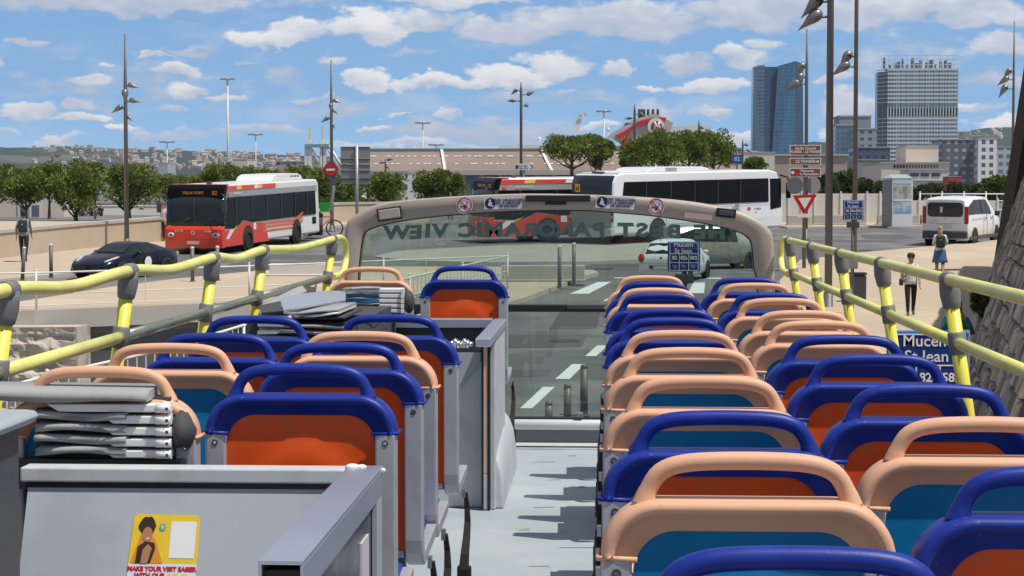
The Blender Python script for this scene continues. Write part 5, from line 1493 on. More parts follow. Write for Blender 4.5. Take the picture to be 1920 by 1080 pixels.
def van_extra(g):
    for s in (-1, 1):
        t = MB().use(TAILR); t.box2((-2.21, s * .74, .85), (-2.10, s * .895, 1.52)); t.build('tail_light', g, bevel=.02)
        ln = MB().use(BGRY); ln.box2((-1.9, s * .932, 1.02), (-.4, s * .938, 1.045)); ln.build('sliding_rail', g); ln = MB().use(BGRY); ln.box2((-.35, s * .926, .35), (-.335, s * .934, 1.1)); ln.build('door_seam', g); ln = MB().use(BGRY); ln.box2((.75, s * .926, .35), (.765, s * .934, 1.1)); ln.build('door_seam', g)
        h = MB().use(BLACK); h.box2((-.2, s * .935, 1.0), (-.02, s * .955, 1.04)); h.box2((.55, s * .93, 1.0), (.7, s * .95, 1.04)); h.build('door_handle', g)
        sk = MB().use(DARK); sk.box2((-2.0, s * .90, .24), (1.9, s * .945, .38)); sk.build('side_skirt', g, bevel=.02)
        m = MB().use(BLACK); m.box2((.92, s * .95, 1.08), (1.04, s * 1.14, 1.26)); m.build('mirror', g, bevel=.03)
    bp = MB().use(DARK); bp.box2((-2.27, -.88, .30), (-2.05, .88, .58)); bp.build('rear_bumper', g, bevel=.05)
    rw = MB().use(DGLASS, True); pts = rrect(-.69, .69, 1.12, 1.66, .13)
    rw.loft([[Vector((-2.222 + dx, y_, z_)) for y_, z_ in pts] for dx in (-.0, .03)], smooth=False); rwo = rw.build('rear_window', g)
    wp_ = MB().use(BLACK, True); wp_.tube([(-2.235, 0, 1.14), (-2.235, -.35, 1.24)], .012, 6); wp_.build('wiper', rwo)
    pl = MB().use(PLATE); pl.box2((-2.225, -.26, .70), (-2.205, .26, .81)); pl.build('number_plate', g)
    pl = MB().use(CHROME); pl.disc((-2.222, 0, 1.02), .045, (-1, 0, 0), 12); pl.box2((-2.222, .35, .94), (-2.21, .6, .97)); pl.build('badge', g)
    sm_ = MB().use(BGRY); sm_.box2((-2.212, -.62, .855), (-2.20, .62, .865)); sm_.build('tailgate_seam', g)
    sk = MB().use(STW); sk.box2((-2.24, .1, 1.28), (-2.225, .2, 1.5)); sk.build('window_sticker', rwo)
vn_ = [(-2.2, .86, .34, .80, 1.10, .72, 1.74), (-2.16, .90, .28, .85, 1.13, .74, 1.80), (-2.0, .915, .24, .85, 1.14, .74, 1.83), (-1.2, .925, .22, .85, 1.14, .74, 1.86), (-.4, .925, .22, .85, 1.13, .73, 1.86), (.4, .925, .22, .85, 1.11, .71, 1.83), (.75, .925, .22, .85, 1.10, .70, 1.76),
       (1.45, .91, .22, .82, 1.06, .74, 1.14), (1.95, .86, .22, .75, .95, .66, .99), (2.15, .78, .26, .62, .80, .55, .82), (2.2, .6, .32, .5, .6, .4, .62)]
pB = G(1772, 462)
cy, sy = math.cos(R(28)), math.sin(R(28))
car('van', 'white passenger van with black bumpers parked on the right below the hoarding', 'van', vn_, CWHT, 4.4, (1.35, -1.42), .33, [('side', 2, 6), ('front', 7, 6)], (pB.x + 2.2 * sy * 1.1, pB.y + 2.2 * cy * 1.1), (sy, cy), 1.12, van_extra)

def hatch_extra(g):
    for s in (-1, 1):
        t = MB().use(TAILR, True); t.ell((-1.98, s * .70, .86), (.10, .12, .16), 10, 8); t.build('tail_light', g)
        m = MB().use(CWHT, True); m.ell((.55, s * .92, .98), (.08, .10, .07), 10, 6); m.build('mirror', g)
        ln = MB().use(BGRY); ln.box2((-.3, s * .835, .3), (-.29, s * .842, .88)); ln.build('door_seam', g); ln = MB().use(BGRY); ln.box2((.65, s * .835, .3), (.66, s * .842, .88)); ln.build('door_seam', g)
    pl = MB().use(DARK); pl.box2((-2.07, -.40, .50), (-2.045, .40, .62)); po_ = pl.build('plate_recess', g)
    pl = MB().use(PLATE); pl.box2((-2.078, -.26, .51), (-2.066, .26, .61)); pl.build('number_plate', po_)
    pl = MB().use(DARK); pl.disc((-2.045, 0, .88), .055, (-1, 0, 0), 4); pl.build('badge', g)
    sm_ = MB().use(BGRY); sm_.box2((-2.055, -.70, .70), (-2.03, .70, .712)); sm_.build('bumper_seam', g)
    ex = MB().use(DARK, True); ex.tube([(-2.0, .0, 1.42), (-2.2, 0, 1.62)], .008, 6); ex.build('aerial', g)
ht = [(-2.02, .70, .34, .60, .78, .60, .80), (-1.98, .80, .28, .62, .90, .66, .96), (-1.72, .835, .24, .62, .92, .60, 1.20), (-1.45, .835, .22, .62, .92, .58, 1.38), (-.6, .835, .20, .60, .90, .58, 1.44), (.1, .835, .20, .60, .88, .57, 1.43),
      (.4, .835, .20, .60, .88, .58, 1.36), (1.1, .83, .20, .60, .86, .66, .92), (1.6, .80, .22, .58, .76, .58, .79), (1.85, .72, .26, .48, .62, .48, .64), (1.92, .55, .32, .42, .5, .4, .52)]
pC = G(1236, 530)
cy, sy = math.cos(R(17)), math.sin(R(17))
car('hatchback', 'white hatchback ahead seen through the windscreen, partly behind the blue stop sign', 'car', ht, CWHT, 3.9, (1.2, -1.25), .30, [('side', 2, 6), ('front', 7, 6), ('rear', 1, 3)], (pC.x + 2.0 * sy, pC.y + 1.2 * cy), (sy, cy), .93, hatch_extra)
SILV = mat('silver paint', (.36, .38, .38), .3, .3, var=.02, coat=.5)
pD = G(1352, 506)
car('estate_car', 'silver estate car seen side on through the windscreen, right of the white hatchback', 'car', vn_, SILV, 4.4, (1.35, -1.42), .34, [('side', 2, 6), ('front', 7, 6)], (pD.x - .2, pD.y + 1.0), (.95, .3), .82)

# ------------------------------------------------------------------ bicycle with green basket, trike behind the red bus
bi = thing('bicycle', 'bicycle with bright green rear basket parked behind the red bus', 'bicycle', G(603, 443, .13))
for k, (xx, zz) in enumerate(((-.52, .34), (.52, .34))):
    m = MB().use(TYRE, True); m.tube([(xx + .33 * math.cos(a * math.pi / 12), 0, zz + .33 * math.sin(a * math.pi / 12)) for a in range(24)], .03, 6, closed=True); wo_ = m.build('wheel', bi)
    m = MB().use(GALV, False)
    for q in range(8): a = q * math.pi / 8; m.box((xx, 0, zz), (.62, .006, .006), Matrix.Rotation(a, 3, 'Y'))
    m.build('spokes', wo_)
m = MB().use(mat('bicycle red', (.30, .03, .03), .4), True)
for a, b in (((-.52, 0, .34), (-.15, 0, .85)), ((-.15, 0, .80), (.35, 0, .82)), ((-.05, 0, .32), (.37, 0, .78)), ((-.05, 0, .32), (-.18, 0, .95)), ((-.52, 0, .34), (-.05, 0, .32)), ((.52, 0, .34), (.33, 0, 1.0))): m.tube([a, b], .022, 6)
m.build('frame', bi)
m = MB().use(BLACK, True); m.ell((-.2, 0, .98), (.14, .07, .03), 10, 6); m.build('saddle', bi)
m = MB().use(BLACK, True); m.tube([(.3, -.28, 1.08), (.35, -.1, 1.04), (.35, .1, 1.04), (.3, .28, 1.08)], .018, 6); m.build('handlebar', bi)
m = MB().use(mat('bright green plastic', (.02, .42, .05), .5), True)
m.loft([[Vector((.12 + s * a, t * b, zz)) for s, t in ((-1, -1), (1, -1), (1, 1), (-1, 1))] for zz, a, b in ((1.02, .15, .15), (1.42, .27, .23))], smooth=False); m.build('basket', bi)
bi.rotation_euler = (0, 0, R(12)); bi.scale = (1.15, 1.15, 1.1)
bn = thing('litter_bin', 'dark round litter bin between the red bus and the bicycle', 'bin', G(591, 441, .13))
MB().use(DARK, True).tube([(0, 0, 0), (0, 0, .9)], .36, 16).build('drum', bn); MB().use(BLACK, True).tube([(0, 0, .9), (0, 0, 1.0), (0, 0, 1.12)], [.38, .38, .2], 16).build('lid', bn)
bn = thing('litter_bin', 'dark square litter bin beside the lamp posts on the right pavement', 'bin', G(1608, 566, .13))
m = MB().use(DARK); m.box((0, 0, .38), (.42, .42, .72)); m.build('drum', bn, bevel=.03); m = MB().use(BLACK); m.box((0, 0, .78), (.46, .46, .06)); m.build('lid', bn, bevel=.02)
# ================================================================== signs
SBLUE = mat('sign blue', (.008, .035, .19), .65, var=.03, spec=.15); SBLUE2 = mat('sign bright blue', (.010, .11, .40), .6, var=.03, spec=.2)
SBROWN = mat('sign brown', (.20, .075, .045), .45, var=.03); SRED = mat('sign red', (.50, .012, .02), .35, var=.03); SWH = mat('sign white', (.74, .74, .74), .4, var=.02); SBACK = mat('sign back grey', (.25, .255, .26), .5, .2, var=.06)
def stop_sign(px0, px1, py0, py1, Y, pxpole, label, small=True):
    c = P((px0 + px1) / 2, py0, Y); z0_ = gz(Y) + .13; wdt = (px1 - px0) * Y / F; hgt = (py1 - py0) * Y / F; zt_ = c.z
    g = thing('bus_stop_sign', label, 'bus stop sign', (X(pxpole, Y), Y, z0_), 0, 'blue bus stop signs')
    ox = c.x - X(pxpole, Y); oz = zt_ - z0_ - hgt / 2
    MB().use(POLE, True).tube([(0, .06, 0), (0, .06, zt_ - z0_ + .0)], .045, 12).build('pole', g)
    m = MB().use(SBLUE2); m.box((ox, 0, oz), (wdt, .05, hgt)); po_ = m.build('panel', g, bevel=.02, bseg=3)
    m = MB().use(SBLUE); m.box((ox, -.027, oz), (wdt * .86, .008, hgt * .92)); m.build('panel_face', po_)
    m = MB().use(SWH); t_ = .008 * wdt / .5
    top, bot = oz + hgt * .46, oz - hgt * .46
    m.box((ox, -.033, top), (wdt * .86, .004, t_)); m.box((ox + wdt * .43, -.033, oz), (t_, .004, hgt * .92)); m.box((ox - wdt * .43, -.033, oz), (t_, .004, hgt * .92)); m.box((ox, -.033, bot), (wdt * .86, .004, t_))
    zr = oz + hgt * .10
    m.box((ox, -.0335, zr), (wdt * .86, .004, t_)); m.box((ox, -.0335, oz - hgt * .2), (wdt * .86, .004, t_))
    for k in (-.145, .145): m.box((ox + wdt * k, -.034, (zr + bot) / 2), (t_, .004, zr - bot))
    m.build('ruled_lines', po_)
    text('Mucem\nSt Jean', wdt * .20, SWH, facing((ox - wdt * .02, -.034, oz + hgt * .29)), 'lettering', po_, bold=.001, depth=.001)
    for k, s in enumerate(('82', '82s', '582')): text(s, wdt * .155, SWH, facing((ox + wdt * .285 * (k - 1), -.034, oz - hgt * .045)), 'lettering', po_, bold=.002, depth=.001)
    for k in range(3): text('Vieux\nPort', wdt * .06, SWH, facing((ox + wdt * .285 * (k - 1), -.034, oz - hgt * .33)), 'lettering', po_, depth=.001)
    if small:
        m = MB().use(DARK); m.box((0, .02, zt_ - z0_ - hgt - .12), (.32, .1, .16)); m.build('clamp', g, bevel=.02)
        m = MB().use(SBACK); m.box((0, .0, 1.35), (.26, .04, .4)); m.build('timetable', g, bevel=.01)
    return g
stop_sign(1664, 1815, 620, 780, 13.2, 1812, 'large blue stop sign reading Mucem St Jean just outside the right rail', False)
stop_sign(1252, 1313, 453, 509, 33.0, 1284, 'blue stop sign with 82 route numbers seen through the windscreen in front of the hatchback')
stop_sign(1581, 1619, 375, 412, 49.5, 1600, 'small blue stop sign on the far right pavement between the two lamp posts')

g = thing('road_sign', 'give way sign with white plate, on the pole under the brown direction signs', 'road sign', G(1508, 503, .13), 0)
Ys = g.location.y; z0_ = g.location.z
MB().use(POLE, True).tube([(0, .1, 0), (0, .1, zp(300, Ys) - z0_)], .065, 12).build('pole', g)
def tri(r, dy, m, name, par, dz=0):
    mb = MB().use(m); zc = zp(379, Ys) - z0_ + dz
    pts = [(-r, r * .55), (r, r * .55 + .1 * r), (.0, -r * 1.15)]
    mb.prism([Vector((a, dy, zc + b)) for a, b in pts], (0, .02, 0)); return mb.build(name, par, bevel=.004)
t1 = tri(.42, 0, SRED, 'triangle', g); tri(.225, -.012, SWH, 'triangle_centre', t1, .012)
m = MB().use(SWH); m.box((-.02, 0, zp(404, Ys) - z0_), (.46, .03, .13)); m.build('plate', g)
g = thing('road_sign', 'backs of two round grey traffic signs above the give way triangle', 'road sign', (X(1508, Ys) , Ys + .1, z0_ + 3.0))
zz = zp(348, Ys) - z0_ - 3.0
for k in (-1, 1):
    m = MB().use(SBACK); m.disc((k * .12 - (.2 if k < 0 else -.2), 0.02, zz), .30, (k * .5, -1, 0), 24); m.build('sign_back', g)
m = MB().use(GALV); m.box((0, -.04, zz), (.1, .04, .5)); m.build('bracket', g)
g = thing('direction_sign', 'stack of three brown direction signs with white lettering on the right', 'direction sign', (X(1509, Ys), Ys - .1, z0_ + 3.5))
def bsign(py0, py1, s, size, arrow=False, icon=False):
    zc = zp((py0 + py1) / 2, Ys) - z0_ - 3.5; h = (py1 - py0) * Ys / F; w_ = 58 * Ys / F
    m = MB().use(SWH); m.box((0, 0, zc), (w_, .03, h)); o = m.build('panel', g)
    m = MB().use(SBROWN); m.box((0, -.018, zc), (w_ - .06, .006, h - .05)); m.build('panel_face', o)
    text(s, size, SWH, facing((.06 if icon else 0, -.023, zc)), 'lettering', o, bold=.002, depth=.001)
    if arrow:
        m = MB().use(SWH); m.prism([Vector((w_ * .40 + a, -.024, zc + b)) for a, b in ((-.08, .02), (-.02, .02), (-.02, .06), (.05, 0), (-.02, -.06), (-.02, -.02), (-.08, -.02))], (0, .003, 0)); m.build('arrow', o)
    if icon:
        m = MB().use(SWH); m.disc((-w_ * .40, -.024, zc), .055, (0, -1, 0), 14); m.use(SRED); m.box((-w_ * .25, -.024, zc), (.13, .003, .16)); m.build('icon', o)
bsign(273, 292, 'Vieille Charité\nMUSÉES - LE PANIER', .125)
bsign(297, 310, 'LE PANIER', .15, True)
bsign(315.5, 332.5, 'Mémorial\nde la Marseillaise', .115, False, True)
g = thing('road_sign', 'red no entry disc with white bar on the lamp post left of centre', 'road sign', (P(620, 318, 90).x, 90, zp(318, 90)))
m = MB().use(SWH); m.disc((0, 0, 0), .33, (0, -1, 0), 28); m.prism([Vector((.33 * math.cos(q * .2618), .0, .33 * math.sin(q * .2618))) for q in range(24)], (0, .03, 0)); m.build('disc_rim', g)
m = MB().use(SRED); m.disc((0, -.006, 0), .30, (0, -1, 0), 28); m.build('disc_face', g)
m = MB().use(SWH); m.box((0, -.012, 0), (.40, .004, .10)); m.build('bar', g)
m = MB().use(GALV); m.tube([(.15, .1, -.3), (.12, .1, -1.0), (.02, .1, -1.6), (.02, .1, -2.6)], .07, 8); m.build('bracket', g)
m = MB().use(mat('sign violet blue', (.07, .08, .30), .5)); m.box((.16, .05, -.52), (.16, .04, .42)); m.build('side_plate', g)
pbase = P(667, 400, 88); g = thing('road_sign', 'large grey back of a five panel direction sign left of the windscreen', 'road sign', (X(670, 88), 88, gz(88)))
zb_ = gz(88)
MB().use(GALV, True).tube([(0, -.12, 0), (0, -.12, zp(272, 88) - zb_)], .075, 10).build('pole', g)
xa, xb = X(639, 88) - X(670, 88), X(694, 88) - X(670, 88)
for a, b in ((275, 296.5), (297.3, 307.5), (308.3, 318.5), (319.3, 334.5), (335.3, 344.5)):
    m = MB().use(SBACK); m.box2((xa, 0, zp(b, 88) - zb_), (xb, .05, zp(a, 88) - zb_)); m.use(DARK); m.box2((xa, -.03, zp(a, 88) - zb_ - .05), (xb, 0, zp(a, 88) - zb_)); m.build('sign_back', g)
g = thing('direction_sign', 'white arrow shaped direction sign above the second red bus', 'direction sign', (X(982, 118), 118, 2.4))
MB().use(POLE, True).tube([(0, .1, 0), (0, .1, zp(306, 118) - 2.4)], .06, 8).build('pole', g)
zc = zp(313, 118) - 2.4; s_ = 118 / F
m = MB().use(SWH); m.prism([Vector((a * s_, 0, zc + b * s_)) for a, b in ((-16, -6), (13, -6), (18, 0), (13, 6), (-16, 6))], (0, .05, 0)); o = m.build('panel', g)
m = MB().use(SBLUE); m.prism([Vector((a * s_, -.01, zc + b * s_)) for a, b in ((13, -5), (18, 0), (13, 5), (11.5, 5), (16, 0), (11.5, -5))], (0, .005, 0)); m.box((-13 * s_, -.01, zc), (4 * s_, .01, 7 * s_)); m.build('arrow_edge', o)
text('Gare Mar.\nVieux Port', 4.6 * s_, SBLUE, facing((-1 * s_, -.012, zc)), 'lettering', o, depth=.003)
g = thing('road_sign', 'small blue square sign poking above the white coach roof', 'road sign', (X(1381.5, 100), 100, gz(100)))
MB().use(POLE, True).tube([(0, .1, 0), (0, .1, zp(290, 100) - gz(100))], .05, 8).build('pole', g)
m = MB().use(SBLUE2); m.box((0, 0, zp(299, 100) - gz(100)), (17 * 100 / F, .04, 17 * 100 / F)); o = m.build('panel', g, bevel=.01)
text('82', .3, SWH, facing((0, -.03, zp(299, 100) - gz(100))), 'lettering', o, depth=.003)
# advertising column
g = thing('advertising_panel', 'glass advertising column with a pale blue sea poster in front of the hoarding', 'advertising column', (X(1685, 99), 99, gz(99) + .1))
zb_ = gz(99) + .1; s_ = 99 / F; q = lambda px: (px - 1685) * s_; zq = lambda py: zp(py, 99) - zb_
m = MB().use(mat('column grey metal', (.25, .255, .27), .3, .5, var=.1)); m.prism([Vector(p) for p in ((q(1659), .9, 0), (q(1673), 0, 0), (q(1673), 0, zq(336)), (q(1659), .9, zq(337)))], (.05, .02, 0)); m.build('side_wall', g)
m = MB().use(WHITE); m.box2((q(1673), 0, 0), (q(1711), .12, zq(336))); m.build('casing', g, bevel=.01)
m = MB().use(mat('greenish canopy', (.35, .45, .42), .4)); m.prism([Vector(p) for p in ((q(1659), .9, zq(336)), (q(1673), -.02, zq(336)), (q(1711), -.02, zq(336)), (q(1704), .9, zq(329)), (q(1672), .9, zq(329)))], (0, 0, .05)); m.build('canopy', g)
def artmat():
    m_ = bpy.data.materials.new('sea poster'); m_.use_nodes = True; t = NT(m_.node_tree)
    b = t.n('ShaderNodeBsdfPrincipled'); o = t.n('ShaderNodeOutputMaterial'); t.t.links.new(b.outputs[0], o.inputs[0]); b.inputs['Roughness'].default_value = .4
    tc = t.n('ShaderNodeTexCoord').outputs['Object']; x_, y_, z_ = t.sep(tc)
    n_ = t.noise(tc, 2.2, 5, .6); c = t.mix(t.sm(n_, .4, .65), (.18, .42, .55), (.62, .68, .68)); c2 = t.mix(t.sm(n_, .4, .6), (.30, .27, .20), (.55, .58, .55))
    t.put(b.inputs['Base Color'], t.mix(t.m('LESS_THAN', z_, zq(374)), c2, c)); return m_
m = MB().use(artmat()); m.box2((q(1675.5), -.012, zq(399)), (q(1708.5), -.004, zq(350))); po_ = m.build('poster', g)
m = MB().use(WHITE); m.box2((q(1675.5), -.02, zq(377)), (q(1708.5), -.013, zq(373))); m.build('poster_gap', po_)
text('Musée de la mer', .13, SBACK, facing((q(1692), -.02, zq(345))), 'lettering', po_, depth=.002)
m = MB().use(mat('poster pale', (.6, .68, .72), .4)); m.box2((q(1675.5), -.011, zq(349.5)), (q(1708.5), -.004, zq(338.5))); m.build('poster_header', g)

# ================================================================== trees
def leafmat(name, ca, cb):
    m = bpy.data.materials.new(name); m.use_nodes = True; t = NT(m.node_tree)
    b = t.n('ShaderNodeBsdfPrincipled'); tr = t.n('ShaderNodeBsdfTranslucent'); mx = t.n('ShaderNodeMixShader'); o = t.n('ShaderNodeOutputMaterial')
    tc = t.n('ShaderNodeTexCoord').outputs['Object']
    g_ = t.n('ShaderNodeNewGeometry')
    c = t.mix(t.sm(t.noise(tc, 1.3, 3), .35, .65), ca, cb)
    s = t.n('ShaderNodeVectorMath', operation='SCALE'); t.put(s.inputs[0], c); t.put(s.inputs['Scale'], t.m('MULTIPLY_ADD', g_.outputs['Random Per Island'], .7, .65))
    t.put(b.inputs['Base Color'], s.outputs[0]); t.put(tr.inputs[0], s.outputs[0]); b.inputs['Roughness'].default_value = .7; b.inputs['Specular IOR Level'].default_value = .2
    mx.inputs[0].default_value = .25; t.t.links.new(b.outputs[0], mx.inputs[1]); t.t.links.new(tr.outputs[0], mx.inputs[2]); t.t.links.new(mx.outputs[0], o.inputs[0]); return m
PINE = leafmat('pine needles', (.12, .165, .035), (.24, .28, .07)); OAK = leafmat('dark foliage', (.06, .09, .03), (.10, .13, .04)); PINEB = leafmat('yellow green foliage', (.09, .14, .03), (.13, .17, .045))
BARK = mat('bark', (.10, .075, .055), .95, var=.2, vs=6, bump=.5, bs=20)
def crown_mesh(seed, w_, h, m, n, leaf, lobes=14, flat=.5, fill=.42):
    lobes = int(lobes * 1.7)
    """thousands of small tufts spread through overlapping lobes; unit: metres, base of crown at z=0"""
    rnd = random.Random(seed); mb = MB().use(m, False); lob = []
    for k in range(lobes):
        a = rnd.uniform(0, 6.28); rr_ = math.sqrt(rnd.random()) * .68; zz = rnd.uniform(.22, .80)
        edge = 1 - .55 * abs(zz - .45)
        lob.append((math.cos(a) * rr_ * w_ / 2 * edge, math.sin(a) * rr_ * w_ / 2 * edge, zz * h, rnd.uniform(.11, .21) * w_, rnd.uniform(.11, .21) * h * 1.1))
    for k in range(n):
        cx, cy_, cz, r, rh = lob[k % lobes]
        d = Vector((rnd.gauss(0, 1), rnd.gauss(0, 1), rnd.gauss(0, 1) + .25)).normalized()
        q = rnd.random() ** fill
        p = Vector((cx + d.x * r * q, cy_ + d.y * r * q, cz + d.z * rh * q))
        t = (d + Vector((rnd.uniform(-.6, .6), rnd.uniform(-.6, .6), rnd.uniform(-.2, .9)))).normalized()
        s = t.orthogonal().normalized(); s = (Matrix.Rotation(rnd.uniform(0, 6.28), 3, t) @ s)
        L_ = leaf * rnd.uniform(.6, 1.5); ww = leaf * rnd.uniform(.25, .5)
        mb.poly([p - s * ww, p + t * L_ * .45 - s * ww * .9, p + t * L_, p + t * L_ * .45 + s * ww * .9], False)
    return mb
def tree(name, label, cat, loc, w_, h, trunk_h, seed, m=PINE, n=4200, leaf=.16, lean=0.0, group=None, fork=False, **kw):
    n = int(n * 1.5); w_ *= 1.25; trunk_h -= .06 * h; h *= 1.12
    g = thing(name, label, cat, loc, 0, group); rnd = random.Random(seed)
    t = MB().use(BARK, True); r = max(.07, w_ * .035); top = trunk_h + h * .35
    pth = [Vector((0, 0, -.1)), Vector((lean * .3 * trunk_h, 0, trunk_h * .4)), Vector((lean * trunk_h, .05, trunk_h * .9)), Vector((lean * trunk_h * 1.1, 0, top))]
    t.tube(catmull(pth, 4), [r * (1.25 - .8 * i / 12) for i in range(13)], 9)
    for k in range(6):
        a = k * 1.05 + rnd.random(); b0 = pth[2] + Vector((0, 0, rnd.uniform(-.1, .25) * h))
        e = b0 + Vector((math.cos(a) * w_ * .30, math.sin(a) * w_ * .30, h * rnd.uniform(.2, .5)))
        t.tube([b0, b0.lerp(e, .5) + Vector((0, 0, -.03 * h)), e], [r * .5, r * .35, r * .12], 6)
    t.build('trunk', g)
    c = crown_mesh(seed, w_, h, m, n, leaf, **kw).build('crown', g); c.location = (lean * trunk_h, 0, trunk_h)
    return g
def treepx(label, px, top, bot, wpx, Y, seed, n=4200, m=PINE, leaf=.19, lean=0.0, zb=None, group='clipped pines along the promenade', name='pine_tree', cat='tree', **kw):
    zg = gz(Y) if zb is None else zb
    return tree(name, label, cat, (X(px, Y), Y, zg), wpx * Y / F, (bot - top) * Y / F, zp(bot, Y) - zg, seed, m, n, leaf, lean, group, **kw)
T = [(-12, 306, 378, 80, 116, 'clipped pine cut by the left edge of the picture'), (48, 316, 385, 74, 112, 'clipped pine just behind the walking man, above his head'), (92, 308, 374, 64, 124, 'pine crown left of the small lamp post'),
     (142, 304, 398, 92, 113, 'broad pine with dark trunk just right of the small lamp post'), (178, 306, 352, 40, 122, 'small pine crown right of the broad pine'), (241, 309, 390, 112, 115, 'widest round pine crown crossed by the tall lamp post'),
     (318, 326, 382, 70, 160, 'low green pine crown left of the red bus windscreen'), (368, 330, 380, 60, 170, 'low pine crown over the red bus display'), (405, 308, 370, 64, 160, 'pine crown above the left half of the red bus roof'), (452, 308, 372, 70, 165, 'pine crown above the middle of the red bus roof'), (500, 318, 372, 60, 170, 'low pine crown left of the red bus roof unit'),
     (566, 310, 386, 72, 150, 'pine crown above the rear of the red bus'), (612, 312, 394, 64, 148, 'pine crown behind the no entry sign'), (652, 330, 396, 60, 150, 'dark pine crown behind the grey sign back'), (722, 326, 384, 82, 152, 'round pine crown behind the small lamp post before the warehouse'),
     (812, 320, 374, 70, 150, 'pine crown left of the second red bus'), (850, 318, 374, 64, 150, 'pine crown touching the second red bus front')]
for k, (px, a, b, w_, Y_, lb) in enumerate(T): treepx(lb, px, a, b, w_, Y_, 100 + k, lobes=16)
for k, (px, a, b, w_, ln, lb) in enumerate(((1072, 249, 304, 96, 0, 'umbrella pine on a thin trunk, left one of the pair above the coach rear'), (1131, 252, 296, 66, -.06, 'smaller umbrella pine right of the first, above the coach roof'), (1112, 268, 316, 34, .05, 'low leaning pine between the two umbrella pines'))):
    treepx(lb, px, a, b, w_, 150 + k * 4, 200 + k, n=4200, lean=ln, fill=.45, lobes=12)
for k, (px, a, b, w_, lb) in enumerate(((1200, 250, 316, 72, 'round tree left of the clump behind the coach roof'), (1246, 246, 316, 76, 'round tree below the ship funnel badge'), (1292, 248, 316, 76, 'round tree in the middle of the clump right of the funnel'), (1338, 248, 318, 72, 'round tree at the right end of the clump behind the coach'), (1176, 290, 318, 30, 'small shrub like tree left of the clump behind the coach'), (1415, 298, 326, 44, 'low tree behind the right end of the white coach'))):
    treepx(lb, px, a, b, w_, 148 + 3 * k, 300 + k, n=4200, group='round trees behind the coach', name='round_tree', lobes=16)
DR = [(1548, 330, 384, 44), (1585, 322, 384, 44), (1622, 334, 380, 36), (1560, 350, 385, 40), (1650, 342, 380, 36), (1725, 350, 382, 42), (1752, 345, 380, 36), (1790, 343, 378, 44), (1826, 345, 378, 42), (1640, 350, 385, 30)]
for k, (px, a, b, w_) in enumerate(DR):
    treepx('%s dark tree from the left beyond the white hoarding' % ORD[k].replace('nearest', 'first'), px, a, b, w_, 135 + 4 * k, 400 + k, n=2600, m=OAK, group='dark trees beyond the hoarding', name='dark_tree')
treepx('bright yellow green tree beside the top of the fort wall', 1868, 332, 380, 50, 120, 450, n=3000, m=PINEB, group=None, name='leafy_tree')
treepx('dark bush growing out of the fort wall above the person in turquoise', 1843, 548, 585, 34, 40, 451, n=900, m=OAK, leaf=.09, group=None, name='bush', cat='bush', zb=1.2)
for k, (px, a, b, w_) in enumerate(((460, 366, 400, 120), (660, 372, 402, 90), (590, 372, 400, 100), (780, 376, 402, 90))):
    treepx('yellow green shrub, %s from the left under the promenade pines' % ORD[k].replace('nearest', 'first'), px, a, b, w_, 146, 470 + k, n=2200, m=PINEB, group='shrubs under the pines', name='shrub', cat='shrub', zb=2.3)

# ================================================================== far buildings
def bld(name, label, cat, px0, px1, pyt, Y, depth, m, roofm=None, parapet=True, group=None, rot=0.0, pybase=None):
    xa, xb = X(px0, Y), X(px1, Y); zt_ = zp(pyt, Y); z0_ = 2.4 if pybase is None else zp(pybase, Y)
    g = thing(name, label, cat, ((xa + xb) / 2, Y, z0_), rot, group); w_ = xb - xa; H = zt_ - z0_
    mb = MB().use(m); mb.box2((-w_ / 2, 0, 0), (w_ / 2, depth, H)); mb.build('wall', g)
    mb = MB().use(roofm or CONC); mb.box2((-w_ / 2 - .02 * w_, -.02 * w_, H), (w_ / 2 + .02 * w_, depth + .02 * w_, H + .02 * max(w_, H))); mb.build('roof', g)
    return g, w_, H
SC2 = lambda px, Y: px * Y / F
# port warehouse: long brown roof
YW = 450.0
g = thing('warehouse', 'long port warehouse with brown pitched roof and rows of small skylights', 'warehouse', (0, YW, 2.4))
ROOFB = mat('brown roof sheet', (.245, .19, .16), .9, var=.10, vs=.05, spec=.1, col2=(.28, .22, .19), c2s=.02)
xa, xb = X(640, YW), X(1412, YW); ze, zr_ = zp(321, YW) - 2.4, zp(283, YW + 34) - 2.4
m = MB().use(ROOFB); m.prism([Vector((xa, 0, ze)), Vector((xa, 34, zr_)), Vector((xa, 70, ze))], (xb - xa, 0, 0)); ro = m.build('roof', g)
m = MB().use(mat('skylight glass', (.55, .56, .56), .4)); rnd = random.Random(3)
for row in (.30, .68):
    for k in range(60):
        xx = xa + (k + .5) * (xb - xa) / 60 + rnd.uniform(-.6, .6)
        if rnd.random() < .86:
            yy = 34 * row; zz = ze + (zr_ - ze) * row
            m.poly([Vector((xx - .45, yy, zz + .12)), Vector((xx + .35, yy, zz + .12)), Vector((xx + .35, yy + 2.2, zz + .12 + 2.2 * (zr_ - ze) / 34)), Vector((xx - .45, yy + 2.2, zz + .12 + 2.2 * (zr_ - ze) / 34))])
sk = m.build('skylights', ro); sk['kind'] = 'stuff'
for px in (802, 1002, 1204):
    m = MB().use(WWALL); x0_ = X(px, YW); x1_ = X(px + 30, YW)
    m.prism([Vector((x1_, -.2, ze)), Vector((x1_ + .7, -.2, ze)), Vector((x0_ + .7, 33.8, zr_ + .3)), Vector((x0_, 33.8, zr_ + .3))], (0, 0, .25)); m.build('roof_joint', ro)
m = MB().use(mat('grey ridge', (.2, .22, .2), .8)); m.box2((xa, 33, zr_), (xb, 35, zr_ + .6)); m.build('ridge', ro)
m = MB().use(CONC); m.box2((xa - .5, -.8, ze - .9), (xb + .5, -.2, ze + .15)); m.build('gutter', g)
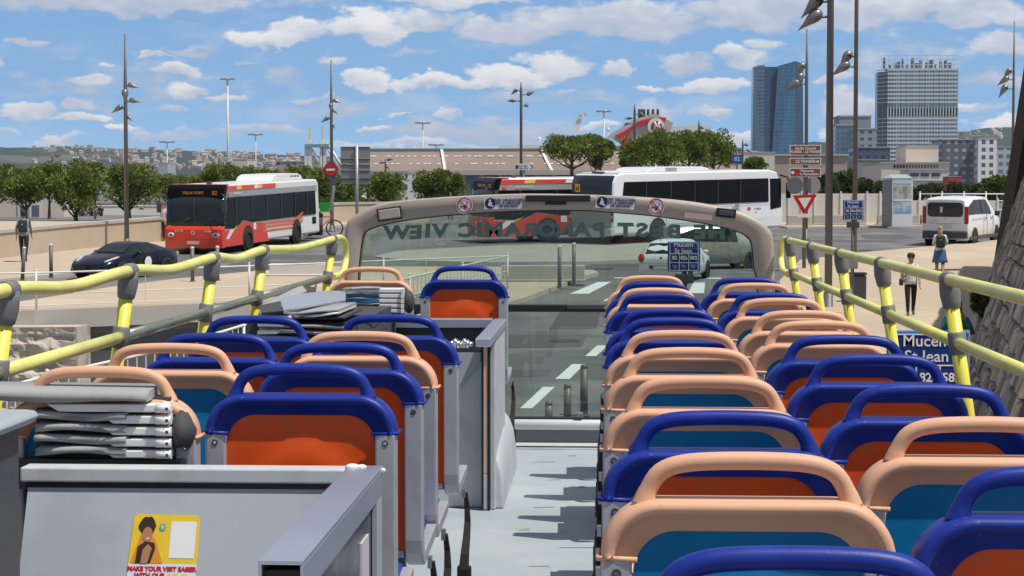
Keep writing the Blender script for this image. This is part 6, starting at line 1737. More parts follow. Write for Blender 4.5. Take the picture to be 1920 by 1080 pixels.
m = MB().use(gridmat('warehouse glazing', (.33, .34, .34), (.06, .09, .11), 4.2, 20, .86, .98, ox=0)); m.box2((xa + .2, 0, 0), (xb - .2, 1, ze - .9)); m.build('wall', g)
# ferry / terminal bits between the trees
g, w_, H = bld('terminal_building', 'white terminal building with boxy windows between two pines left of the windscreen', 'building', 760, 785, 326, 300, 10, gridmat('terminal windows', (.66, .67, .66), (.08, .1, .12), 2.1, 1.9, .35, .45))
bld('terminal_wing', 'long white flat roofed wing left of the boxy terminal building', 'building', 694, 762, 322, 320, 14, WWALL)
bld('tent', 'white sloping canopy between the sign back and the pines', 'tent', 645, 672, 350, 170, 6, WHITE)
# linkspan gantry at px 575-640
g = thing('gantry', 'white port gantry with two tall masts and slanting struts left of the no entry sign', 'gantry', (X(605, 400), 400, 2.4))
q = lambda px: (px - 605) * 400 / F; zq = lambda py: zp(py, 400) - 2.4
for px in (574, 581, 603, 608): m = MB().use(WRAIL); m.box2((q(px) - .35, 0, 0), (q(px) + .35, .8, zq(272))); m.build('column', g)
m = MB().use(mat('gantry blue grey', (.22, .32, .38), .5)); m.box2((q(572), -.4, zq(276)), (q(618), 1.4, zq(270))); m.build('deck_beam', g)
for px in (581, 605): m = MB().use(WRAIL); m.box2((q(px) - .28, .2, zq(270)), (q(px) + .28, .7, zq(236))); m.box2((q(px) - .9, 0, zq(271)), (q(px) + .9, 1, zq(266))); m.build('mast', g)
for a, b, c_, d_ in ((584, 280, 603, 312), (612, 272, 640, 322), (616, 272, 648, 322)): m = MB().use(WRAIL, False); m.tube([(q(a), .3, zq(b)), (q(c_), .3, zq(d_))], .32, 6); m.build('strut', g)
bld('apartment_block', 'pink block of flats low on the horizon left of the gantry', 'building', 518, 572, 303, 700, 20, gridmat('pink flats', (.42, .30, .26), (.2, .18, .18), 3, 3, .4, .45))
bld('silo', 'blank pale grey tower left of the red bus, in front of the hillside', 'building', 297, 315, 306, 650, 12, mat('pale blue grey wall', (.36, .40, .46), .8))
bld('shed', 'cream flat block just right of the tallest floodlight mast', 'building', 437, 464, 299, 500, 12, mat('cream wall', (.58, .54, .46), .8))
bld('shed', 'low green grey shed roof in the gap between the pines at left', 'building', 184, 204, 323, 420, 12, mat('grey green wall', (.38, .40, .36), .8))
# kiosk and pink screen wall behind the pines at left
Yk = 134
g = thing('kiosk', 'beige kiosk with white framed display windows behind the walking man', 'kiosk', (X(60, Yk), Yk, 2.4))
q = lambda px: (px - 60) * Yk / F; zq = lambda py: zp(py, Yk) - 2.4
m = MB().use(mat('kiosk beige', (.62, .56, .47), .85)); m.box2((q(-40), 0, 0), (q(121), 3, zq(356))); m.build('wall', g)
for a, b in ((33, 50), (55, 78)):
    m = MB().use(WWALL); m.box2((q(a), -.08, zq(424)), (q(b), -.02, zq(372))); fo = m.build('window_frame', g)
    m = MB().use(mat('display window', (.12, .14, .16), .15)); m.box2((q(a + 5), -.1, zq(411)), (q(b - 4), -.085, zq(385))); m.build('pane', fo)
g, w_, H = bld('screen_wall', 'low pink brown boarded wall behind the seated people', 'wall', 120, 312, 382, 190, 1, mat('pink boards', (.33, .20, .17), .8)); 
lowwall('promenade_wall', 'white low wall behind the row of seated people', 'wall', [(X(110, 148), 148, 2.4), (X(312, 150), 150, 2.4)], .68, .3, WWALL)

# ship
Ysx = 600.0
g = thing('ferry', 'white ferry beyond the warehouse with red and grey funnel carrying a round white badge', 'ship', (X(1200, Ysx), Ysx, 0))
q = lambda px: (px - 1200) * Ysx / F; zq = lambda py: zp(py, Ysx)
HW = mat('ship white', (.74, .74, .72), .45, var=.03); HGREEN = mat('ship green tint', (.30, .42, .34), .5); FUNG = mat('funnel grey', (.50, .50, .47), .5)
def sp3(m_, pts, name, y0=0, th=10, par=None):
    mb = MB().use(m_); mb.prism([Vector((q(a), y0, zq(b))) for a, b in pts], (0, th, 0)); return mb.build(name, par or g)
sp3(HW, [(928, 340), (928, 285), (938, 274), (975, 272), (1110, 272), (1250, 276), (1420, 284), (1420, 340)], 'hull', 0, 24)
sp3(HGREEN, [(930, 284), (938, 279.5), (975, 278.5), (975, 286)], 'green_panel', -.6, .5)
sp3(FUNG, [(1140, 256), (1190, 224), (1228, 214), (1262, 232), (1236, 275), (1175, 275)], 'funnel', -1, 9)
sp3(mat('funnel red', (.62, .02, .035), .4), [(1153, 255), (1172, 246), (1196, 229), (1222, 222), (1249, 221.5), (1243, 229), (1232, 230), (1212, 232), (1190, 240), (1176, 252), (1185, 272), (1170, 272), (1166, 262)], 'funnel_stripe', -1.8, .7)
sp3(HW, [(1166, 275), (1190, 275), (1186, 285), (1166, 285)], 'deckhouse', -2, 6)
sp3(HW, [(1246, 240), (1300, 234), (1330, 236), (1330, 276), (1240, 276)], 'aft_house', 2, 6)
m = MB().use(HW); m.disc((q(1229), -2.5, zq(238)), 15.5 * Ysx / F, (0, -1, 0), 28); bo = m.build('funnel_badge', g)
m = MB().use(mat('funnel red', (.62, .02, .035))); m.disc((q(1230), -2.6, zq(239)), 10.5 * Ysx / F, (0, -1, 0), 24); m.use(HW)
m.tube([(q(1225), -2.7, zq(246)), (q(1229), -2.7, zq(236)), (q(1226), -2.7, zq(230))], .35, 6); m.tube([(q(1233), -2.7, zq(248)), (q(1233), -2.7, zq(236)), (q(1236), -2.7, zq(230))], .35, 6); m.tube([(q(1225), -2.7, zq(237)), (q(1237), -2.7, zq(240))], .3, 6); m.build('badge_emblem', bo)
for px in (1199, 1203, 1207, 1215, 1224, 1233): 
    m = MB().use(mat('soot black', (.03, .025, .025), .8), True); m.tube([(q(px), 3, zq(226)), (q(px), 3, zq(205))], .42 if px > 1208 else .5, 8); m.build('exhaust_pipe', g)
m = MB().use(HW)
m.prism([Vector((q(a), 4, zq(b))) for a, b in ((1071, 250), (1084, 250), (1092, 216), (1086, 214))], (0, 1, 0)); m.box2((q(1082), 3.6, zq(212)), (q(1102), 4.4, zq(210))); m.box2((q(1080), 3.6, zq(222)), (q(1102), 4.4, zq(220.5))); m.box2((q(1096), 3.8, zq(220)), (q(1098), 4.2, zq(210))); m.build('radar_mast', g)
m = MB().use(HW, True); m.ell((q(1011), 2, zq(261)), (.6, .6, .7), 10, 8); m.tube([(q(1011), 2, zq(272)), (q(1011), 2, zq(262))], .15, 6); m.ell((q(1140), 2, zq(243)), (.55, .55, .65), 10, 8); m.tube([(q(1140), 2, zq(272)), (q(1140), 2, zq(245))], .15, 6); m.build('radome', g)

# towers --------------------------------------------------------------
YT = 2050.0
g = thing('glass_tower', 'dark blue glass tower with curved slanting facades, left of the lattice tower', 'tower', (X(1460, YT), YT, 0))
q = lambda px: (px - 1460) * YT / F; zq = lambda py: zp(py, YT)
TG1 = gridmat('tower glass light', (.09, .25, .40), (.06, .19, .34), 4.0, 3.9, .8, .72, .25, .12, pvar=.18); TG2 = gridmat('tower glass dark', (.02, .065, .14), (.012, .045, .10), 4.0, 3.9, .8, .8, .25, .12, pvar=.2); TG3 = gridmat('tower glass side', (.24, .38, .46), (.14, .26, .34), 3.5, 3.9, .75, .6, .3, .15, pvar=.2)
def fac(m_, b, t, name):
    mb = MB().use(m_); mb.loft([[Vector((q(a), y_, 0)) for a, y_ in b], [Vector((q(a), y_, zz)) for a, y_, zz in t]], smooth=False); return mb.build(name, g)
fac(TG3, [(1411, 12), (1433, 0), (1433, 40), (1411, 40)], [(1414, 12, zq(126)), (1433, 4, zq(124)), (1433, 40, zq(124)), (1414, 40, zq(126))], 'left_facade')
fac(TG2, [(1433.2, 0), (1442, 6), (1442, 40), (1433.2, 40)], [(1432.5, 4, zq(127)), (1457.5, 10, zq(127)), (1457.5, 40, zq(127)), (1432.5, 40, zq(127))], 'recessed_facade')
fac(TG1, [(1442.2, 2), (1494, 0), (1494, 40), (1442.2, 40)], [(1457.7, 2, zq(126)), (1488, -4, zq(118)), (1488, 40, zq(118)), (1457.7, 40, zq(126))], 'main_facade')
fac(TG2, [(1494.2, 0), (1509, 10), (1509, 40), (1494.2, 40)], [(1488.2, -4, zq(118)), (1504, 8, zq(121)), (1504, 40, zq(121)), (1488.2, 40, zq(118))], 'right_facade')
m = MB().use(WRAIL); m.box2((q(1420), 10, zq(124)), (q(1437), 14, zq(122.5))); m.build('crane_rail', g)
YT = 1860.0
g = thing('lattice_tower', 'wide office tower with white horizontal louvres and open steel crown, right of the glass tower', 'tower', (X(1720, YT), YT, 0))
q = lambda px: (px - 1720) * YT / F; zq = lambda py: zp(py, YT)
LT = gridmat('louvre tower glass', (.40, .56, .66), (.18, .30, .40), 2.6, 200, .78, .98, .3, .15, pvar=.5); LT2 = gridmat('louvre tower shade glass', (.14, .17, .22), (.05, .065, .10), 2.6, 200, .80, .98, .3, .15, pvar=.3)  # second glass is a darker copy: shade of the left side in its colour
m = MB().use(LT); m.box2((q(1665), 0, 0), (q(1792), 30, zq(134))); m.build('glass_core', g)
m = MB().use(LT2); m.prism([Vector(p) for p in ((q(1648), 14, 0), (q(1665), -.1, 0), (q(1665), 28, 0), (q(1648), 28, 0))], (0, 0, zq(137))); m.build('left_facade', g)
for k in range(27):
    py = 134 + k * 7.5
    if 200 < py < 222: continue
    m = MB().use(HW); zz = zq(py); m.box2((q(1663), -1.2, zz - .8), (q(1794), 0, zz + .8)); m.prism([Vector(p) for p in ((q(1646.5), 13.2, zz - .35), (q(1663), -1.2, zz - .35), (q(1663), 0, zz - .35), (q(1648), 14, zz - .35))], (0, 0, .7)); m.build('louvre_band', g)
m = MB().use(HW)
for k in range(25):
    px = 1664 + k * 5.35; m.box2((q(px) - .15, -1.4, 0), (q(px) + .15, -1.2, zq(132)))
m.build('mullions', g)
m = MB().use(HW)
for k in range(25):
    px = 1664 + k * 5.35; m.box2((q(px) - .5, -1.3, zq(222)), (q(px) + .5, .0, zq(203)))
m.build('sky_lobby_fins', g)
m = MB().use(BLKW); m.box2((q(1664), -.4, zq(220)), (q(1793), -.1, zq(205))); m.build('sky_lobby', g)
m = MB().use(HW)
for k in range(12):
    a, b = 1652 + k * 12, 1652 + k * 12; m.box2((q(a) - .25, -1, zq(134)), (q(a) + .25, -.5, zq(108)))
for py in (108, 116, 125): m.box2((q(1652), -1, zq(py) - .3), (q(1793), -.5, zq(py) + .3))
m.box2((q(1662), 2, zq(134)), (q(1790), 20, zq(131)))
m.build('crown_frame', g)
rnd = random.Random(8)
for k in range(15):
    px = 1658 + k * 8.4 + rnd.uniform(-2, 2)
    m = MB().use(mat('plant grey', (.10, .12, .14), .6)); hh = rnd.uniform(6, 20); m.box2((q(px), 4, zq(131)), (q(px + rnd.uniform(3, 6)), 9, zq(131 - hh))); m.build('roof_plant', g)
# other buildings at right
GB = gridmat('grey office', (.33, .35, .38), (.08, .10, .13), 6.0, 5.2, .5, .45, pvar=.3)
bld('office_block', 'blue grey office slab just right of the thickest lamp post', 'building', 1566, 1603, 237, 1500, 40, gridmat('blue grey office', (.17, .23, .31), (.10, .15, .22), 4, 4, .8, .6, .3, .2, pvar=.2))
bld('office_block', 'grey stepped office block behind the second lamp post', 'building', 1573, 1632, 221, 1560, 40, mat('grey tower wall', (.30, .32, .34), .8))
bld('office_block', 'grey office block with square windows left of the lattice tower', 'building', 1603, 1643, 244, 1450, 40, GB)
bld('office_block', 'dark blue lower office block under the square windows', 'building', 1600, 1668, 278, 1300, 30, gridmat('dark blue office', (.08, .10, .17), (.04, .05, .09), 5, 5, .55, .5))
bld('hangar', 'grey long hangar with ribbed roof behind the dark trees', 'building', 1606, 1664, 301, 600, 40, mat('ribbed grey', (.24, .25, .27), .7))
bld('apartment_block', 'charcoal apartment block with small pale windows right of the lattice tower', 'building', 1766, 1833, 264, 900, 30, gridmat('charcoal flats', (.12, .135, .17), (.36, .38, .42), 3.6, 3.5, .45, .4, pvar=.3))
bld('apartment_block', 'white apartment block with dark square window holes near the fort wall', 'building', 1833, 1868, 262, 890, 30, gridmat('white flats', (.80, .79, .77), (.10, .11, .13), 3.5, 3.5, .52, .55, pvar=.3))
bld('apartment_block', 'narrow grey white block beside the fort wall', 'building', 1868, 1898, 278, 1000, 30, gridmat('grey white flats', (.50, .52, .52), (.16, .18, .2), 4, 4, .6, .5, pvar=.3))
bld('museum_block', 'beige block topped by a small square storey and round windows', 'building', 1698, 1759, 276, 420, 14, mat('beige block wall', (.72, .63, .54), .85))
g, w_, H = bld('museum_building', 'wide beige building with a row of dark upright windows', 'building', 1652, 1778, 307, 400, 30, mat('beige hall wall', (.70, .63, .54), .85))
q = lambda px: (px - 1715) * 400 / F; zq = lambda py: zp(py, 400) - 2.4
for k in range(15):
    px = 1676 + k * 5.6; m = MB().use(BLKW if k < 4 else mat('window shade grey', (.10, .11, .12), .3)); m.box2((q(px), -.12, zq(315.5)), (q(px + 3), -.02, zq(310))); m.build('window', g)
g, w_, H = bld('annex', 'white modern annex with three window bays below the beige museum building', 'building', 1705, 1778, 320, 380, 12, WWALL)
q = lambda px: (px - 1741.5) * 380 / F; zq = lambda py: zp(py, 380) - 2.4
for a in (1707, 1726, 1746): m = MB().use(mat('annex window', (.05, .06, .07), .2)); m.box2((q(a), -.12, zq(331)), (q(a + 16), -.02, zq(325))); m.build('window', g)
m = MB().use(BGRY); m.box2((q(1705), -.5, zq(340)), (q(1778), -.02, zq(338.5))); m.build('canopy', g)
m = MB().use(mat('annex window', (.05, .06, .07), .2)); m.box2((q(1752), -.12, zq(347)), (q(1774), -.02, zq(344))); m.build('window', g)
bld('container', 'red shipping container stack beside the white annex', 'container', 1779, 1803, 332, 330, 6, mat('container red', (.40, .05, .04), .6))
bld('storehouse', 'pinkish brown storehouse roof behind the brown direction signs', 'building', 1412, 1588, 293, 520, 30, mat('pinkish render', (.42, .33, .29), .85))
bld('white_shed', 'white flat roofed shed above the right end of the coach', 'building', 1392, 1452, 287, 460, 12, WWALL)

# ------------------------------------------------------------------ hills and the hillside town
def hills(name, prof, Y, depth, m):
    bm = bmesh.new(); rnd = random.Random(4); n_ = 140; rows = 14
    pts = []
    def ph(px):
        for (a, ha), (b, hb) in zip(prof, prof[1:]):
            if a <= px <= b: return ha + (hb - ha) * (px - a) / (b - a)
        return prof[-1][1] if px > prof[-1][0] else prof[0][1]
    x0_, x1_ = prof[0][0], prof[-1][0]
    grid = []
    from mathutils import noise as mn
    for j in range(rows + 1):
        t = j / rows; row = []
        for i in range(n_ + 1):
            px = x0_ + (x1_ - x0_) * i / n_; yy = Y + depth * t
            zt_ = zp(ph(px), Y + depth)
            z_ = 2.4 + (zt_ - 2.4) * (t ** .8) + (mn.noise(Vector((px * .02, t * 4, 1))) * 18 * t * (1 - t) * 2 + (mn.noise(Vector((px * .12, 7, 2))) * 4 if j == rows else 0)) * Y / 4200
            row.append(bm.verts.new((X(px, yy), yy, z_)))
        grid.append(row)
    for j in range(rows):
        for i in range(n_): bm.faces.new((grid[j][i], grid[j][i + 1], grid[j + 1][i + 1], grid[j + 1][i]))
    bk = [bm.verts.new((v_.co.x, v_.co.y + 900, 0)) for v_ in grid[-1]]
    for i in range(n_): bm.faces.new((grid[-1][i], grid[-1][i + 1], bk[i + 1], bk[i]))
    me = bpy.data.meshes.new(name); bm.to_mesh(me); bm.free(); me.materials.append(m)
    for p in me.polygons: p.use_smooth = True
    o = bpy.data.objects.new(name, me); COL.objects.link(o); struct(o); return grid and o, ph
HILL = mat('wooded hill', (.035, .052, .042), .95, var=.3, vs=.006, spec=.05, col2=(.12, .115, .09), c2s=.0035, c2t=(.48, .6))
ho, phl = hills('hills', [(-200, 274), (0, 274.5), (90, 276), (115, 273), (160, 275), (235, 279), (330, 281), (450, 287), (560, 291), (700, 297), (900, 300), (1100, 302), (1300, 300), (1420, 290), (1520, 266), (1545, 268), (1600, 266), (1760, 255), (1795, 249), (1850, 242), (1905, 241), (2100, 245)], 3600, 1400, HILL)
def hz_(px, py):
    """point of the hillside seen at this pixel (march along the ray against the hill profile)"""
    d = ray(px, py); t_ = 3600.0
    top = zp(phl(px), 5000)
    while t_ < 5000:
        f = (t_ - 3600) / 1400; z_ = 2.4 + (top - 2.4) * f ** .8
        if CAMZ + d.z * t_ < z_: return Vector((d.x * t_, t_, z_))
        t_ += 12
    return None
rnd = random.Random(21)
HM = [mat('house white', (.62, .58, .52), .8), mat('house cream', (.58, .48, .38), .8), mat('house rose', (.42, .34, .30), .8)]; RM_ = mat('clay tile roof', (.30, .22, .18), .85)
hp_ = []
for k in range(3):
    g = thing('house', 'pale house on the wooded hillside', 'house', (0, 0, 0), 0, 'houses on the far hillside')
    a, b, h = (13, 10, 8) if k == 0 else ((20, 11, 10) if k == 1 else (10, 9, 7))
    m = MB().use(HM[k]); m.box2((-a / 2, -b / 2, -6), (a / 2, b / 2, h)); m.build('wall', g)
    m = MB().use(RM_ if k else mat('house grey roof', (.42, .36, .31), .85)); m.loft([[Vector((-a / 2 - .6, -b / 2 - .6, h)), Vector((a / 2 + .6, -b / 2 - .6, h)), Vector((a / 2 + .6, b / 2 + .6, h)), Vector((-a / 2 - .6, b / 2 + .6, h))], [Vector((-a / 2 + 2, -.4, h + 3)), Vector((a / 2 - 2, -.4, h + 3)), Vector((a / 2 - 2, .4, h + 3)), Vector((-a / 2 + 2, .4, h + 3))]], smooth=False); m.build('roof', g)
    hp_.append(g)
first = [True] * 3; cnt = 0
while cnt < 290:
    px = rnd.uniform(60, 560) if rnd.random() < .97 else rnd.uniform(1800, 1880)
    lo = phl(px) + 1.5; py = lo + rnd.random() ** 1.2 * (38 if px < 800 else 20)
    if px < 230 and rnd.random() < (.8 if py > 288 else .35): continue
    p = hz_(px, py)
    if p is None: continue
    k = rnd.choice((0, 0, 1, 2))
    if first[k]: o = hp_[k]; first[k] = False
    else: o = copy_tree(hp_[k])
    s = rnd.uniform(.45, .95)
    o.location = p; o.scale = (s, s, s); o.rotation_euler = (0, 0, rnd.uniform(-.6, .6)); cnt += 1
# ================================================================== people
SKIN = mat('skin', (.48, .27, .18), .55, var=.04); SKIND = mat('darker skin', (.30, .15, .09), .55, var=.04)
def person(label, loc, hd, H=1.72, pose='walk', top='shirt', topc=(.7, .7, .7), botc=(.02, .02, .025), skin=SKIN, hairc=(.02, .014, .01), hair='short', skirt=False, shorts=False, bag=None, sleeves='long', hold=None, phase=1, shoec=(.08, .07, .06), group=None, detail=True):
    """one continuous skinned body; clothes are materials on it or children"""
    g = thing('person', label, 'person', loc, 0, group)
    k = H / 1.75
    TM = mat('cloth %.2f %.2f %.2f' % topc, topc, .85, var=.08, vs=10); BM = mat('cloth %.2f %.2f %.2f' % botc, botc, .85, var=.08, vs=10); SM = mat('shoe %.2f %.2f %.2f' % shoec, shoec, .6)
    J = {}
    if pose in ('walk', 'stand', 'photo'):
        st = .17 if pose == 'walk' else .03
        J.update(pel=(0, 0, .96), spn=(.005, 0, 1.10), chs=(.0, 0, 1.32), nek=(0, 0, 1.48), hd0=(.02, 0, 1.56), hd1=(.03, 0, 1.66))
        for s, nm in ((1, 'l'), (-1, 'r')):
            f = s * phase
            J['hip' + nm] = (0, s * .095, .90)
            J['kne' + nm] = (.05 + f * st * .7, s * .095, .50); J['ank' + nm] = (f * st * 1.15 - (0 if f > 0 else .04), s * .09, .085 + (0 if f > 0 or pose != 'walk' else .05))
            J['toe' + nm] = (J['ank' + nm][0] + .17, s * .10, .035 + (0 if f > 0 or pose != 'walk' else .0))
            J['sho' + nm] = (0, s * .175, 1.42)
            J['elb' + nm] = (-.02 - f * .09 * (pose == 'walk'), s * .23, 1.14); J['wri' + nm] = (.08 - f * .16 * (pose == 'walk'), s * .23, .90)
        if pose == 'photo' or hold == 'phone':
            J['elbl'] = (.10, .27, 1.18); J['wril'] = (.26, .12, 1.50); J['elbr'] = (.10, -.27, 1.18); J['wrir'] = (.26, -.10, 1.50)
        if hold == 'bag':
            J['elbr'] = (-.02, -.25, 1.14); J['wrir'] = (.12, -.20, .96)
        if hold == 'bent':
            J['elbl'] = (-.03, .24, 1.15); J['wril'] = (.20, .10, 1.10); J['elbr'] = (-.03, -.24, 1.15); J['wrir'] = (.20, -.10, 1.10)
    else:   # sitting on the ground or a ledge, knees up
        J.update(pel=(0, 0, .14), spn=(-.02, 0, .28), chs=(.02, 0, .50), nek=(.05, 0, .65), hd0=(.08, 0, .73), hd1=(.10, 0, .83))
        for s, nm in ((1, 'l'), (-1, 'r')):
            J['hip' + nm] = (.03, s * .09, .12); J['kne' + nm] = (.36, s * .12, .40 + .05 * s * phase); J['ank' + nm] = (.55, s * .11, .07); J['toe' + nm] = (.72, s * .12, .03)
            J['sho' + nm] = (.03, s * .17, .59); J['elb' + nm] = (.14, s * .23, .36); J['wri' + nm] = (.34, s * .14, .42)
    rad = dict(pel=.135, spn=.12, chs=.145, nek=.058, hd0=.075, hd1=.088, hip=.108, kne=.074, ank=.050, toe=.040, sho=.068, elb=.047, wri=.030)
    if skirt: pass
    names = list(J); idx = {n_: i for i, n_ in enumerate(names)}
    E = [('pel', 'spn'), ('spn', 'chs'), ('chs', 'nek'), ('nek', 'hd0'), ('hd0', 'hd1')]
    for nm in 'lr': E += [('pel', 'hip' + nm), ('hip' + nm, 'kne' + nm), ('kne' + nm, 'ank' + nm), ('ank' + nm, 'toe' + nm), ('chs', 'sho' + nm), ('sho' + nm, 'elb' + nm), ('elb' + nm, 'wri' + nm)]
    bm = bmesh.new(); sk = bm.verts.layers.skin.verify()
    vs = [bm.verts.new(Vector(J[n_]) * k) for n_ in names]
    for n_, v_ in zip(names, vs):
        r = rad.get(n_, rad.get(n_[:3])) * k; v_[sk].radius = (r, r * (.8 if n_ in ('pel', 'spn', 'chs') else 1.0)); v_[sk].use_root = n_ == 'pel'
        if n_ in ('pel', 'chs', 'spn'): v_[sk].radius = (r * 1.08, r * .80)
    for a, b in E: bm.edges.new((vs[idx[a]], vs[idx[b]]))
    me = bpy.data.meshes.new('sk'); bm.to_mesh(me); bm.free()
    ob = bpy.data.objects.new('sk', me); COL.objects.link(ob)
    ob.modifiers.new('s', 'SKIN').use_smooth_shade = True; sb = ob.modifiers.new('b', 'SUBSURF'); sb.levels = 1; sb.render_levels = 1
    dg = bpy.context.evaluated_depsgraph_get(); ev = ob.evaluated_get(dg)
    bmsh = bpy.data.meshes.new_from_object(ev); bpy.data.objects.remove(ob)
    mb = MB(); mb.use(skin, True); mb.use(TM); mb.use(BM); mb.use(SM)
    mb.v = [tuple(v_.co) for v_ in bmsh.vertices]
    segs = [(a, b, Vector(J[a]) * k, Vector(J[b]) * k) for a, b in E]
    for p in bmsh.polygons:
        c = p.center; best = None; bd = 9
        for a, b, pa, pb in segs:
            ab = pb - pa; t = max(0, min(1, (c - pa).dot(ab) / ab.length_squared)); d = (c - (pa + ab * t)).length / (rad.get(a, rad.get(a[:3])) + .02)
            if d < bd: bd = d; best = (a, b, t)
        a, b, t = best
        if a in ('nek', 'hd0') or (a == 'chs' and b == 'nek' and t > .75): mi = 0
        elif a in ('spn', 'chs') or b == 'spn': mi = 1
        elif a.startswith('sho'): mi = 1 if (sleeves == 'long' or t < .55) and sleeves != 'none' else 0
        elif a.startswith('elb'): mi = 1 if sleeves == 'long' and t < .88 else 0
        elif a == 'pel' or a.startswith('hip'): mi = 2
        elif a.startswith('kne'): mi = 0 if (skirt or shorts) else (2 if t < .9 else 3)
        else: mi = 3
        if b == 'spn' and t < .25: mi = 2
        mb.cur = mi; mb.face(tuple(p.vertices), True)
    bpy.data.meshes.remove(bmsh)
    # head with brow, nose, jaw, ears, neck joined into the body mesh
    hc = Vector(J['hd1']) * k + Vector((.005, 0, -.012)) * k
    mb.use(skin, True)
    rr = []
    for zz, rx_, ry_, ox in ((-.125, .030, .026, .035), (-.115, .055, .045, .022), (-.08, .078, .062, .008), (-.03, .092, .074, 0), (.03, .096, .078, 0), (.075, .085, .07, -.004), (.105, .055, .045, -.006), (.118, .015, .012, -.006)):
        ring = []
        for q in range(16):
            a = q * math.pi / 8; x_ = math.cos(a); nose = .022 if (q == 0 and -.05 < zz < .0) else 0
            ring.append(hc + Vector((ox + rx_ * x_ + nose, ry_ * math.sin(a), zz)) * k)
        rr.append(ring)
    mb.loft(rr)
    for s in (-1, 1): mb.ell(hc + Vector((-.005, s * .079, -.02)) * k, (.014 * k, .008 * k, .03 * k), 8, 5)
    # hands: palm, four bent fingers and a thumb each
    for nm, s in (('l', 1), ('r', -1)):
        w0 = Vector(J['wri' + nm]) * k; d = (Vector(J['wri' + nm]) - Vector(J['elb' + nm])).normalized(); sd_ = d.cross(Vector((1, 0, 0)) if abs(d.x) < .8 else Vector((0, 1, 0))).normalized(); fr_ = sd_.cross(d)
        mb.ell(w0 + d * .045 * k, (.034 * k, .018 * k, .05 * k), 8, 6, M=Matrix((fr_, sd_, d)).transposed())
        if detail:
            for q, ln in enumerate((.070, .080, .075, .058)):
                b0 = w0 + (d * .085 + fr_ * (.024 - .016 * q)) * k; b1 = b0 + (d * ln * .55 - sd_ * s * .006) * k; b2 = b1 + (d * ln * .4 - sd_ * s * .022) * k
                mb.tube([b0, b1, b2], [.0085 * k, .008 * k, .006 * k], 6)
            b0 = w0 + (d * .03 + fr_ * .032) * k; mb.tube([b0, b0 + (d * .03 + fr_ * .022) * k, b0 + (d * .058 + fr_ * .028) * k], [.010 * k, .009 * k, .007 * k], 6)
    mb.build('body', g)
    # face
    if detail:
        fm = MB().use(mat('eye white', (.6, .6, .58), .3), True)
        for s in (-1, 1): fm.ell(hc + Vector((.087, s * .032, .0)) * k, (.006 * k, .013 * k, .007 * k), 8, 5)
        fm.use(BLACK)
        for s in (-1, 1): fm.ell(hc + Vector((.092, s * .032, .0)) * k, (.004 * k, .006 * k, .006 * k), 6, 4); fm.box(hc + Vector((.090, s * .033, .020)) * k, (.006 * k, .03 * k, .005 * k))
        fm.use(mat('lips', (.35, .12, .10), .5)); fm.ell(hc + Vector((.078, 0, -.068)) * k, (.010 * k, .024 * k, .006 * k), 8, 5)
        fm.build('face', g)
    hm = mat('hair %.2f %.2f %.2f' % hairc, hairc, .6, var=.2, vs=40)
    h = MB().use(hm, True)
    if hair != 'bald':
        up_ = 1.28 if hair == 'afro' else 1.0
        rr = []
        for zz, rx_, ry_, ox in ((-.05, .060, .076, -.040), (.0, .078, .084, -.028), (.045, .100 * up_, .088 * up_, -.010), (.085, .098 * up_, .083 * up_, -.008), (.115, .075 * up_, .064 * up_, -.010), (.132, .03 * up_, .025 * up_, -.01)):
            rr.append([hc + Vector((ox + rx_ * math.cos(q * math.pi / 7) * (1 + .05 * math.sin(q * 3)), ry_ * math.sin(q * math.pi / 7) * (1 + .04 * math.cos(q * 5)), zz * (1.12 if hair == 'afro' else 1))) * k for q in range(14)])
        h.loft(rr)
        if hair == 'afro': h.ell(hc + Vector((-.028, 0, .045)) * k, (.118 * k, .108 * k, .105 * k), 14, 9)
        if hair == 'long':
            rr = []
            for zz, rx_, ry_, ox in ((.02, .05, .075, -.05), (-.08, .04, .08, -.065), (-.16, .03, .085, -.075), (-.22, .02, .06, -.08)):
                rr.append([hc + Vector((ox + rx_ * math.cos(q * math.pi / 6), ry_ * math.sin(q * math.pi / 6), zz)) * k for q in range(12)])
            h.loft(rr)
        h.build('hair', g)
    if skirt or shorts:
        cl = MB().use(BM, True)
        if skirt:
            rr = []
            for zz, r in ((1.02, .15), (.92, .19), (.75, .22), (.60, .25), (.50, .27)):
                rr.append([Vector((r * .8 * math.cos(q * math.pi / 12) * (1 + .05 * math.sin(q * 4)), r * math.sin(q * math.pi / 12) * (1 + .05 * math.cos(q * 3)), zz)) * k for q in range(24)])
            cl.loft(rr); cl.build('skirt', g)
    # shirt as a loose layer with a hem
    if pose != 'sit' and top == 'shirt':
        cl = MB().use(TM, True); rr = []
        for zz, rx_, ry_ in ((.90, .150, .185), (1.0, .145, .178), (1.15, .135, .165), (1.30, .140, .185), (1.40, .115, .19), (1.46, .07, .12), (1.49, .055, .07)):
            rr.append([Vector((rx_ * math.cos(q * math.pi / 12) * (1 + .04 * math.sin(q * 5 + zz * 9)), ry_ * math.sin(q * math.pi / 12) * (1 + .03 * math.cos(q * 4 + zz * 7)), zz + .012 * math.sin(q * 2) * (zz < .95))) * k for q in range(24)])
        cl.loft(rr); cl.build('shirt', g)
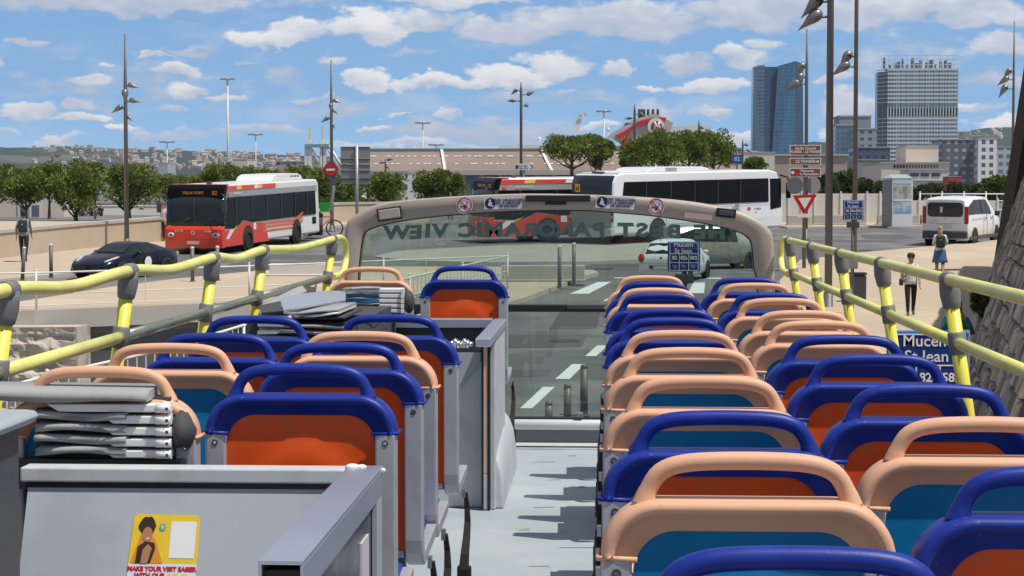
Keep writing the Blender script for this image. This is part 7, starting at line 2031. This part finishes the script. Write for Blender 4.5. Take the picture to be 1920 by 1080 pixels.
    if bag == 'backpack':
        b = MB().use(mat('backpack cloth', (.025, .03, .035), .8), True)
        b.loft([[Vector((-.13 - dx, a, c_)) * k for a, c_ in rrect(-w_, w_, 1.02 + i_, 1.46 - i_, .07)] for dx, w_, i_ in ((0, .145, 0), (.10, .155, .0), (.17, .135, .03), (.19, .10, .08))]); bo = b.build('backpack', g)
        b = MB().use(DARK, True)
        for s in (-1, 1): b.tube([(-.12 * k, s * .10 * k, 1.42 * k), (.0, s * .12 * k, 1.49 * k), (.12 * k, s * .12 * k, 1.38 * k), (.10 * k, s * .13 * k, 1.15 * k), (-.10 * k, s * .13 * k, 1.05 * k)], .016 * k, 6)
        b.use(mat('logo grey', (.4, .4, .4), .5)); b.box(Vector((-.325, 0, 1.30)) * k, (.005, .06 * k, .03 * k)); b.build('strap', bo)
    if bag == 'crossbody':
        b = MB().use(mat('bag leather', (.03, .026, .028), .6), True)
        b.loft([[Vector((a, -.27 - dy, c_)) * k for a, c_ in rrect(-.10 + i_, .15 - i_, .86 + i_, 1.06 - i_, .05)] for dy, i_ in ((-.05, .01), (-.03, 0), (.03, 0), (.05, .01))]); bo = b.build('shoulder_bag', g)
        MB().use(BLACK, True).tube([Vector(p) * k for p in ((.03, -.27, 1.05), (.16, -.12, 1.2), (.15, .05, 1.36), (.02, .14, 1.47), (-.14, .0, 1.3), (-.08, -.2, 1.08))], .012 * k, 6).build('strap', bo)
    if bag == 'sunglasses':
        pass
    if bag in ('crossbody',):
        b = MB().use(BLACK, True)
        for s in (-1, 1): b.ell(hc + Vector((.095, s * .034, .004)) * k, (.008 * k, .026 * k, .017 * k), 8, 5)
        b.tube([hc + Vector((.09, .06, .01)) * k, hc + Vector((0, .082, .005)) * k], .004 * k, 5); b.build('sunglasses', g)
    if pose == 'photo':
        b = MB().use(BLACK); b.box(Vector((.34, .01, 1.60)) * k, (.012, .16, .08)); b.build('phone', g)
    g.rotation_euler = (0, 0, math.atan2(hd[1], hd[0]))
    return g
pv = lambda px, py, up=.13: G(px, py, up)
p = pv(45, 491)
person('man in light blue shirt with dark backpack walking away on the left', p, (-.15, 1), 1.86, 'walk', topc=(.20, .30, .36), botc=(.018, .018, .022), skin=SKIND, sleeves='short', bag='backpack', phase=1)
p = pv(1707, 592)
person('person in white shirt and black trousers with black shoulder bag walking towards us', p, (-.06, -1), 1.56, 'walk', topc=(.66, .66, .67), botc=(.010, .010, .012), hairc=(.035, .018, .012), hair='afro', bag='crossbody', phase=-1, hold='bag', sleeves='short')
p = pv(1762, 519)
person('blond woman in blue skirt with black backpack walking towards the white van', p, (.1, 1), 1.62, 'walk', topc=(.62, .64, .66), botc=(.06, .13, .26), hairc=(.42, .30, .16), hair='long', skirt=True, bag='backpack', hold='bent', phase=1)
p = Vector((X(1797, 33), 33, gz(33) + .13)); 
person('person in turquoise jacket behind the large blue stop sign', p, (-.2, -1), 1.72, 'photo', topc=(.015, .14, .17), botc=(.02, .02, .03), skin=SKIND, hairc=(.02, .012, .01), sleeves='long')
p = P(1828, 800, 10.5); p.z = .13
person('person low beside the large stop sign with a raised hand', Vector((X(1822, 11.2), 11.2, .13)), (.2, 1), 1.75, 'photo', topc=(.5, .5, .5), botc=(.03, .03, .05))
p = pv(308, 452)
person('person in pale pink top at the left corner of the red bus', p, (-.6, -.8), 1.66, 'stand', topc=(.62, .48, .52), botc=(.10, .02, .02), hairc=(.05, .03, .02))
person('person in white shirt left of the second red bus', Vector((X(844, 120), 120, 2.4)), (.5, -1), 1.70, 'stand', topc=(.70, .70, .73), botc=(.1, .1, .12), hairc=(.06, .03, .02))
SITC = [((.03, .03, .03), 110, 139), ((.035, .03, .03), 117, 138), ((.08, .08, .09), 124, 141), ((.62, .62, .62), 136, 140), ((.10, .12, .16), 144, 141), ((.60, .60, .62), 152, 139), ((.05, .08, .13), 159, 141), ((.16, .17, .18), 171, 140), ((.30, .28, .24), 179, 142), ((.02, .02, .02), 189, 139)]
for k, (c, px, Y_) in enumerate(SITC):
    person('%s of ten people sitting behind the left parapet wall' % ('leftmost' if k == 0 else 'rightmost' if k == 9 else ORD[k] + ' from the left'), Vector((X(px, Y_), Y_, gz(Y_))), (rnd.uniform(-.5, .5), -1), 1.7, 'sit', top='none', topc=c, botc=((.03, .03, .04) if k % 2 else (.5, .5, .5)), hairc=(.02, .015, .01), phase=1 if k % 2 else -1, group='people sitting in a row', detail=False, sleeves='short' if k % 3 else 'long')

# ================================================================== air
HAZE = 5.5e-5
if HAZE:
    hm = bpy.data.materials.new('air'); hm.use_nodes = True; t = NT(hm.node_tree)
    pvn = t.n('ShaderNodeVolumePrincipled'); pvn.inputs['Color'].default_value = (.74, .86, 1.0, 1); pvn.inputs['Density'].default_value = HAZE; pvn.inputs['Anisotropy'].default_value = .2
    o = t.n('ShaderNodeOutputMaterial'); t.t.links.new(pvn.outputs[0], o.inputs['Volume'])
    m = MB().use(hm); m.box2((-2600, -60, -6), (2600, 6200, 420)); ho = m.build('haze'); ho['kind'] = 'stuff'; ho['label'] = 'thin blue summer haze over the port and the hills'
